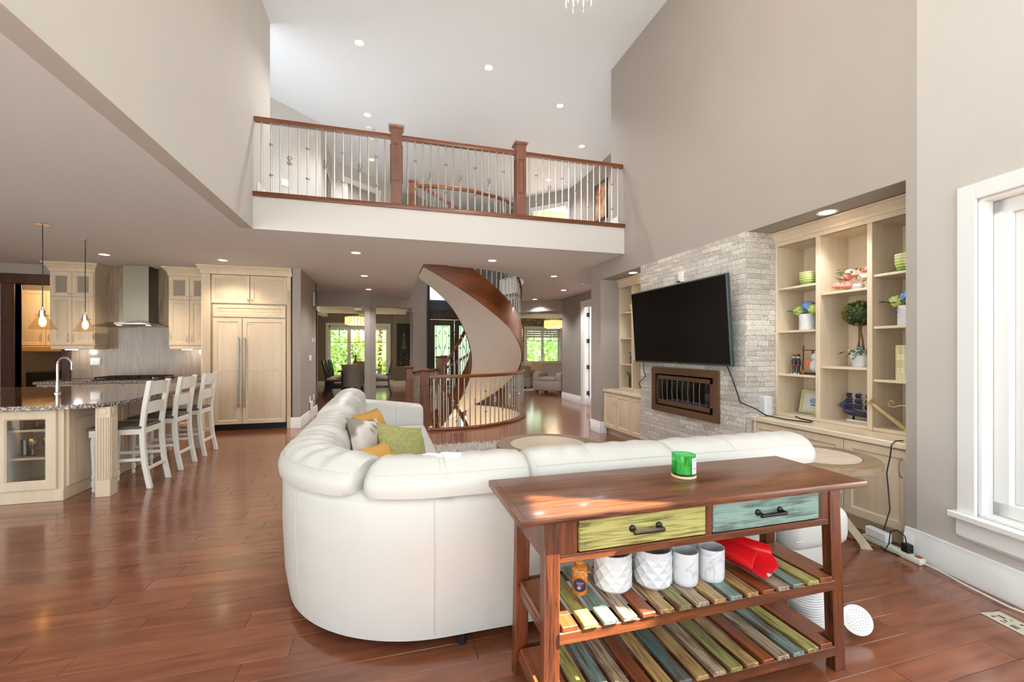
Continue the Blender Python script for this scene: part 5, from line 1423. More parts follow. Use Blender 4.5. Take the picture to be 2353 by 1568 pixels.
MB().ball((x - 0.03, y - 0.01, z + 0.155), 0.014).ball((x - 0.035, y - 0.035, z + 0.15), 0.014).ball((x - 0.02, y - 0.025, z + 0.165), 0.012).build('berry_cluster', plain('teal_berry', (70, 130, 124), 0.3), t)['kind'] = 'stuff'
# figurines
def doll(px, label, coat, hair):
    p = at(px, 858, X=3.72); x, y, z = p.x, p.y, 1.122
    t = thing('figurine', label, 'figurine', (x, y, z), group='wooden dolls')
    MB().lathe([(0.016, 0), (0.017, 0.012), (0.012, 0.02), (0.013, 0.07), (0.021, 0.10), (0.020, 0.135), (0.010, 0.15)], (x, y, z), 10).build('body', plain('doll_' + label[:5], coat, 0.4), t)
    MB().ball((x, y, z + 0.165), (0.014, 0.014, 0.017), 8, 6).build('head', plain('doll_skin', (232, 196, 160), 0.5), t)
    MB().lathe([(0.0155, 0.165), (0.016, 0.178), (0.004, 0.187)], (x + 0.002, y, z), 8).build('hair', plain('doll_hair_' + label[:5], hair, 0.5), t)
    MB().ball((x - 0.018, y - 0.012, z + 0.085), (0.008, 0.012, 0.013), 7, 5).build('drum', plain('drum_red', (168, 52, 36), 0.4), t)
    MB().box(x - 0.014, x + 0.012, y - 0.016, y - 0.002, z, z + 0.012).box(x - 0.014, x + 0.012, y + 0.002, y + 0.016, z, z + 0.012).build('shoe', M['trim'], t)['kind'] = 'stuff'
doll(1824.5, 'small red-haired wooden doll in navy on the lower left shelf', (44, 52, 72), (150, 60, 30))
doll(1834.5, 'taller dark-haired wooden doll beside the red-haired one', (36, 32, 38), (40, 26, 20))
p = at(1858, 858, X=3.74); x, y, z = p.x, p.y, 1.122
t = thing('hanging_doll_stand', 'dark wooden frame with a white and orange hanging doll', 'ornament', (x, y, z))
MB().box(x - 0.03, x + 0.03, y - 0.10, y + 0.085, z, z + 0.02).build('base', M['darkwood'], t)
MB().tube([(x, y + 0.055, z), (x, y + 0.05, z + 0.27)], 0.006, 6).build('post', plain('mahogany_post', (92, 34, 24), 0.4), t)
MB().tube([(x, y + 0.065, z + 0.225), (x, y - 0.10, z + 0.225)], 0.005, 6).build('crossbar', M['darkwood'], t)
MB().ball((x, y - 0.06, z + 0.08), (0.035, 0.045, 0.055), 10, 8).build('body', M['ceramic'], t)
MB().ball((x, y - 0.065, z + 0.165), (0.03, 0.035, 0.035), 10, 8).build('head', M['ceramic'], t)
MB().ball((x - 0.02, y - 0.015, z + 0.105), (0.012, 0.026, 0.032), 8, 6).build('fan', plain('orange_fan', (232, 100, 52), 0.5), t)
MB().tube([(x, y - 0.04, z + 0.225), (x, y - 0.045, z + 0.14)], 0.008, 6).build('tassel', M['darkwood'], t)
p = at(1845, 858, X=3.70)
t = thing('toy_lute', 'tiny red-brown toy lute leaning by the dolls', 'ornament', (p.x, p.y, 1.122))
MB().ball((p.x, p.y, 1.147), (0.012, 0.018, 0.025), 8, 6).build('body', plain('lute_wood', (140, 70, 40), 0.4), t); MB().tube([(p.x, p.y, 1.16), (p.x, p.y + 0.018, 1.225)], 0.003, 5).build('neck', M['darkwood'], t)
# framed print on the counter
p = at(1860, 960, X=3.80); x, y, z = 3.83, p.y, 0.748
t = thing('photo_frame', 'pale gold framed tree print leaning on the counter', 'picture frame', (x, y, z))
Mx = Matrix.Translation((x, y, z)) @ Matrix.Rotation(math.radians(12), 4, 'Y') @ Matrix.Rotation(math.radians(18), 4, 'Z')
g_ = MB()
for a, b, c, d_ in ((-0.11, 0.11, 0, 0.022), (-0.11, 0.11, 0.198, 0.22), (-0.11, -0.088, 0.022, 0.198), (0.088, 0.11, 0.022, 0.198)): g_.box(-0.012, 0.012, a, b, c, d_)
g_.xform(Mx).build('frame', plain('pale_gold', (190, 182, 128), 0.35, 0.4), t)
MB().box(-0.004, 0.008, -0.088, 0.088, 0.022, 0.198).xform(Mx).build('mat_board', plain('sage_mat', (212, 216, 200), 0.7), t)
MB().box(-0.007, -0.003, -0.055, 0.055, 0.05, 0.17).xform(Mx).build('print', M['ceramic'], t)
MB().ball((-0.008, 0, 0.122), (0.002, 0.032, 0.028), 10, 6).xform(Mx).build('printed_crown', plain('print_blue', (150, 170, 190), 0.8), t)
MB().box(-0.009, -0.006, -0.018, 0.018, 0.078, 0.088).xform(Mx).build('printed_roots', plain('print_grey', (90, 96, 100), 0.8), t)
# router
p = at(1757, 960, X=3.46); x, y = 3.47, p.y
t = thing('router', 'white upright router standing on the counter by the stone', 'router', (x, y, 0.722))
MB().prism([(x - 0.055, y - 0.045), (x + 0.03, y - 0.055), (x + 0.06, y + 0.03), (x - 0.035, y + 0.055)], 0.726, 0.912).build('body', M['ceramic'], t, bevel=0.012, seg=3)
MB().prism([(x - 0.05, y - 0.04), (x + 0.027, y - 0.05), (x + 0.055, y + 0.027), (x - 0.03, y + 0.05)], 0.722, 0.727).build('foot', plain('router_foot', (150, 150, 152), 0.5), t)
tag(MB().tube([(3.42, y - 0.03, 0.727), (3.36, y - 0.02, 0.73), (3.325, y - 0.02, 0.72), (3.322, y - 0.03, 0.60), (3.33, y - 0.04, 0.45)], 0.003, 6).build('router_wire', M['trim']), 'thin white wire hanging from the router over the counter edge', 'cable')
# model ship
p = at(1970, 975, X=3.80); x, y, z = 3.80, p.y - 0.02, 0.748
t = thing('model_ship', 'model sailing ship with navy sails on a white stand', 'model ship', (x, y, z))
hl = []
for k in range(9):
    s = k / 8; yy = y + 0.13 - 0.30 * s; w = 0.035 * math.sin(PI * min(1, 0.12 + s * 0.8)); zt_ = 0.085 + 0.035 * (2 * s - 1) ** 2; zb = 0.040 + 0.02 * (2 * s - 1) ** 4
    hl.append([(x - w, yy, z + zt_), (x - w * 0.6, yy, z + zb + 0.012), (x, yy, z + zb), (x + w * 0.6, yy, z + zb + 0.012), (x + w, yy, z + zt_)])
MB().loft(hl).build('hull', plain('navy_hull', (42, 54, 92), 0.4), t)
MB().box(x - 0.03, x + 0.03, y - 0.13, y + 0.10, z + 0.080, z + 0.086).build('deck', plain('deck_red', (150, 90, 60), 0.5), t)
MB().box(x - 0.025, x + 0.025, y - 0.11, y + 0.09, z, z + 0.012).build('stand', M['trim'], t)
for dy in (0.05, -0.07): MB().tube([(x, y + dy, z + 0.01), (x, y + dy, z + 0.05)], [0.012, 0.006], 6).build('stand_post', M['black'], t)
for dy, h in ((0.075, 0.235), (0.0, 0.25), (-0.085, 0.23)):
    m_ = MB().tube([(x, y + dy, z + 0.08), (x, y + dy, z + h)], 0.0028, 5).build('mast', plain('mast_wood', (190, 110, 50), 0.5), t)
    for q in range(3):
        zz = z + 0.105 + q * 0.045; hw = 0.036 - 0.006 * q; sr = []
        for k in range(5):
            s = k / 4; sr.append([(x - 0.006 - 0.014 * math.sin(PI * s), y + dy - hw, zz + 0.04 * s), (x - 0.006 - 0.014 * math.sin(PI * s) - 0.004, y + dy, zz + 0.04 * s), (x - 0.006 - 0.014 * math.sin(PI * s), y + dy + hw, zz + 0.04 * s)])
        MB().loft(sr, False, False, False).build('sail', plain('navy_sail', (38, 42, 72), 0.8), t)
jb = MB(); jb.add([(x, y + 0.19, z + 0.115), (x, y + 0.085, z + 0.20), (x - 0.01, y + 0.085, z + 0.10)], [(0, 1, 2)]); jb.add([(x, y + 0.165, z + 0.105), (x, y + 0.09, z + 0.165), (x + 0.01, y + 0.09, z + 0.10)], [(0, 1, 2)]); jb.build('jib', plain('navy_jib', (50, 62, 110), 0.8), t)
MB().tube([(x, y + 0.10, z + 0.10), (x, y + 0.20, z + 0.125)], 0.003, 5).build('bowsprit', plain('sprit', (190, 110, 50), 0.5), t)
# brass watering can and mosaic vase at the right edge
pa_, pb3 = at(1997, 922, X=3.60), at(2085, 990, X=3.72)
t = thing('brass_watering_can', 'pale brass watering can with long spout at the right end of the counter', 'watering can', (3.74, pb3.y - 0.06, 0.748))
brass = plain('aged_brass', (206, 188, 140), 0.38, 0.55)
dv = (pb3 - pa_)
MB().tube([pa_, pa_ + dv * 0.06, pa_ + dv * 0.10, pa_ + dv * 0.5, pb3], [0.030, 0.022, 0.012, 0.014, 0.019], 10).build('spout', brass, t)
MB().lathe([(0.075, 0), (0.08, 0.01), (0.065, 0.16), (0.05, 0.18), (0.045, 0.18)], (3.76, pb3.y - 0.075, 0.748), 16).build('body', brass, t)
sc = [(3.72, pb3.y - 0.02, 0.93), (3.70, pb3.y + 0.03, 0.935), (3.69, pb3.y + 0.07, 0.915), (3.69, pb3.y + 0.10, 0.92), (3.69, pb3.y + 0.11, 0.945), (3.69, pb3.y + 0.09, 0.965), (3.69, pb3.y + 0.07, 0.955), (3.69, pb3.y + 0.075, 0.94)]
MB().tube(sc, 0.003, 6).build('scroll', brass, t)
p = at(2080, 800, X=3.72)
def cells():
    m, nt, b = new_mat('capiz_mosaic'); N = nt.nodes; L = nt.links
    g = N.new('ShaderNodeTexCoord'); sx_ = N.new('ShaderNodeSeparateXYZ'); L.new(g.outputs['Object'], sx_.inputs[0])
    cx = N.new('ShaderNodeCombineXYZ'); L.new(sx_.outputs['Y'], cx.inputs[0]); L.new(sx_.outputs['Z'], cx.inputs[1])
    br = N.new('ShaderNodeTexBrick'); br.inputs['Scale'].default_value = 1; br.inputs['Brick Width'].default_value = 0.028; br.inputs['Row Height'].default_value = 0.05; br.inputs['Mortar Size'].default_value = 0.001
    br.inputs['Color1'].default_value = (*lin((226, 220, 178)), 1); br.inputs['Color2'].default_value = (*lin((196, 186, 130)), 1); br.inputs['Mortar'].default_value = (*lin((170, 160, 110)), 1)
    L.new(cx.outputs[0], br.inputs['Vector']); L.new(br.outputs[0], b.inputs['Base Color']); b.inputs['Roughness'].default_value = 0.2
    return m
tag(MB().lathe([(0.055, 0), (0.055, 0.265), (0.05, 0.265), (0.05, 0.01)], (p.x, p.y, 1.122), 4 * 6).build('mosaic_vase', cells()), 'tall pale green mosaic vase at the right edge of the bookcase', 'vase')
# small plants in the left bookcase
for px, z, lab in ((1452, 1.122, 'small leafy plant in a dark pot left of the television'), (1449, 0.748, 'small plant in a slim dark vase on the counter left of the television')):
    p = at(px, 850, X=3.74); t = thing('potted_plant', lab, 'potted plant', (p.x, p.y, z))
    hh = 0.13 if z > 1 else 0.17
    MB().lathe([(0.026, 0), (0.030, hh * 0.9), (0.024, hh), (0.02, hh)], (p.x, p.y, z), 12).build('pot', plain('dark_pot', (52, 44, 40), 0.4), t)
    lf = MB(); rg = random.Random(int(px))
    for k in range(14):
        a = rg.uniform(0, 2 * PI); leaf(lf, (p.x, p.y, z + hh - 0.005), (math.cos(a), 1.4 * math.sin(a), rg.uniform(0.4, 1.8)), rg.uniform(0.07, 0.13), 0.022)
    lf.build('leaf', M['leaf'], t)
# ================================================================= living area
# ---- white leather sectional
def sofa_path():
    """plan line of the sofa's outer back, from the right end round the corner to the far end"""
    pts = []
    x = 2.40
    while x > 0.25: pts.append((Vector((x, 1.93, 0)), Vector((0, 1, 0)))); x -= 0.05
    for k in range(0, 25):
        a = math.radians(-90 - 90 * k / 24); pts.append((Vector((0.25 + 0.81 * math.cos(a), 2.74 + 0.81 * math.sin(a), 0)), Vector((-math.cos(a), -math.sin(a), 0))))
    y = 2.79
    while y < 5.60: pts.append((Vector((-0.56, y, 0)), Vector((1, 0, 0)))); y += 0.05
    return pts
SP = sofa_path()
def idx(x=None, y=None, ang=None):
    """index of the path sample nearest to a plan position"""
    return min(range(len(SP)), key=lambda i: (SP[i][0].x - x) ** 2 + (SP[i][0].y - y) ** 2)
sofa = thing('sectional_sofa', 'large white leather sectional sofa with a curved corner', 'sofa', (0.6, 3.2, 0))
def along(i0, i1, prof_fn):
    rings = []
    for i in range(i0, i1 + 1):
        p, n = SP[i]; s = (i - i0) / max(1, i1 - i0)
        rings.append([tuple(p + n * a + Vector((0, 0, b))) for a, b in prof_fn(s)])
    return MB().loft(rings)
i_r = idx(2.12, 1.93)
back_prof = lambda s: [(0.035, 0.055), (0.012, 0.20), (0.0, 0.45), (0.0, 0.66), (0.012, 0.695), (0.04, 0.71), (0.17, 0.71), (0.20, 0.68), (0.22, 0.30), (0.22, 0.055)]
along(i_r, len(SP) - 1, back_prof).build('back_panel', M['leather'], sofa, smooth=50)
# stitched seams down the back panel
for xy in ((0.19, 1.93), (-0.42, 2.28), (-0.56, 3.2), (1.30, 1.93)):
    i = idx(*xy); p, n = SP[i]
    MB().tube([tuple(p + n * a + Vector((0, 0, b))) for a, b in ((0.031, 0.07), (0.010, 0.20), (-0.002, 0.45), (-0.002, 0.66), (0.010, 0.697))], 0.0022, 5).build('seam', M['leather'], sofa)
def cushion_prof(s, wr=0.0, ph=0.0):
    """pillow-shaped section of a back cushion, pinched at both ends"""
    e = min(1.0, min(s, 1 - s) / 0.10); e = math.sqrt(max(0.0, 1 - (1 - e) ** 2)); q = 0.80 + 0.20 * e
    w = wr * math.sin(s * 38 + ph) * e
    base = [(0.030, 0.690), (-0.016, 0.705), (-0.022, 0.745), (-0.012, 0.785), (0.006, 0.803), (0.030, 0.828 + w), (0.075, 0.848 + w), (0.13, 0.856 + w), (0.19, 0.852 + w), (0.25, 0.832 + w * 0.5), (0.295, 0.79), (0.315, 0.72), (0.318, 0.60), (0.31, 0.48), (0.22, 0.45), (0.20, 0.69)]
    c = (0.14, 0.735)
    return [(c[0] + (a - c[0]) * q, c[1] + (b - c[1]) * q) for a, b in base]
segs = [(2.40, 1.93, 1.455, 1.93), (1.45, 1.93, 0.635, 1.93), (0.63, 1.93, -0.10, 2.01), (-0.14, 2.03, -0.56, 2.95), (-0.56, 3.0, -0.56, 3.82), (-0.56, 3.87, -0.56, 4.70), (-0.56, 4.75, -0.56, 5.57)]
for k, (x0, y0, x1, y1) in enumerate(segs):
    a, b = idx(x0, y0), idx(x1, y1); wr = 0.003 if k < 3 else 0.0085
    up = 0.0 if k < 4 else (0.0 if k < 5 else 0.03)
    rings = []
    n_ = max(24, (b - a) * 2)
    for j in range(n_ + 1):
        s = j / n_; f = a + (b - a) * s; i = min(len(SP) - 2, int(f)); fr_ = f - i
        p = SP[i][0].lerp(SP[i + 1][0], fr_); n = SP[i][1].lerp(SP[i + 1][1], fr_)
        rings.append([tuple(p + n * u + Vector((0, 0, v + (up if v > 0.75 else up * 0.5)))) for u, v in cushion_prof(s, wr, k)])
    c = MB().loft(rings).build('back_cushion', M['leather'], sofa, smooth=60)
    pp = []
    for j in range(1, n_):
        s = j / n_; f = a + (b - a) * s; i = min(len(SP) - 2, int(f)); p = SP[i][0].lerp(SP[i + 1][0], f - i); n = SP[i][1].lerp(SP[i + 1][1], f - i)
        u, v = cushion_prof(s)[4]; pp.append(tuple(p + n * (u - 0.0) + Vector((0, 0, v + 0.001 + up))))
    MB().tube(pp, 0.0028, 5).build('piping', M['leather'], c)
    u0 = 0.5; j = int(n_ * 0.62) if k < 3 else int(n_ * 0.5); r_ = rings[j]
    MB().tube([tuple(Vector(r_[q]) + Vector((0, 0, 0.0008))) for q in (4, 5, 6, 7, 8, 9, 10, 11)], 0.0022, 5).build('seam', M['leather'], c)
# seats
def plan(pts): return pts
MB().prism([(2.12, 2.13), (0.30, 2.13), (-0.02, 2.22), (-0.26, 2.42), (-0.36, 2.75), (-0.36, 5.58), (0.38, 5.58), (0.38, 3.35), (0.50, 3.05), (0.80, 2.88), (2.12, 2.88)], 0.055, 0.30).build('seat_base', M['leather'], sofa, bevel=0.02, seg=2)
for pts in ([(2.12, 2.20), (1.46, 2.20), (1.46, 2.93), (2.12, 2.93)], [(1.45, 2.20), (0.66, 2.20), (0.80, 2.93), (1.45, 2.93)],
            [(0.65, 2.20), (0.25, 2.20), (-0.05, 2.32), (-0.22, 2.55), (-0.29, 2.95), (0.42, 3.32), (0.52, 3.08), (0.79, 2.92)],
            [(-0.29, 3.0), (-0.29, 3.82), (0.43, 3.82), (0.43, 3.35)], [(-0.29, 3.84), (-0.29, 4.62), (0.43, 4.62), (0.43, 3.84)], [(-0.29, 4.64), (-0.29, 5.36), (0.43, 5.36), (0.43, 4.64)]):
    MB().prism(pts, 0.285, 0.455).build('seat_cushion', M['leather'], sofa, bevel=0.045, seg=3, smooth=60)
# arm at the far end
ar = []
for x, z in ((-0.50, 0.76), (-0.30, 0.755), (0.0, 0.72), (0.25, 0.69), (0.38, 0.67), (0.415, 0.64)):
    ar.append([(x, 5.36, 0.06), (x, 5.36, z - 0.05), (x, 5.39, z - 0.01), (x, 5.48, z + 0.01), (x, 5.57, z - 0.01), (x, 5.60, z - 0.05), (x, 5.60, 0.06)])
MB().loft(ar).build('arm', M['leather'], sofa, smooth=60)
MB().tube([(0.10, 5.357, 0.30), (0.10, 5.357, 0.66), (0.10, 5.40, 0.712), (0.10, 5.48, 0.722)], 0.0022, 5).build('seam', M['leather'], sofa)
# right end unit with its overhanging seat
eb = []
for k, (z, g) in enumerate(((0.05, 0.0), (0.24, 0.02))): eb.append([(2.135, 1.90 - g, z), (2.47 + g, 1.90 - g, z), (2.47 + g, 2.90, z), (2.135, 2.90, z)])
MB().loft(eb).build('end_base', M['leather'], sofa, bevel=0.015, seg=2)
MB().box(2.13, 2.565, 1.845, 2.96, 0.225, 0.45).build('end_seat', M['leather'], sofa, bevel=0.07, seg=4, smooth=60)
MB().tube([(2.14, 1.848, 0.30), (2.50, 1.848, 0.30), (2.555, 1.90, 0.30), (2.563, 2.0, 0.30), (2.563, 2.8, 0.30)], 0.003, 5).build('piping', M['leather'], sofa)
for x, y in ((0.33, 1.99), (-0.48, 3.2), (-0.48, 5.4), (1.6, 1.99), (2.3, 1.98), (2.3, 2.8), (0.35, 5.4)):
    MB().lathe([(0.02, 0), (0.024, 0.06)], (x, y, 0), 10).build('foot', M['black'], sofa)

# ---- cushions in the corner of the sofa
def pillow(name, label, c, w, t_, mat, rot, group='throw pillows', fuzz=0.0, seed=1):
    n = 12; r = random.Random(seed); mb = MB(); front = []; vs_ = []
    for side in (1, -1):
        g = []
        for j in range(n + 1):
            for i in range(n + 1):
                u, v = 2 * i / n - 1, 2 * j / n - 1
                h = ((1 - u ** 2) * (1 - v ** 2)) ** 0.42 * t_ / 2
                pin = 1 - 0.07 * (1 - u * u) * abs(v) - 0.0
                pv = 1 - 0.07 * (1 - v * v) * abs(u)
                h += fuzz * r.uniform(-1, 1) * (1 if abs(u) < 1 and abs(v) < 1 else 0)
                g.append((w / 2 * u * pv, side * h, w / 2 * v * pin))
        vs_.append(g)
    k = len(vs_[0]); fs = []
    for s in (0, 1):
        for j in range(n):
            for i in range(n):
                a = s * k + j * (n + 1) + i; q = (a, a + 1, a + n + 2, a + n + 1); fs.append(q if s == 0 else q[::-1])
    mb.add(vs_[0] + vs_[1], fs)
    me_ = mb
    Mx = Matrix.Translation(c) @ rot.to_matrix().to_4x4()
    me_.xform(Mx)
    ob = me_.build(name, mat, smooth=70)
    bm = bmesh.new(); bm.from_mesh(ob.data); bmesh.ops.remove_doubles(bm, verts=bm.verts, dist=1e-4); bm.to_mesh(ob.data); bm.free()
    return tag(ob, label, 'pillow', group)
from mathutils import Euler
mustard = plain('mustard_weave', (204, 154, 78), 0.9, var=0.12, scale=120, bump=0.5, bscale=160)
sage = plain('sage_plush', (164, 162, 102), 0.9, var=0.18, scale=50, bump=0.8, bscale=120)
pearl = ramp_noise('silver_white_pillow', [(0.46, (150, 138, 126)), (0.54, (236, 226, 216))], 5, 2, 0.6)
pillow('throw_pillow', 'mustard pillow leaning against the sofa back behind the others', (-0.12, 3.68, 0.655), 0.42, 0.20, mustard, Euler((math.radians(-16), 0, math.radians(66))), seed=1)
pillow('throw_pillow', 'silver and white pillow between the two mustard pillows', (-0.14, 3.30, 0.655), 0.42, 0.18, pearl, Euler((math.radians(-18), math.radians(10), math.radians(62))), seed=2)
pillow('throw_pillow', 'sage green plush pillow in front on the sofa corner', (0.10, 3.12, 0.625), 0.42, 0.19, sage, Euler((math.radians(-24), math.radians(14), math.radians(38))), fuzz=0.004, seed=3)
pillow('throw_pillow', 'mustard pillow low in the sofa corner nearest the back cushion', (-0.085, 2.86, 0.575), 0.36, 0.19, mustard, Euler((math.radians(-24), 0, math.radians(44))), seed=4)

# ---- console table behind the sofa
ctb = thing('console_table', 'chestnut console table with two painted drawers and slatted shelves', 'console table', (1.19, 1.57, 0))
TX0, TX1, TY0, TY1, TZ = 0.412, 1.95, 1.348, 1.80, 0.80
top = MB().box(TX0, TX1, TY0, TY1, TZ - 0.028, TZ).build('table_top', M['tablewood'], ctb, bevel=0.004, seg=2)
MB().box(TX0 + 0.022, TX0 + 0.0235, TY0 + 0.001, TY1 - 0.001, TZ - 0.001, TZ + 0.0006).build('end_joint', M['darkwood'], top)
LX = ((0.515, 0.572), (1.798, 1.855))
for x0, x1 in LX:
    for s, ya, yb in ((-1, 1.392, 1.437), (1, 1.708, 1.753)):
        g = 0.018 * s; gx = -0.010 if x0 < 1 else 0.010
        b = [(x0 + gx, ya + g, 0), (x1 + gx, ya + g, 0), (x1 + gx, yb + g, 0), (x0 + gx, yb + g, 0)]; t_ = [(x0, ya, TZ - 0.028), (x1, ya, TZ - 0.028), (x1, yb, TZ - 0.028), (x0, yb, TZ - 0.028)]
        MB().hexa(b, t_).build('leg', M['tableleg'], ctb, bevel=0.003)
xa, xb = LX[0][1] - 0.002, LX[1][0] + 0.002
MB().box(xa, xb, 1.396, 1.418, 0.612, 0.640).build('lower_rail', M['tablewood'], ctb, bevel=0.003)
xm0, xm1 = 1.176, 1.205
for a, b in ((xa, 0.640), (xm0, xm1), (1.742, xb)): MB().box(a, b, 1.398, 1.418, 0.640, TZ - 0.028).build('stile', M['tableleg'], ctb, bevel=0.002)
MB().box(xa, xb, 1.735, 1.75, 0.612, TZ - 0.028).build('back_apron', M['tablewood'], ctb)
MB().box(xa, xb, 1.42, 1.735, 0.612, 0.622).build('drawer_floor', M['tablewood'], ctb)
for x0, x1 in LX:
    MB().box(x0 + 0.012, x1 - 0.012, 1.435, 1.71, 0.612, TZ - 0.028).build('side_apron', M['tablewood'], ctb)
paint = {'g': (168, 162, 88), 't': (118, 146, 138), 'b': (172, 152, 126), 'n': (128, 66, 34), 'k': (176, 144, 92), 'd': (78, 106, 106), 'v': (142, 140, 84)}
PM = {k: (distressed('distressed_' + k, c, (98, 62, 38), 'y', 0.46) if k != 'n' else wood('slat_brown', (96, 46, 22), (146, 78, 42), 'y', 0.34, 0.1, 12, 60)) for k, c in paint.items()}
DG = distressed('drawer_olive', (180, 174, 104), (104, 92, 50), 'x', 0.46); DT = distressed('drawer_teal', (134, 160, 150), (78, 90, 82), 'x', 0.46)
for a, b, mm in ((0.644, 1.172, DG), (1.209, 1.738, DT)):
    d = MB().box(a, b, 1.392, 1.41, 0.646, 0.767).build('drawer', mm, ctb, bevel=0.003, label=None) if False else MB().box(a, b, 1.392, 1.41, 0.646, 0.767).build('drawer', mm, ctb, bevel=0.003)
    xc = (a + b) / 2
    h = MB(); h.tube([(xc - 0.062, 1.366, 0.7), (xc + 0.062, 1.366, 0.7)], 0.0075, 8); h.build('handle_bar', M['darkmetal'], d)
    for sx in (-1, 1):
        MB().tube([(xc + sx * 0.055, 1.393, 0.706), (xc + sx * 0.055, 1.385, 0.706), (xc + sx * 0.055, 1.381, 0.705), (xc + sx * 0.055, 1.366, 0.700)], [0.013, 0.013, 0.007, 0.008], 9).build('handle_mount', M['darkmetal'], d)
def shelf(z_top, order):
    zr1 = z_top - 0.018; zr0 = zr1 - 0.042
    MB().box(LX[0][1] - 0.01, LX[1][0] + 0.012, 1.376, 1.398, zr0, zr1).build('front_rail', M['tablewood'], ctb, bevel=0.003)
    MB().box(LX[0][1] - 0.01, LX[1][0] + 0.012, 1.750, 1.770, zr0, zr1).build('back_rail', M['tablewood'], ctb, bevel=0.003)
    for x0, x1 in ((LX[0][0] + 0.008, LX[0][1] + 0.060), (LX[1][0] - 0.068, LX[1][1] - 0.008)):
        # end boards run between the legs at both ends
        MB().box(x0 + (0.0 if x0 < 1 else 0.0), x1, 1.445, 1.702, zr1 - 0.004, z_top).build('end_board', M['tableleg'] if False else PM['n'], ctb, bevel=0.002)
        MB().box(x0 + (0.052 if x0 < 1 else 0.0), x1 - (0.0 if x0 < 1 else 0.052), 1.378, 1.446, zr1 - 0.004, z_top).build('end_board_lip', PM['n'], ctb, bevel=0.002)
    for x0 in (LX[0][0] + 0.006, LX[1][1] - 0.026): MB().box(x0, x0 + 0.02, 1.43, 1.72, zr0, zr1 - 0.004).build('side_rail', M['tablewood'], ctb, bevel=0.002)
    n = len(order); xs, xe = 0.640, 1.725; pitch = (xe - xs) / n
    for k, c in enumerate(order):
        x = xs + pitch * (k + 0.5); MB().box(x - pitch * 0.36, x + pitch * 0.36, 1.371, 1.768, zr1, z_top).build('slat', PM[c], ctb, bevel=0.003)
shelf(0.402, 'gtbnkvbktknbtg')
shelf(0.125, 'gtbnkdkbvknbtg')

# ---- things on the console table
c = at(1580, 1103, z=TZ); cx_, cy_ = c.x + 0.015, c.y + 0.045
t = thing('green_candle', 'three-wick candle in green glass on a small wooden disc', 'candle', (cx_, cy_, TZ))
MB().lathe([(0.049, 0.0), (0.052, 0.003), (0.052, 0.008), (0.050, 0.011)], (cx_, cy_, TZ), 28).build('wooden_base', plain('pale_wood', (222, 192, 150), 0.6), t)
MB().lathe([(0.047, 0.011), (0.050, 0.015), (0.050, 0.100), (0.0475, 0.100), (0.0475, 0.018), (0.0, 0.018)], (cx_, cy_, TZ), 32, True, False).build('glass_jar', pane_mat('green_jar_glass', (0.42, 0.86, 0.52), 0.10), t)
MB().lathe([(0.046, 0.020), (0.046, 0.072), (0.0, 0.070)], (cx_, cy_, TZ), 28).build('wax', plain('green_wax', (92, 206, 118), 0.5, spec=0.3), t)
for a in (0.3, 2.4, 4.5): MB().tube([(cx_ + 0.02 * math.cos(a), cy_ + 0.02 * math.sin(a), TZ + 0.07), (cx_ + 0.021 * math.cos(a), cy_ + 0.022 * math.sin(a), TZ + 0.08)], 0.0015, 5).build('wick', M['black'], t)
def wrap(cx_, cy_, z0, z1, r, a0, a1, n=8, t_=0.0006):
    return MB().loft([[(cx_ + (r + q) * math.cos(a), cy_ + (r + q) * math.sin(a), zz) for q, zz in ((0, z0), (t_, z0), (t_, z1), (0, z1))] for a in [a0 + (a1 - a0) * k / n for k in range(n + 1)]])
A0, A1 = math.radians(-86), math.radians(-46)
lb = wrap(cx_, cy_, TZ + 0.022, TZ + 0.090, 0.0503, A0, A1).build('paper_label', M['trim'], t)
wrap(cx_, cy_, TZ + 0.040, TZ + 0.050, 0.0510, A0 + 0.1, A1 - 0.06).build('label_band', plain('pink_band', (236, 160, 178), 0.7), lb)
for z0, w_ in ((0.080, 0.06), (0.074, 0.10), (0.064, 0.20), (0.058, 0.24), (0.032, 0.28)):
    wrap(cx_, cy_, TZ + z0, TZ + z0 + 0.0022, 0.0510, A0 + w_, A1 - w_).build('label_line', plain('label_grey', (150, 146, 150), 0.7), lb)

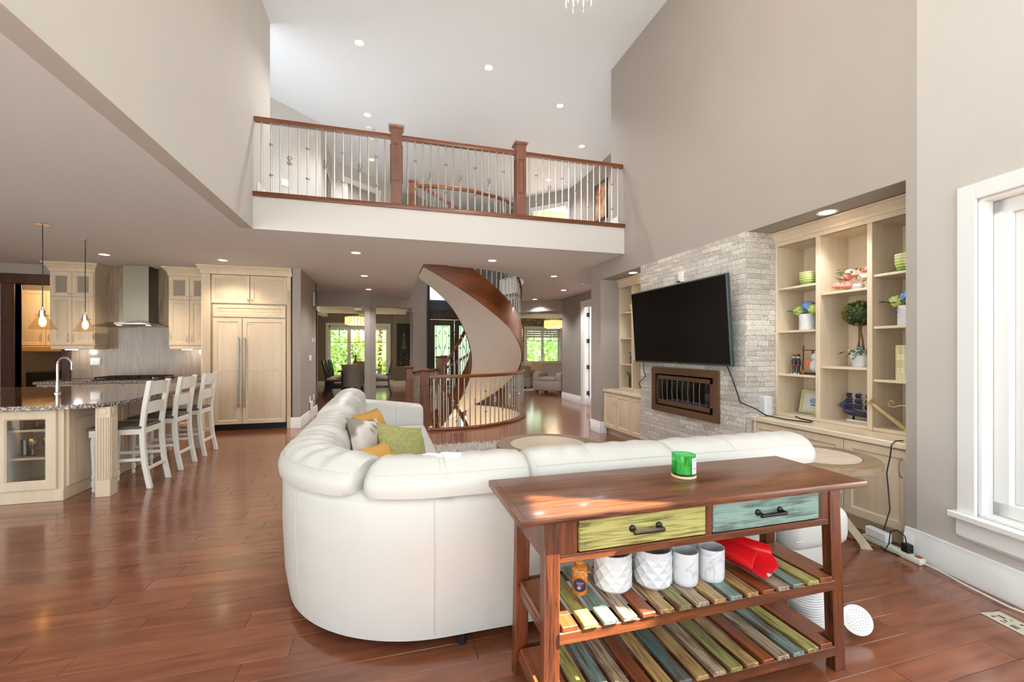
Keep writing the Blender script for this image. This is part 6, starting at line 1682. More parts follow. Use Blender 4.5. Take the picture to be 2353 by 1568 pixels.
ZS = 0.403
def on_shelf(px, py, r): 
    p = at(px, py, z=ZS); d = Vector((p.x, p.y, 0)).normalized(); return p.x + d.x * r, p.y + d.y * r
def geo_pot(px, py, label):
    r, h = 0.074, 0.148; x, y = on_shelf(px, py, r)
    t = thing('diamond_planter', label, 'planter', (x, y, ZS), group='white faceted planters')
    rows_, n = 4, 10; rings = []
    rings.append([(x + r * 0.80 * math.cos(2 * PI * i / (2 * n)), y + r * 0.80 * math.sin(2 * PI * i / (2 * n)), ZS) for i in range(2 * n)])
    rings.append([(x + r * 0.95 * math.cos(2 * PI * i / (2 * n)), y + r * 0.95 * math.sin(2 * PI * i / (2 * n)), ZS + 0.012) for i in range(2 * n)])
    for q in range(rows_ + 1):
        z = ZS + 0.016 + (h - 0.045) * q / rows_
        rings.append([(x + (r * (1.025 if (i + q) % 2 == 0 else 0.94)) * math.cos(2 * PI * i / (2 * n)), y + (r * (1.025 if (i + q) % 2 == 0 else 0.94)) * math.sin(2 * PI * i / (2 * n)), z) for i in range(2 * n)])
    for rr, z in ((0.985, h - 0.022), (0.985, h), (0.93, h), (0.90, 0.03)): rings.append([(x + r * rr * math.cos(2 * PI * i / (2 * n)), y + r * rr * math.sin(2 * PI * i / (2 * n)), ZS + z) for i in range(2 * n)])
    mb = MB().loft(rings)
    # split the quads so that the facets crease into diamonds
    fs = []
    for f in mb.f:
        if len(f) == 4:
            a, b, c, d = [mb.v[k] for k in f]
            ra = [math.hypot(p[0] - x, p[1] - y) for p in (a, b, c, d)]
            fs += [(f[0], f[1], f[2]), (f[0], f[2], f[3])] if ra[0] + ra[2] > ra[1] + ra[3] else [(f[0], f[1], f[3]), (f[1], f[2], f[3])]
        else: fs.append(f)
    mb.f = fs
    mb.build('pot', M['ceramic'], t, smooth=10)
geo_pot(1408, 1371, 'white diamond-faceted planter next to the amber bottle')
geo_pot(1500, 1361, 'white diamond-faceted planter second from the amber bottle')
marble = ramp_noise('white_marble_glaze', [(0.44, (222, 222, 223)), (0.50, (190, 192, 196)), (0.53, (222, 222, 223))], 5, 3, 0.3, dist=2.5)
def plain_pot(px, py, label):
    r, h = 0.053, 0.132; x, y = on_shelf(px, py, r)
    tag(MB().lathe([(r * 0.86, 0), (r * 0.94, 0.006), (r, 0.02), (r, h), (r * 0.93, h), (r * 0.9, 0.02)], (x, y, ZS), 32).build('marbled_cup', marble), label, 'planter', 'white marbled pots')
plain_pot(1573, 1352, 'white marbled pot beside the faceted planters')
plain_pot(1633, 1342, 'white marbled pot beside the red plastic funnel')
# amber bottle
x, y = on_shelf(1332, 1370, 0.03)
t = thing('amber_bottle', 'small amber bottle with raffia bow and round dark tag', 'bottle', (x, y, ZS))
MB().lathe([(0.029, 0), (0.031, 0.004), (0.031, 0.085), (0.027, 0.105), (0.013, 0.118), (0.011, 0.15), (0.013, 0.155)], (x, y, ZS), 18).build('bottle_body', plain('amber_glass_body', (206, 122, 44), 0.15, spec=0.7), t)
vx = Vector((x, y, 0)).normalized()
tgf = Matrix.Translation((x - vx.x * 0.034, y - vx.y * 0.034, ZS + 0.042)) @ Matrix.Rotation(math.atan2(vx.y, vx.x), 4, 'Z') @ Matrix.Rotation(PI / 2, 4, 'Y')
tg = MB().lathe([(0.026, -0.001), (0.026, 0.001)], (0, 0, 0), 22).xform(tgf).build('tag', plain('navy_tag', (34, 34, 58), 0.6), t)
MB().lathe([(0.025, -0.0022), (0.025, -0.0012), (0.0235, -0.0012), (0.0235, -0.0022)], (0, 0, 0), 22, False, False).xform(tgf).build('tag_rim', plain('tag_rim', (110, 96, 104), 0.6), tg)
for zz, ww, cc in ((-0.010, 0.028, (170, 170, 196)), (-0.003, 0.022, (150, 150, 184))):
    for q in range(6): MB().box(zz - 0.002, zz + 0.002, -ww / 2 + ww * q / 6, -ww / 2 + ww * q / 6 + ww * 0.10, -0.0022, -0.0012).xform(tgf).build('tag_letter', plain('tag_ink', cc, 0.6), tg)
MB().ball((0.009, 0.002, -0.0012), (0.007, 0.008, 0.0012), 8, 4).xform(tgf).build('tag_fig', plain('tag_pink', (206, 130, 150), 0.6), tg)
raf = plain('raffia', (206, 166, 96), 0.8); rg = random.Random(8); rm = MB()
for k in range(9):
    a = rg.uniform(-0.8, 0.8); e = Vector((x, y, ZS + 0.095)) + Vector((-vx.x * 0.036, -vx.y * 0.036, 0))
    s = Vector((vx.y, -vx.x, 0)) * rg.uniform(-0.04, 0.045); rm.tube([e, e + s * 0.5 + Vector((0, 0, rg.uniform(-0.004, 0.012))), e + s + Vector((0, 0, rg.uniform(-0.022, 0.015)))], 0.0016, 5)
rm.lathe([(0.0145, 0.114), (0.017, 0.118), (0.0145, 0.122)], (x, y, ZS), 14, False, False)
o = rm.build('raffia_bow', raf, t); o['kind'] = 'stuff'
# red plastic funnel lying open
red = plain('red_plastic', (226, 26, 34), 0.28, spec=0.6)
pA = Vector((1.435, 1.700, ZS + 0.075)); pB = Vector((1.545, 1.480, ZS + 0.052))
rings = []
ax = (pB - pA); sd = ax.cross(Vector((0, 0, 1))).normalized()
for k in range(9):
    s = k / 8; c_ = pA.lerp(pB, s); R = 0.062 + 0.030 * s; ring = []
    for q in range(17):
        a = math.radians(118) + math.radians(304) * q / 16
        fl = 1 + 0.30 * s * s * abs(math.cos(a)) 
        zz = c_.z + R * 0.80 * math.sin(a) * (1 - 0.18 * s)
        ring.append((c_.x + sd.x * R * fl * math.cos(a) + ax.x * 0.12 * s * (1 if q in range(5, 12) else -0.3), c_.y + sd.y * R * fl * math.cos(a) + ax.y * 0.12 * s * (1 if q in range(5, 12) else -0.3), max(ZS + 0.003, zz)))
    rings.append(ring)
t = thing('red_funnel', 'bright red rolled plastic pouch lying on the upper shelf', 'pouch', (1.49, 1.59, ZS))
fo = MB().loft(rings, False, False, False).build('shell', red, t, smooth=60)
sm_ = fo.modifiers.new('thickness', 'SOLIDIFY'); sm_.thickness = 0.003; ss_ = fo.modifiers.new('smooth', 'SUBSURF'); ss_.levels = 2; ss_.render_levels = 2
MB().box(-0.015, 0.015, -0.008, 0.008, 0, 0.001).xform(Matrix.Translation((1.535, 1.452, ZS + 0.005)) @ Matrix.Rotation(0.35, 4, 'Z')).build('sticker', M['trim'], t)

# ---- round tables
M['driftwood'] = wood('weathered_oak', (114, 94, 72), (150, 126, 100), 'x', 0.5, 0, 12, 40)
M['driftleg'] = wood('weathered_oak_leg', (176, 158, 134), (206, 190, 166), 'z', 0.5, 0, 12, 40)
M['travertine'] = ramp_noise('blush_stone', [(0.35, (196, 178, 160)), (0.6, (222, 206, 190)), (0.75, (208, 190, 172))], 3, 6, 0.35, mapscale=(2, 30, 10))
def round_table(name, label, cat, x, y, h, R, Ri, group):
    t = thing(name, label, cat, (x, y, 0), group=group)
    MB().lathe([(R * 0.96, h - 0.05), (R, h - 0.045), (R, h - 0.006), (R - 0.006, h), (Ri + 0.004, h), (Ri + 0.004, h - 0.012), (0, h - 0.012)], (x, y, 0), 64, True, False).build('table_top', M['driftwood'], t)
    MB().lathe([(Ri, h - 0.011), (Ri, h + 0.001), (0, h + 0.001)], (x, y, 0), 64).build('stone_inlay', M['travertine'], t)
    MB().lathe([(R * 0.40, h - 0.115), (R * 0.44, h - 0.11), (R * 0.44, h - 0.075), (R * 0.40, h - 0.07)], (x, y, 0), 32).build('hub_ring', M['driftleg'], t)
    for k in range(4):
        a = PI / 4 + PI / 2 * k + 0.25
        def q(r, z, w, dz):
            c, s_ = math.cos(a), math.sin(a); px, py = -s_, c
            return [(x + r * c - w * px - 0.0, y + r * s_ - w * py, z), (x + (r + dz) * c - w * px, y + (r + dz) * s_ - w * py, z), (x + (r + dz) * c + w * px, y + (r + dz) * s_ + w * py, z), (x + r * c + w * px, y + r * s_ + w * py, z)]
        MB().loft([q(R * 0.72, 0.0, 0.022, 0.07), q(R * 0.70, 0.03, 0.022, 0.06), q(R * 0.22, h * 0.45, 0.022, 0.055), q(R * 0.20, h * 0.55, 0.022, 0.055), q(R * 0.62, h - 0.05, 0.022, 0.06)]).build('leg', M['driftleg'], t)
    return t
round_table('end_table', 'round weathered-oak end table with blush stone inlay by the right bookcase', 'side table', 2.87, 2.33, 0.62, 0.37, 0.26, 'round oak tables')
round_table('coffee_table', 'round weathered-oak coffee table with stone inlay on the shag rug', 'coffee table', 1.473, 3.90, 0.43, 0.49, 0.355, 'round oak tables').location.z = 0.023
# ---- shag rug
rug = thing('shag_rug', 'pale grey shag rug under the coffee table', 'rug', (1.6, 4.6, 0))
MB().box(0.55, 2.55, 3.15, 5.95, 0.001, 0.022).build('backing', plain('rug_backing', (176, 166, 156), 0.95), rug)
rg = random.Random(2); pm = MB()
for k in range(15000):
    if k < 9000: x, y = rg.uniform(0.53, 2.57), 6.0 - 2.8 * rg.random() ** 1.6
    else: x, y = rg.uniform(0.5, 2.6), rg.uniform(3.1, 6.0)
    a = rg.uniform(0, 2 * PI); L = rg.uniform(0.02, 0.055); w = 0.006; ln_ = rg.uniform(0.2, 1.2)
    dx, dy = math.cos(a) * ln_ * L, math.sin(a) * ln_ * L
    i = len(pm.v); pm.v += [(x - w * math.sin(a), y + w * math.cos(a), 0.018), (x + w * math.sin(a), y - w * math.cos(a), 0.018), (x + dx, y + dy, 0.018 + L)]; pm.f.append((i, i + 1, i + 2))
o = pm.build('pile', plain('shag_yarn', (222, 213, 206), 0.9, var=0.12, scale=30), rug); o['kind'] = 'stuff'

# ---- floor things at the right: power strip, cords, watering can, register
def wpt(t_, z, n): return tuple(WF[0] + WU * t_ + WN * n + Vector((0, 0, z)))
def fb_w(mb, t0, t1, z0, z1, n0, n1): return mb.fbox(WF, t0, t1, z0, z1, n0, n1)
ps = thing('power_strip', 'white power strip lying along the baseboard', 'power strip', wpt(-0.05, 0, 0.06))
fb_w(MB(), -0.30, 0.10, 0.0, 0.04, 0.045, 0.095).build('strip', plain('ivory_plastic', (226, 224, 206), 0.5), ps, bevel=0.01, seg=2)
fb_w(MB(), 0.055, 0.085, 0.04, 0.046, 0.058, 0.082).build('switch', plain('red_switch', (150, 40, 40), 0.4), ps)
tag(fb_w(MB(), -0.28, -0.12, 0.041, 0.105, 0.045, 0.095).build('charger_brick', M['trim'], bevel=0.008), 'white charger block plugged into the power strip', 'charger')
t = thing('black_adapter', 'black adapter plugged into the power strip by its switch', 'charger', wpt(0.0, 0.04, 0.07))
fb_w(MB(), -0.025, 0.025, 0.041, 0.095, 0.048, 0.092).build('body', M['black'], t, bevel=0.005)
MB().tube([wpt(-0.005, 0.095, 0.07), wpt(-0.01, 0.14, 0.075), wpt(-0.05, 0.165, 0.09), wpt(-0.085, 0.14, 0.10), wpt(-0.085, 0.06, 0.11), wpt(-0.10, 0.01, 0.125), wpt(-0.2, 0.005, 0.17), wpt(-0.36, 0.005, 0.20), wpt(-0.42, 0.01, 0.14)], 0.0035, 6).build('cord', M['black'], t)
tag(MB().tube([(3.40, 2.12, 0.728), (3.345, 2.13, 0.728), (3.322, 2.14, 0.70), (3.325, 2.15, 0.62), (3.330, 2.175, 0.50), (3.328, 2.165, 0.40), (3.330, 2.155, 0.25), (3.30, 2.17, 0.12), (3.27, 2.19, 0.01), (3.20, 2.10, 0.006), (3.22, 2.02, 0.006)], 0.004, 6).build('dark_cord', M['black']), 'dark cord hanging from the counter down to the power strip', 'cable')
tag(MB().tube([wpt(-0.31, 0.02, 0.07), wpt(-0.40, 0.008, 0.10), wpt(-0.5, 0.006, 0.22), wpt(-0.46, 0.006, 0.36)], 0.003, 6).build('thin_white_cord', M['trim']), 'thin white cord running from the power strip towards the end table', 'cable')
tag(MB().tube([wpt(0.10, 0.018, 0.07), wpt(0.2, 0.02, 0.075), wpt(0.35, 0.012, 0.085), wpt(0.55, 0.01, 0.09), wpt(0.75, 0.02, 0.055), wpt(0.95, 0.03, 0.035)], 0.005, 6).build('white_power_cord', plain('ivory_cord', (226, 220, 206), 0.5)), 'thick white power cord running along the baseboard under the window', 'cable')
vr = thing('floor_register', 'pale metal floor register with a cut-out lattice by the window wall', 'floor vent', at(2320, 1433, z=0))
pc_ = at(2330, 1437, z=0); RV = Matrix.Translation((pc_.x, pc_.y, 0)) @ Matrix.Rotation(math.atan2(WU.y, WU.x), 4, 'Z')
MB().box(-0.10, 0.22, -0.055, 0.055, 0.0005, 0.005).xform(RV).build('plate', plain('bisque_metal', (206, 198, 180), 0.45, 0.2), vr, bevel=0.002)
rg = random.Random(6)
for k in range(7):
    for j in range(4):
        if rg.random() < 0.8:
            x0 = -0.07 + k * 0.038; y0 = -0.036 + j * 0.019; MB().box(x0, x0 + rg.choice((0.012, 0.022, 0.03)), y0, y0 + rg.choice((0.006, 0.012)), 0.0045, 0.0056).xform(RV).build('slot', M['black'], vr)
wcn = thing('white_watering_can', 'white ribbed watering can with a perforated rose beside the console', 'watering can', (1.99, 1.64, 0))
tr = pane_mat('translucent_plastic', (0.88, 0.90, 0.88), 0.35, 0.3)
prof = []
for k in range(16): prof += [(0.078, 0.01 + k * 0.012), (0.0755, 0.016 + k * 0.012)]
MB().lathe([(0.07, 0.0)] + prof + [(0.06, 0.21), (0.05, 0.215)], (1.985, 1.655, 0), 28).build('body', plain('milky_plastic', (222, 224, 220), 0.35), wcn)
rc = Vector((2.125, 1.515, 0.080)); dr = Vector((-0.42, -0.72, 0.45)).normalized()
MB().tube([(2.03, 1.61, 0.05), (2.08, 1.575, 0.055), rc - dr * 0.03], [0.014, 0.011, 0.012], 8).build('spout', M['trim'], wcn)
RM = Matrix.Translation(rc) @ dr.to_track_quat('Z', 'Y').to_matrix().to_4x4()
rose = MB().lathe([(0.014, -0.03), (0.055, -0.008), (0.063, -0.003), (0.064, 0.003), (0.056, 0.006), (0.0, 0.010)], (0, 0, 0), 28).xform(RM).build('rose', plain('white_plastic', (236, 234, 228), 0.4), wcn)
hol = MB()
for k in range(1, 5):
    for j in range(5 * k + 1): 
        a = 2 * PI * j / (5 * k + 1); hol.lathe([(0.0014, 0.0), (0.0014, 0.0015)], (0.011 * k * math.cos(a), 0.011 * k * math.sin(a), 0.0095 - 0.0007 * k), 5)
o = hol.xform(RM).build('holes', M['black'], rose); o['kind'] = 'stuff'
# ================================================================= foyer, dining room, sitting room, den
# ---- entry: double doors with leaded glass and a transom
en = MB(); EY = 15.8
en.box(1.36, 1.46, EY, EY + 0.2, 0, 3.75); en.box(3.24, 3.34, EY, EY + 0.2, 0, 3.75); en.box(1.46, 3.24, EY, EY + 0.2, 2.44, 2.78); en.box(1.46, 3.24, EY, EY + 0.2, 3.65, 3.75)
door_e = struct('door_5', en, M['darkwood'], bevel=0.01)
MB().box(1.9, 2.8, EY - 0.012, EY, 2.52, 2.70).build('header_panel', M['darkwood'], door_e, bevel=0.006)
frosted = bpy.data.materials.new('frosted_door_glass'); frosted.use_nodes = True
_nt = frosted.node_tree; _nt.nodes.clear(); _o = _nt.nodes.new('ShaderNodeOutputMaterial'); _m = _nt.nodes.new('ShaderNodeMixShader')
_a = _nt.nodes.new('ShaderNodeBsdfTransparent'); _a.inputs[0].default_value = (0.85, 0.93, 0.95, 1); _b = _nt.nodes.new('ShaderNodeBsdfTranslucent'); _b.inputs[0].default_value = (0.80, 0.86, 0.88, 1)
_m.inputs[0].default_value = 0.6; _nt.links.new(_a.outputs[0], _m.inputs[1]); _nt.links.new(_b.outputs[0], _m.inputs[2]); _nt.links.new(_m.outputs[0], _o.inputs[0])
MB().box(1.46, 3.24, EY + 0.09, EY + 0.10, 2.78, 3.65).build('transom_pane', frosted, door_e)
iron = plain('wrought_iron', (34, 36, 40), 0.5, 0.6)
for x0, x1 in ((1.465, 2.345), (2.355, 3.235)):
    g0, g1 = x0 + 0.17, x1 - 0.15
    lf = MB(); lf.box(x0, g0, EY + 0.06, EY + 0.11, 0.01, 2.43); lf.box(g1, x1, EY + 0.06, EY + 0.11, 0.01, 2.43); lf.box(g0, g1, EY + 0.06, EY + 0.11, 0.01, 0.22); lf.box(g0, g1, EY + 0.06, EY + 0.11, 2.22, 2.43)
    leaf_ = lf.build('door_leaf', M['darkwood'], door_e, bevel=0.006)
    MB().box(g0, g1, EY + 0.08, EY + 0.09, 0.22, 2.22).build('glass', frosted, leaf_)
    xc = (g0 + g1) / 2; w = (g1 - g0) / 2 - 0.05; sc_ = MB()
    for xx in (xc - w, xc + w): sc_.tube([(xx, EY + 0.07, 0.26), (xx, EY + 0.07, 2.18)], 0.008, 5)
    for zz in (0.26, 2.18): sc_.tube([(xc - w, EY + 0.07, zz), (xc + w, EY + 0.07, zz)], 0.008, 5)
    sc_.tube([(xc, EY + 0.07, 0.26), (xc, EY + 0.07, 2.18)], 0.006, 5)
    for s in (-1, 1):
        for zc, d in ((1.95, 1), (1.45, -1), (0.95, 1), (0.5, -1)):
            sc_.tube([(xc + s * (0.02 + 0.10 * (k / 16) * abs(math.cos(k * 0.42)) + 0.05), EY + 0.07, zc + d * 0.11 * math.sin(k * 0.42) * (1 - k / 22)) for k in range(17)], 0.007, 5)
        sc_.tube([(xc + s * 0.17, EY + 0.07, 1.85), (xc + s * 0.12, EY + 0.07, 1.5), (xc + s * 0.04, EY + 0.07, 1.25), (xc + s * 0.02, EY + 0.07, 1.0)], 0.006, 5)
    for zz in (0.5, 0.95, 1.4, 1.85): 
        for s in (-1, 1): sc_.box(xc + s * w - 0.022, xc + s * w + 0.022, EY + 0.062, EY + 0.078, zz - 0.03, zz + 0.03)
    o = sc_.build('iron_scrollwork', iron, leaf_); o['kind'] = 'stuff'
MB().tube([(2.30, EY + 0.02, 0.95), (2.30, EY + 0.02, 1.12)], 0.012, 8).build('door_handle', M['nickel'], door_e)

# ---- dining room
dt = thing('dining_table', 'dark rectangular dining table in the front dining room', 'dining table', (-0.85, 14.5, 0))
MB().box(-1.38, -0.32, 13.35, 15.75, 0.70, 0.745).build('table_top', M['darkwood'], dt, bevel=0.005)
for x in (-1.3, -0.48):
    for y in (13.45, 15.57): MB().box(x, x + 0.09, y, y + 0.09, 0, 0.70).build('leg', M['darkwood'], dt)
M['ebony'] = plain('ebony_wood', (40, 38, 38), 0.3)
M['seatfab'] = plain('beige_seat', (196, 178, 156), 0.85)
def dining_chair(label):
    t = thing('dining_chair', label, 'chair', (0, 0, 0), 0, 'dark dining chairs', local=True)     # faces +x
    for s in (-1, 1):
        y = s * 0.19
        pts = [(-0.30, 0), (-0.24, 0.22), (-0.22, 0.45), (-0.25, 0.7), (-0.33, 1.02)]
        MB().loft([[(x - 0.02, y - 0.02, z), (x + 0.025, y - 0.02, z), (x + 0.025, y + 0.02, z), (x - 0.02, y + 0.02, z)] for x, z in pts]).build('leg', M['ebony'], t)
        MB().box(0.19, 0.235, y - 0.022, y + 0.022, 0, 0.43).build('leg', M['ebony'], t)
        MB().box(-0.22, 0.2, y - 0.012, y + 0.012, 0.20, 0.23).build('stretcher', M['ebony'], t)
    MB().box(-0.23, 0.235, -0.21, 0.21, 0.40, 0.445).build('seat_frame', M['ebony'], t)
    MB().box(-0.22, 0.24, -0.215, 0.215, 0.445, 0.495).build('seat', M['seatfab'], t, bevel=0.015, seg=2)
    MB().box(-0.335, -0.31, -0.18, 0.18, 0.93, 1.01).build('top_rail', M['ebony'], t)
    for k in range(4):
        y = -0.12 + 0.08 * k; MB().hexa([(-0.245, y - 0.02, 0.47), (-0.23, y - 0.02, 0.47), (-0.23, y + 0.02, 0.47), (-0.245, y + 0.02, 0.47)], [(-0.325, y - 0.02, 0.94), (-0.31, y - 0.02, 0.94), (-0.31, y + 0.02, 0.94), (-0.325, y + 0.02, 0.94)]).build('back_slat', M['ebony'], t)
    return t
dc0 = dining_chair('dark slat-back dining chair on the left side, nearest the kitchen'); dc0.location = (-1.50, 13.75, 0)
dup(dc0, (-1.50, 14.5, 0), 0, 'middle dark dining chair on the left side of the dining table')
dup(dc0, (-1.50, 15.25, 0), 0, 'dark dining chair on the left side, nearest the dining window')
dup(dc0, (-0.20, 13.75, 0), PI, 'dark slat-back dining chair on the right side, near the pillar')
def host_chair(label, mat, loc, rotz):
    t = thing('tufted_chair', label, 'chair', (0, 0, 0), 0, 'tufted host chairs', local=True)      # back towards -y
    rings = []
    for k in range(9):
        s = k / 8; z = 0.30 + 0.63 * s; w = 0.27 + 0.06 * s ** 3; lean = -0.06 * s
        rings.append([(-w, -0.05 + lean + 0.07, z), (-w * 0.5, -0.10 + lean, z), (0, -0.115 + lean, z), (w * 0.5, -0.10 + lean, z), (w, -0.05 + lean + 0.07, z), (w * 0.95, 0.05 + lean + 0.05, z), (0, 0.0 + lean, z), (-w * 0.95, 0.05 + lean + 0.05, z)])
    MB().loft(rings).build('backrest', mat, t, smooth=60)
    for r_ in range(4):
        for c_ in range(5):
            if (r_ + c_) % 1 == 0:
                x = -0.20 + 0.10 * c_ + (0.05 if r_ % 2 else 0)
                if abs(x) < 0.24: MB().ball((x, -0.118 - 0.06 * (0.25 + r_ * 0.2) + 0.05 * (x / 0.25) ** 2 * 0.6, 0.44 + r_ * 0.12), (0.012, 0.006, 0.012), 7, 5).build('button', plain('chair_button', (96, 88, 80), 0.8), t)
    MB().box(-0.26, 0.26, -0.02, 0.48, 0.32, 0.48).build('seat', mat, t, bevel=0.03, seg=2)
    for x in (-0.22, 0.22):
        for y in (0.0, 0.42): MB().tube([(x, y, 0.32), (x, y, 0)], [0.025, 0.016], 8).build('leg', M['ebony'], t)
    t.location = loc; t.rotation_euler = (0, 0, rotz)
    return t
linen = plain('grey_linen', (150, 138, 124), 0.9, var=0.08, scale=40)
host_chair('grey tufted host chair with its back to the living room', linen, (-0.93, 12.95, 0), 0)
host_chair('tufted host chair at the window end of the dining table', plain('tan_velvet', (150, 112, 60), 0.8), (-0.85, 16.2, 0), PI)
t = thing('table_plant', 'small vase of leafy stems on the dining table', 'vase', (-0.95, 14.3, 0.747))
MB().lathe([(0.05, 0), (0.07, 0.06), (0.035, 0.14), (0.04, 0.16)], (-0.95, 14.3, 0.747), 14).build('vase', M['ceramic'], t)
lf = MB(); rg = random.Random(3)
for k in range(22):
    a = rg.uniform(0, 2 * PI); leaf(lf, (-0.95, 14.3, 0.89 + 0.01 * k), (0.5 * math.cos(a) - 0.5, math.sin(a) * 0.5, 1.2), rg.uniform(0.10, 0.18), 0.04)
lf.build('leaf', M['leaf'], t)
def chandelier(label, x, y, z0, z1, R, group='crystal drum chandeliers', energy=45):
    t = thing('crystal_chandelier', label, 'chandelier', (x, y, z1), group=group)
    crys = plain('lit_crystal', (255, 224, 178), 0.2, emit=(255, 190, 110), estr=1.1)
    MB().lathe([(R, z1 - 0.02 - z0), (R, z1 - z0), (R - 0.03, z1 - z0)], (x, y, z0), 24, False, False).build('top_band', M['nickel'], t)
    dz = (z1 - z0)
    d = MB()
    for k in range(22):
        a = 2 * PI * k / 22; cx_, cy_ = x + R * math.cos(a), y + R * math.sin(a)
        d.box(cx_ - 0.022, cx_ + 0.022, cy_ - 0.022, cy_ + 0.022, z0 + 0.10 * dz + (0.08 * dz if k % 2 else 0), z1 - 0.02)
    for k in range(18):
        a = 2 * PI * k / 18; cx_, cy_ = x + R * 0.75 * math.cos(a), y + R * 0.75 * math.sin(a); d.box(cx_ - 0.018, cx_ + 0.018, cy_ - 0.018, cy_ + 0.018, z0, z1 - 0.06)
    o = d.build('crystal_drops', crys, t); o['kind'] = 'stuff'
    MB().tube([(x, y, z1 - 0.01), (x, y, CEIL if z1 < CEIL else TOP)], 0.006, 6).build('rod', M['nickel'], t)
    MB().lathe([(R - 0.01, 0), (R - 0.01, 0.006)], (x, y, z1 - 0.015), 24).build('top_plate', M['nickel'], t)
    l = bpy.data.lights.new('chandelier_glow', 'POINT'); l.energy = energy; l.color = (1.0, 0.76, 0.48); l.shadow_soft_size = 0.25
    o = bpy.data.objects.new('chandelier_glow', l); o.location = (x, y, z0 - 0.05); COL.objects.link(o); o.parent = t; o.location = (0, 0, z0 - 0.06 - z1)
chandelier('crystal drum chandelier over the dining table', -0.93, 14.4, 2.11, 2.38, 0.33)
chandelier('crystal drum chandelier in the sitting room', 5.70, 14.5, 2.10, 2.40, 0.31, energy=22)
# tall night-view canvas
pc = thing('night_canvas', 'tall dark canvas of a lit tower at night on the dining wall', 'painting', (0.575, 16.38, 0.77))
MB().box(0.32, 0.83, 16.345, 16.385, 0.77, 2.30).build('canvas', plain('night_black', (16, 16, 18), 0.5), pc)
sp_ = MB(); rg = random.Random(12)
for k in range(110):
    z = 0.82 + 1.15 * rg.random() ** 1.8; hw = 0.24 * (1 - (z - 0.8) / 1.5) ** 1.6 + 0.01
    x = 0.575 + rg.uniform(-hw, hw); s = rg.uniform(0.003, 0.009); sp_.box(x - s, x + s, 16.343, 16.3455, z - s, z + s)
o = sp_.build('painted_lights', plain('city_lights', (226, 206, 176), 0.6), pc); o['kind'] = 'stuff'
tw = MB(); tw.add([(0.50, 16.3435, 1.35), (0.66, 16.3435, 1.35), (0.60, 16.3435, 1.75), (0.58, 16.3435, 2.18), (0.572, 16.3435, 2.18), (0.555, 16.3435, 1.75)], [(0, 1, 2, 3, 4, 5)])
tw.build('painted_tower', plain('tower_haze', (96, 84, 76), 0.7), pc)
# left dining curtain strip
tag(MB().prism([(-1.92 + 0.03 * k, 12.3 + (0.03 if k % 2 else 0)) for k in range(6)] + [(-1.92 + 0.03 * k, 12.36 + (0.03 if k % 2 else 0)) for k in range(5, -1, -1)], 0.05, 2.38).build('curtain', plain('slate_curtain', (150, 152, 158), 0.8)), 'narrow slate-blue curtain at the left of the dining opening', 'curtain')

# ---- sitting room
def upholstered(name, label, cat, x, y, w, d, h, rotz, mat, arms=0.2, group=None):
    t = thing(name, label, cat, (0, 0, 0), 0, group, local=True)     # faces -y
    MB().box(-w / 2, w / 2, -d / 2, d / 2, 0.09, 0.40).build('base', mat, t, bevel=0.03, seg=2)
    MB().box(-w / 2, w / 2, d / 2 - 0.24, d / 2, 0.38, h).build('backrest', mat, t, bevel=0.06, seg=3)
    for s in (-1, 1): MB().box(s * w / 2, s * (w / 2 - arms), -d / 2, d / 2 - 0.1, 0.36, 0.64).build('arm', mat, t, bevel=0.05, seg=3)
    MB().box(-w / 2 + arms, w / 2 - arms, -d / 2 - 0.01, d / 2 - 0.22, 0.38, 0.50).build('seat_cushion', mat, t, bevel=0.03, seg=2)
    for sx in (-1, 1):
        for sy in (-1, 1): MB().box(sx * (w / 2 - 0.10) - 0.04, sx * (w / 2 - 0.10) + 0.04, sy * (d / 2 - 0.1) - 0.04, sy * (d / 2 - 0.1) + 0.04, 0, 0.09).build('foot', M['steel'], t)
    t.location = (x, y, 0); t.rotation_euler = (0, 0, rotz)
    return t
blush = plain('blush_fabric', (214, 190, 168), 0.85); taupef = plain('taupe_fabric', (176, 160, 146), 0.85, var=0.04, scale=40)
upholstered('loveseat', 'long blush fabric sofa under the sitting-room window', 'sofa', 5.95, 16.05, 2.5, 0.95, 0.88, 0, blush)
upholstered('armchair', 'taupe armchair turned sideways at the sitting-room opening', 'armchair', 4.98, 12.75, 0.95, 0.95, 0.90, -0.75, taupef)
upholstered('armchair', 'taupe armchair at the left of the sitting room, partly behind the stair', 'armchair', 4.45, 14.5, 0.9, 0.9, 0.78, 2.6, taupef).location.z = 0.013
pillow('sofa_pillow', 'white pillow standing at the left end of the blush sofa', (5.12, 15.62, 0.70), 0.46, 0.16, M['leather'], Euler((math.radians(-15), math.radians(12), 0.5)), 'sitting-room pillows', seed=5)
pillow('sofa_pillow', 'white pillow at the right end of the blush sofa', (6.75, 15.75, 0.70), 0.46, 0.16, M['leather'], Euler((math.radians(-15), 0, 0)), 'sitting-room pillows', seed=6)
tag(MB().box(3.9, 6.6, 13.45, 15.4, 0.001, 0.012).build('sitting_rug', plain('cream_rug', (214, 202, 190), 0.95, var=0.05, scale=20)), 'cream area rug in the sitting room', 'rug')

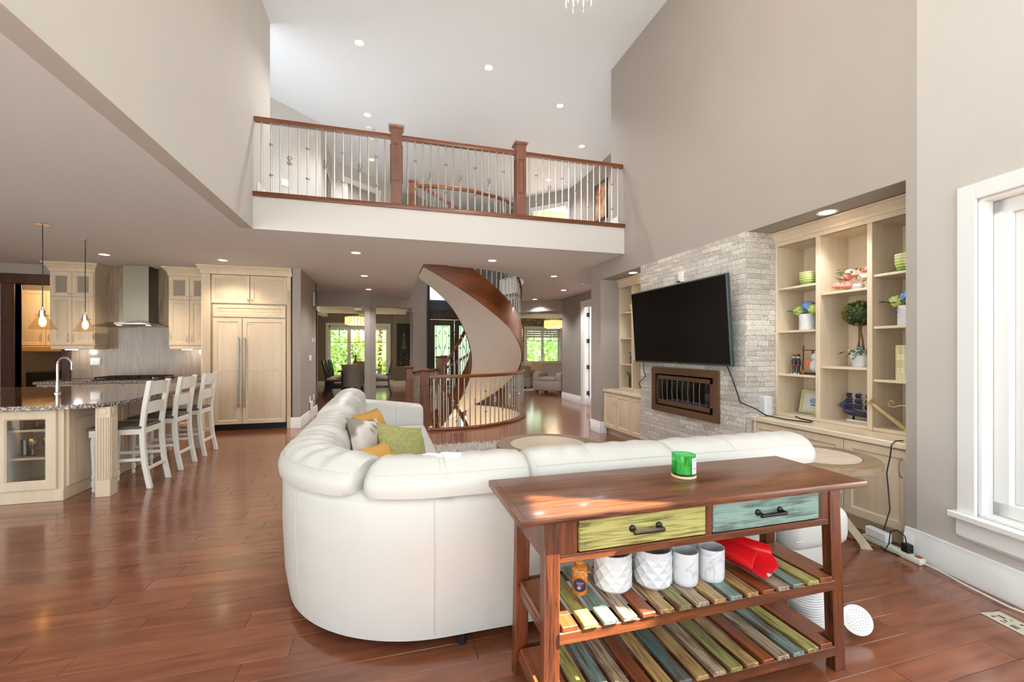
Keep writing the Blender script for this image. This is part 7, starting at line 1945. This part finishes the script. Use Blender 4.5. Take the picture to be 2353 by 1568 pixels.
# ---- den bookcase with books
db = thing('den_bookcase', 'white bookcase in the den seen past the open door', 'bookcase', (5.7, 10.85, 0))
MB().box(5.12, 5.25, 10.70, 10.99, 0, 2.35).build('side_panel', M['trim'], db); MB().box(6.25, 6.35, 10.70, 10.99, 0, 2.35).build('side_panel', M['trim'], db)
MB().box(5.25, 6.25, 10.97, 10.99, 0, 2.35).build('back_panel', M['trim'], db)
for z in (0.13, 0.643, 1.067, 1.51, 1.946, 2.33): MB().box(5.25, 6.25, 10.70, 10.97, z - 0.02, z).build('shelf', M['trim'], db)
rg = random.Random(1)
bcols = {1.946: [((40, 90, 160), 'blue'), ((30, 70, 140), 'dark blue'), ((52, 104, 170), 'bright blue'), ((40, 84, 150), 'navy')],
         1.51: [((196, 190, 180), 'pale grey'), ((150, 120, 96), 'tan'), ((70, 66, 62), 'charcoal')],
         1.067: [((60, 104, 62), 'green'), ((212, 110, 52), 'orange'), ((196, 60, 44), 'red'), ((210, 80, 60), 'coral')],
         0.13: [((38, 42, 70), 'midnight blue'), ((120, 48, 36), 'brick red'), ((44, 44, 48), 'black')]}
names_ = {1.946: 'top', 1.51: 'second', 1.067: 'third', 0.13: 'bottom'}
for z, cols_ in bcols.items():
    x = 5.262
    for c, nm in cols_:
        w = rg.uniform(0.026, 0.042); h = rg.uniform(0.24, 0.32)
        t = thing('book', f'{nm} book upright on the {names_[z]} shelf of the den bookcase', 'book', (x + w / 2, 10.83, z), group='books in the den')
        MB().box(x, x + w, 10.725, 10.93, z + 0.001, z + h).build('cover', plain('book_' + nm, c, 0.6), t, bevel=0.002)
        MB().box(x + 0.004, x + w - 0.004, 10.73, 10.932, z + h - 0.004, z + h + 0.0006).build('pages', M['trim'], t); x += w + 0.003

# ---- pictures and fittings on the upper floor
pq = thing('poppy_picture', 'dark framed picture of red poppies on the upper hall wall', 'painting', (4.68, 8.95, 4.2))
MB().box(4.665, 4.695, 8.66, 9.26, 4.28, 5.17).build('frame', M['black'], pq, bevel=0.004)
pcanv = MB().box(4.660, 4.667, 8.71, 9.21, 4.33, 5.12).build('canvas', ramp_noise('poppy_ground', [(0.35, (96, 60, 40)), (0.55, (176, 142, 104)), (0.7, (206, 176, 140))], 3, 4, 0.6), pq)
for y, z, r in ((9.10, 4.98, 0.075), (8.93, 4.93, 0.085), (8.90, 4.74, 0.07), (9.02, 4.80, 0.045)): MB().ball((4.660, y, z), (0.004, r, r * 0.9), 10, 6).build('painted_poppy', plain('poppy_red', (190, 66, 40), 0.6), pcanv)
pq = thing('hall_picture', 'black framed picture seen edge-on on the left upper hall wall', 'painting', (-1.2, 9.9, 4.2))
MB().box(-1.215, -1.185, 9.45, 10.15, 3.95, 4.95).build('frame', M['black'], pq, bevel=0.004)
MB().box(-1.186, -1.181, 9.52, 10.08, 4.02, 4.88).build('canvas', plain('olive_canvas', (120, 112, 84), 0.7), pq)
sw = thing('hall_switch', 'white switch plate on the upper hall wall at left', 'switch', (-1.66, 8.47, 4.2))
HFw = frame((-1.93, 8.22, 0), (0.71, 0.70, 0), (0.70, -0.71, 0)); MB().fbox(HFw, 0.20, 0.36, 4.22, 4.34, 0.001, 0.012).build('plate', M['trim'], sw); MB().fbox(HFw, 0.23, 0.27, 4.25, 4.31, 0.012, 0.018).build('rocker', M['trim'], sw); MB().fbox(HFw, 0.29, 0.33, 4.25, 4.31, 0.012, 0.018).build('rocker', M['trim'], sw)
def detector(px, py, z, label):
    p = at(px, py, z=z); t = thing('smoke_detector', label, 'smoke detector', (p.x, p.y, z))
    MB().lathe([(0.05, -0.038), (0.065, -0.03), (0.068, 0)], (p.x, p.y, z), 18).build('body', M['trim'], t); MB().lathe([(0.02, -0.042), (0.025, -0.037)], (p.x, p.y, z), 12).build('grille', M['trim'], t)
detector(1340, 651, CEIL, 'smoke detector on the lower ceiling near the fireplace recess')
detector(851, 318, TOP, 'smoke detector on the upper ceiling left of the newel post')
detector(1300, 376, TOP, 'smoke detector on the upper ceiling above the right hall')
detector(849, 294, TOP, 'round sensor on the upper ceiling beside the smoke detector')

# ---- recessed lights
M['lens'] = plain('lamp_lens', (255, 244, 226), 0.4, emit=(255, 232, 200), estr=9.0)
def can(px, py, z, label, energy=85, p=None, col=(0.98, 0.97, 0.95), ang=130):
    p = p or at(px, py, z=z)
    t = thing('recessed_light', label, 'ceiling light', (p.x, p.y, z), group='recessed ceiling lights')
    MB().lathe([(0.075, -0.006), (0.075, -0.0005), (0.056, -0.0005), (0.056, -0.004)], (p.x, p.y, z), 24, False, False).build('trim_ring', M['trim'], t)
    MB().lathe([(0.056, -0.003), (0.056, -0.0005)], (p.x, p.y, z), 20).build('lens', M['lens'], t)
    l = bpy.data.lights.new('downlight', 'SPOT'); l.energy = energy; l.color = col; l.spot_size = math.radians(ang); l.spot_blend = 0.6; l.shadow_soft_size = 0.06
    o = bpy.data.objects.new('downlight', l); COL.objects.link(o); o.parent = t; o.location = (0, 0, -0.03)
can(240, 585, CEIL, 'recessed ceiling light in front of the left upper cabinet', 75, col=(1.0, 0.84, 0.64))
can(512, 598, CEIL, 'recessed ceiling light in front of the fridge', 50, col=(1.0, 0.84, 0.64))
can(818, 581, CEIL, 'recessed ceiling light under the balcony, nearest its left newel')
can(837, 634, CEIL, 'recessed ceiling light between the fridge pier and the staircase')
can(847, 665, CEIL, 'recessed ceiling light nearest the dining room opening')
can(1131, 599, CEIL, 'recessed ceiling light right of the staircase top')
can(1273, 635, CEIL, 'recessed ceiling light between the staircase and the fireplace wall')
can(1295, 667, CEIL, 'recessed ceiling light in front of the den door')
can(1229, 688, CEIL, 'recessed ceiling light nearest the sitting room opening')
can(826, 98, TOP, 'recessed light high on the upper ceiling, leftmost of the front pair', 100)
can(1123, 155, TOP, 'recessed light high on the upper ceiling, right of the front pair', 100)
can(1287, 243, TOP, 'recessed light on the upper ceiling above the right newel post', 100)
can(844, 264, TOP, 'recessed light on the upper ceiling above the left railing section', 100)
can(1337, 336, TOP, 'recessed light on the upper ceiling just above the right handrail', 80)
can(853, 367, TOP, 'recessed light seen through the left balusters', 80)
can(1260, 414, TOP, 'recessed light seen through the right balusters above the apricot room', 80)
can(1898, 487, NT, 'recessed light in the soffit above the right bookcase', 24, Vector((3.46, 2.70, NT)), ang=110)
can(1440, 631, NT, 'recessed light in the soffit above the left bookcase', 24, Vector((3.46, 5.62, NT)), ang=110)
l = bpy.data.lights.new('stair_lamp', 'POINT'); l.energy = 25; l.color = (1.0, 0.72, 0.4); l.shadow_soft_size = 0.05
o = bpy.data.objects.new('stair_lamp', l); o.location = (1.9, 9.6, -0.9); COL.objects.link(o)
l = bpy.data.lights.new('bedroom_lamp', 'POINT'); l.energy = 60; l.color = (1.0, 0.74, 0.45); l.shadow_soft_size = 0.1
o = bpy.data.objects.new('bedroom_lamp', l); o.location = (5.2, 11.6, 4.9); COL.objects.link(o)
l = bpy.data.lights.new('den_lamp', 'POINT'); l.energy = 40; l.color = (1.0, 0.92, 0.82); l.shadow_soft_size = 0.1
o = bpy.data.objects.new('den_lamp', l); o.location = (5.6, 9.0, 2.5); COL.objects.link(o)
# great-room chandelier, only its lowest crystals reach into the picture
gx, gy = ray(1330); gx, gy = gx * 3.3, gy * 3.3
t = thing('hanging_chandelier', 'crystal chandelier whose lowest drops show at the top edge', 'chandelier', (gx, gy, TOP))
MB().tube([(gx, gy, TOP), (gx, gy, 4.55)], 0.008, 6).build('rod', M['chrome'], t)
for R_, z in ((0.30, 4.50), (0.20, 4.30), (0.10, 4.14)):
    MB().lathe([(R_, -0.01), (R_ + 0.01, 0), (R_, 0.01), (R_ - 0.01, 0)], (gx, gy, z), 28, False, False).build('ring', M['chrome'], t)
    d = MB(); n = int(R_ * 80)
    for k in range(n):
        a = 2 * PI * k / n; d.lathe([(0.001, -0.15), (0.008, -0.125), (0.006, -0.02), (0.001, 0)], (gx + R_ * math.cos(a), gy + R_ * math.sin(a), z), 5)
    o = d.build('crystal_drops', pane_mat('crystal', (0.95, 0.95, 0.96), 0.2), t); o['kind'] = 'stuff'

l = bpy.data.lights.new('chandelier_light', 'POINT'); l.energy = 60; l.color = (1.0, 0.93, 0.84); l.shadow_soft_size = 0.3
o = bpy.data.objects.new('chandelier_light', l); COL.objects.link(o); o.parent = t; o.location = (0, 0, 4.36 - TOP)
# ================================================================= outdoors
struct('ground_front', MB().box(-30, 40, 17.4, 60, -0.6, -0.35), plain('lawn', (110, 150, 60), 0.9, var=0.2, scale=2))
struct('ground_east', MB().box(4.2, 40, -2.6, 5.0, -0.6, -0.2), plain('east_bounce_ground', (222, 220, 214), 0.9))  # unseen pale ground, added to throw daylight into the side window
struct('ground_side', MB().box(-30, -7.7, -2.6, 17.4, -0.6, -0.2), plain('side_bounce_ground', (222, 220, 214), 0.9))  # unseen ground, kept pale to bounce daylight indoors
struct('ground_rear', MB().box(-30, 30, -40, -2.6, -0.6, -0.2), plain('rear_bounce_ground', (222, 220, 214), 0.9))  # unseen pale ground, added to bounce sunlight onto the ceilings
def tree(x, y, h, R, seed, label, c1):
    t = thing('garden_tree', label, 'tree', (x, y, -0.35), group='trees outside the front windows')
    r = random.Random(seed); MB().tube([(x, y, -0.35), (x + 0.1, y, h * 0.5), (x, y, h * 0.8)], [0.12, 0.09, 0.04], 7).build('trunk', M['darkwood'], t)
    lf = MB()
    for k in range(2600):
        v = Vector((r.gauss(0, 1), r.gauss(0, 1), r.gauss(0, 1))).normalized() * r.uniform(0.35, 1.0) ** 0.6
        p = Vector((x + v.x * R, y + v.y * R, h * 0.55 + v.z * h * 0.5)); leaf(lf, p, (r.gauss(0, 1), r.gauss(0, 1), r.gauss(0, 0.6)), r.uniform(0.12, 0.24), 0.12)
    o = lf.build('foliage', plain('foliage_%d' % seed, c1, 0.7, var=0.35, scale=1.5), t); o['kind'] = 'stuff'
tree(-3.1, 23.0, 4.4, 1.3, 1, 'bushy green tree at the left of the dining window', (176, 196, 140))
tree(-0.4, 22.0, 4.8, 1.3, 2, 'bright yellow-green tree in the middle of the dining window', (216, 224, 146))
tree(2.3, 24.0, 4.5, 1.3, 3, 'green tree at the right of the dining window', (200, 214, 150))
tree(7.0, 22.5, 4.8, 1.4, 4, 'dense green tree at the left of the sitting-room window', (160, 186, 140))
tree(9.9, 23.5, 5.0, 1.4, 5, 'dense green tree at the right of the sitting-room window', (166, 192, 144))
tree(5.0, 26.0, 4.5, 1.3, 6, 'green tree beyond the entry doors', (110, 150, 80))
hg = MB(); r = random.Random(77)
for k in range(9000):
    x = r.uniform(-6, 16); z = 2.6 * r.random(); leaf(hg, (x, 28.0 + r.uniform(-0.4, 0.4), -0.3 + z), (r.gauss(0, 1), r.gauss(0, 0.6), r.gauss(0, 0.8)), r.uniform(0.2, 0.4), 0.2)
hg.box(-6, 16, 28.1, 28.6, -0.35, 2.1)
tag(hg.build('garden_hedge', plain('hedge_leaf', (200, 212, 150), 0.8, var=0.35, scale=1.2)), 'long clipped green hedge beyond the front trees', 'hedge', kind='stuff')
hs = thing('neighbour_house', 'grey neighbouring house with a shallow roof outside the dining window', 'house', (-7, 32, -0.35))
MB().box(-12, -4.2, 30, 36, -0.35, 2.6).build('wall', plain('grey_siding', (170, 176, 178), 0.8), hs)
MB().extrude([(-12.6, 2.6), (-3.6, 2.6), (-8.1, 5.0)], 29.5, 36.5, 'y').build('roof', plain('dark_shingle', (92, 88, 90), 0.9), hs)
MB().box(-6.6, -5.4, 29.97, 30.0, 0.8, 2.0).build('window', plain('dark_window', (60, 70, 80), 0.1), hs)
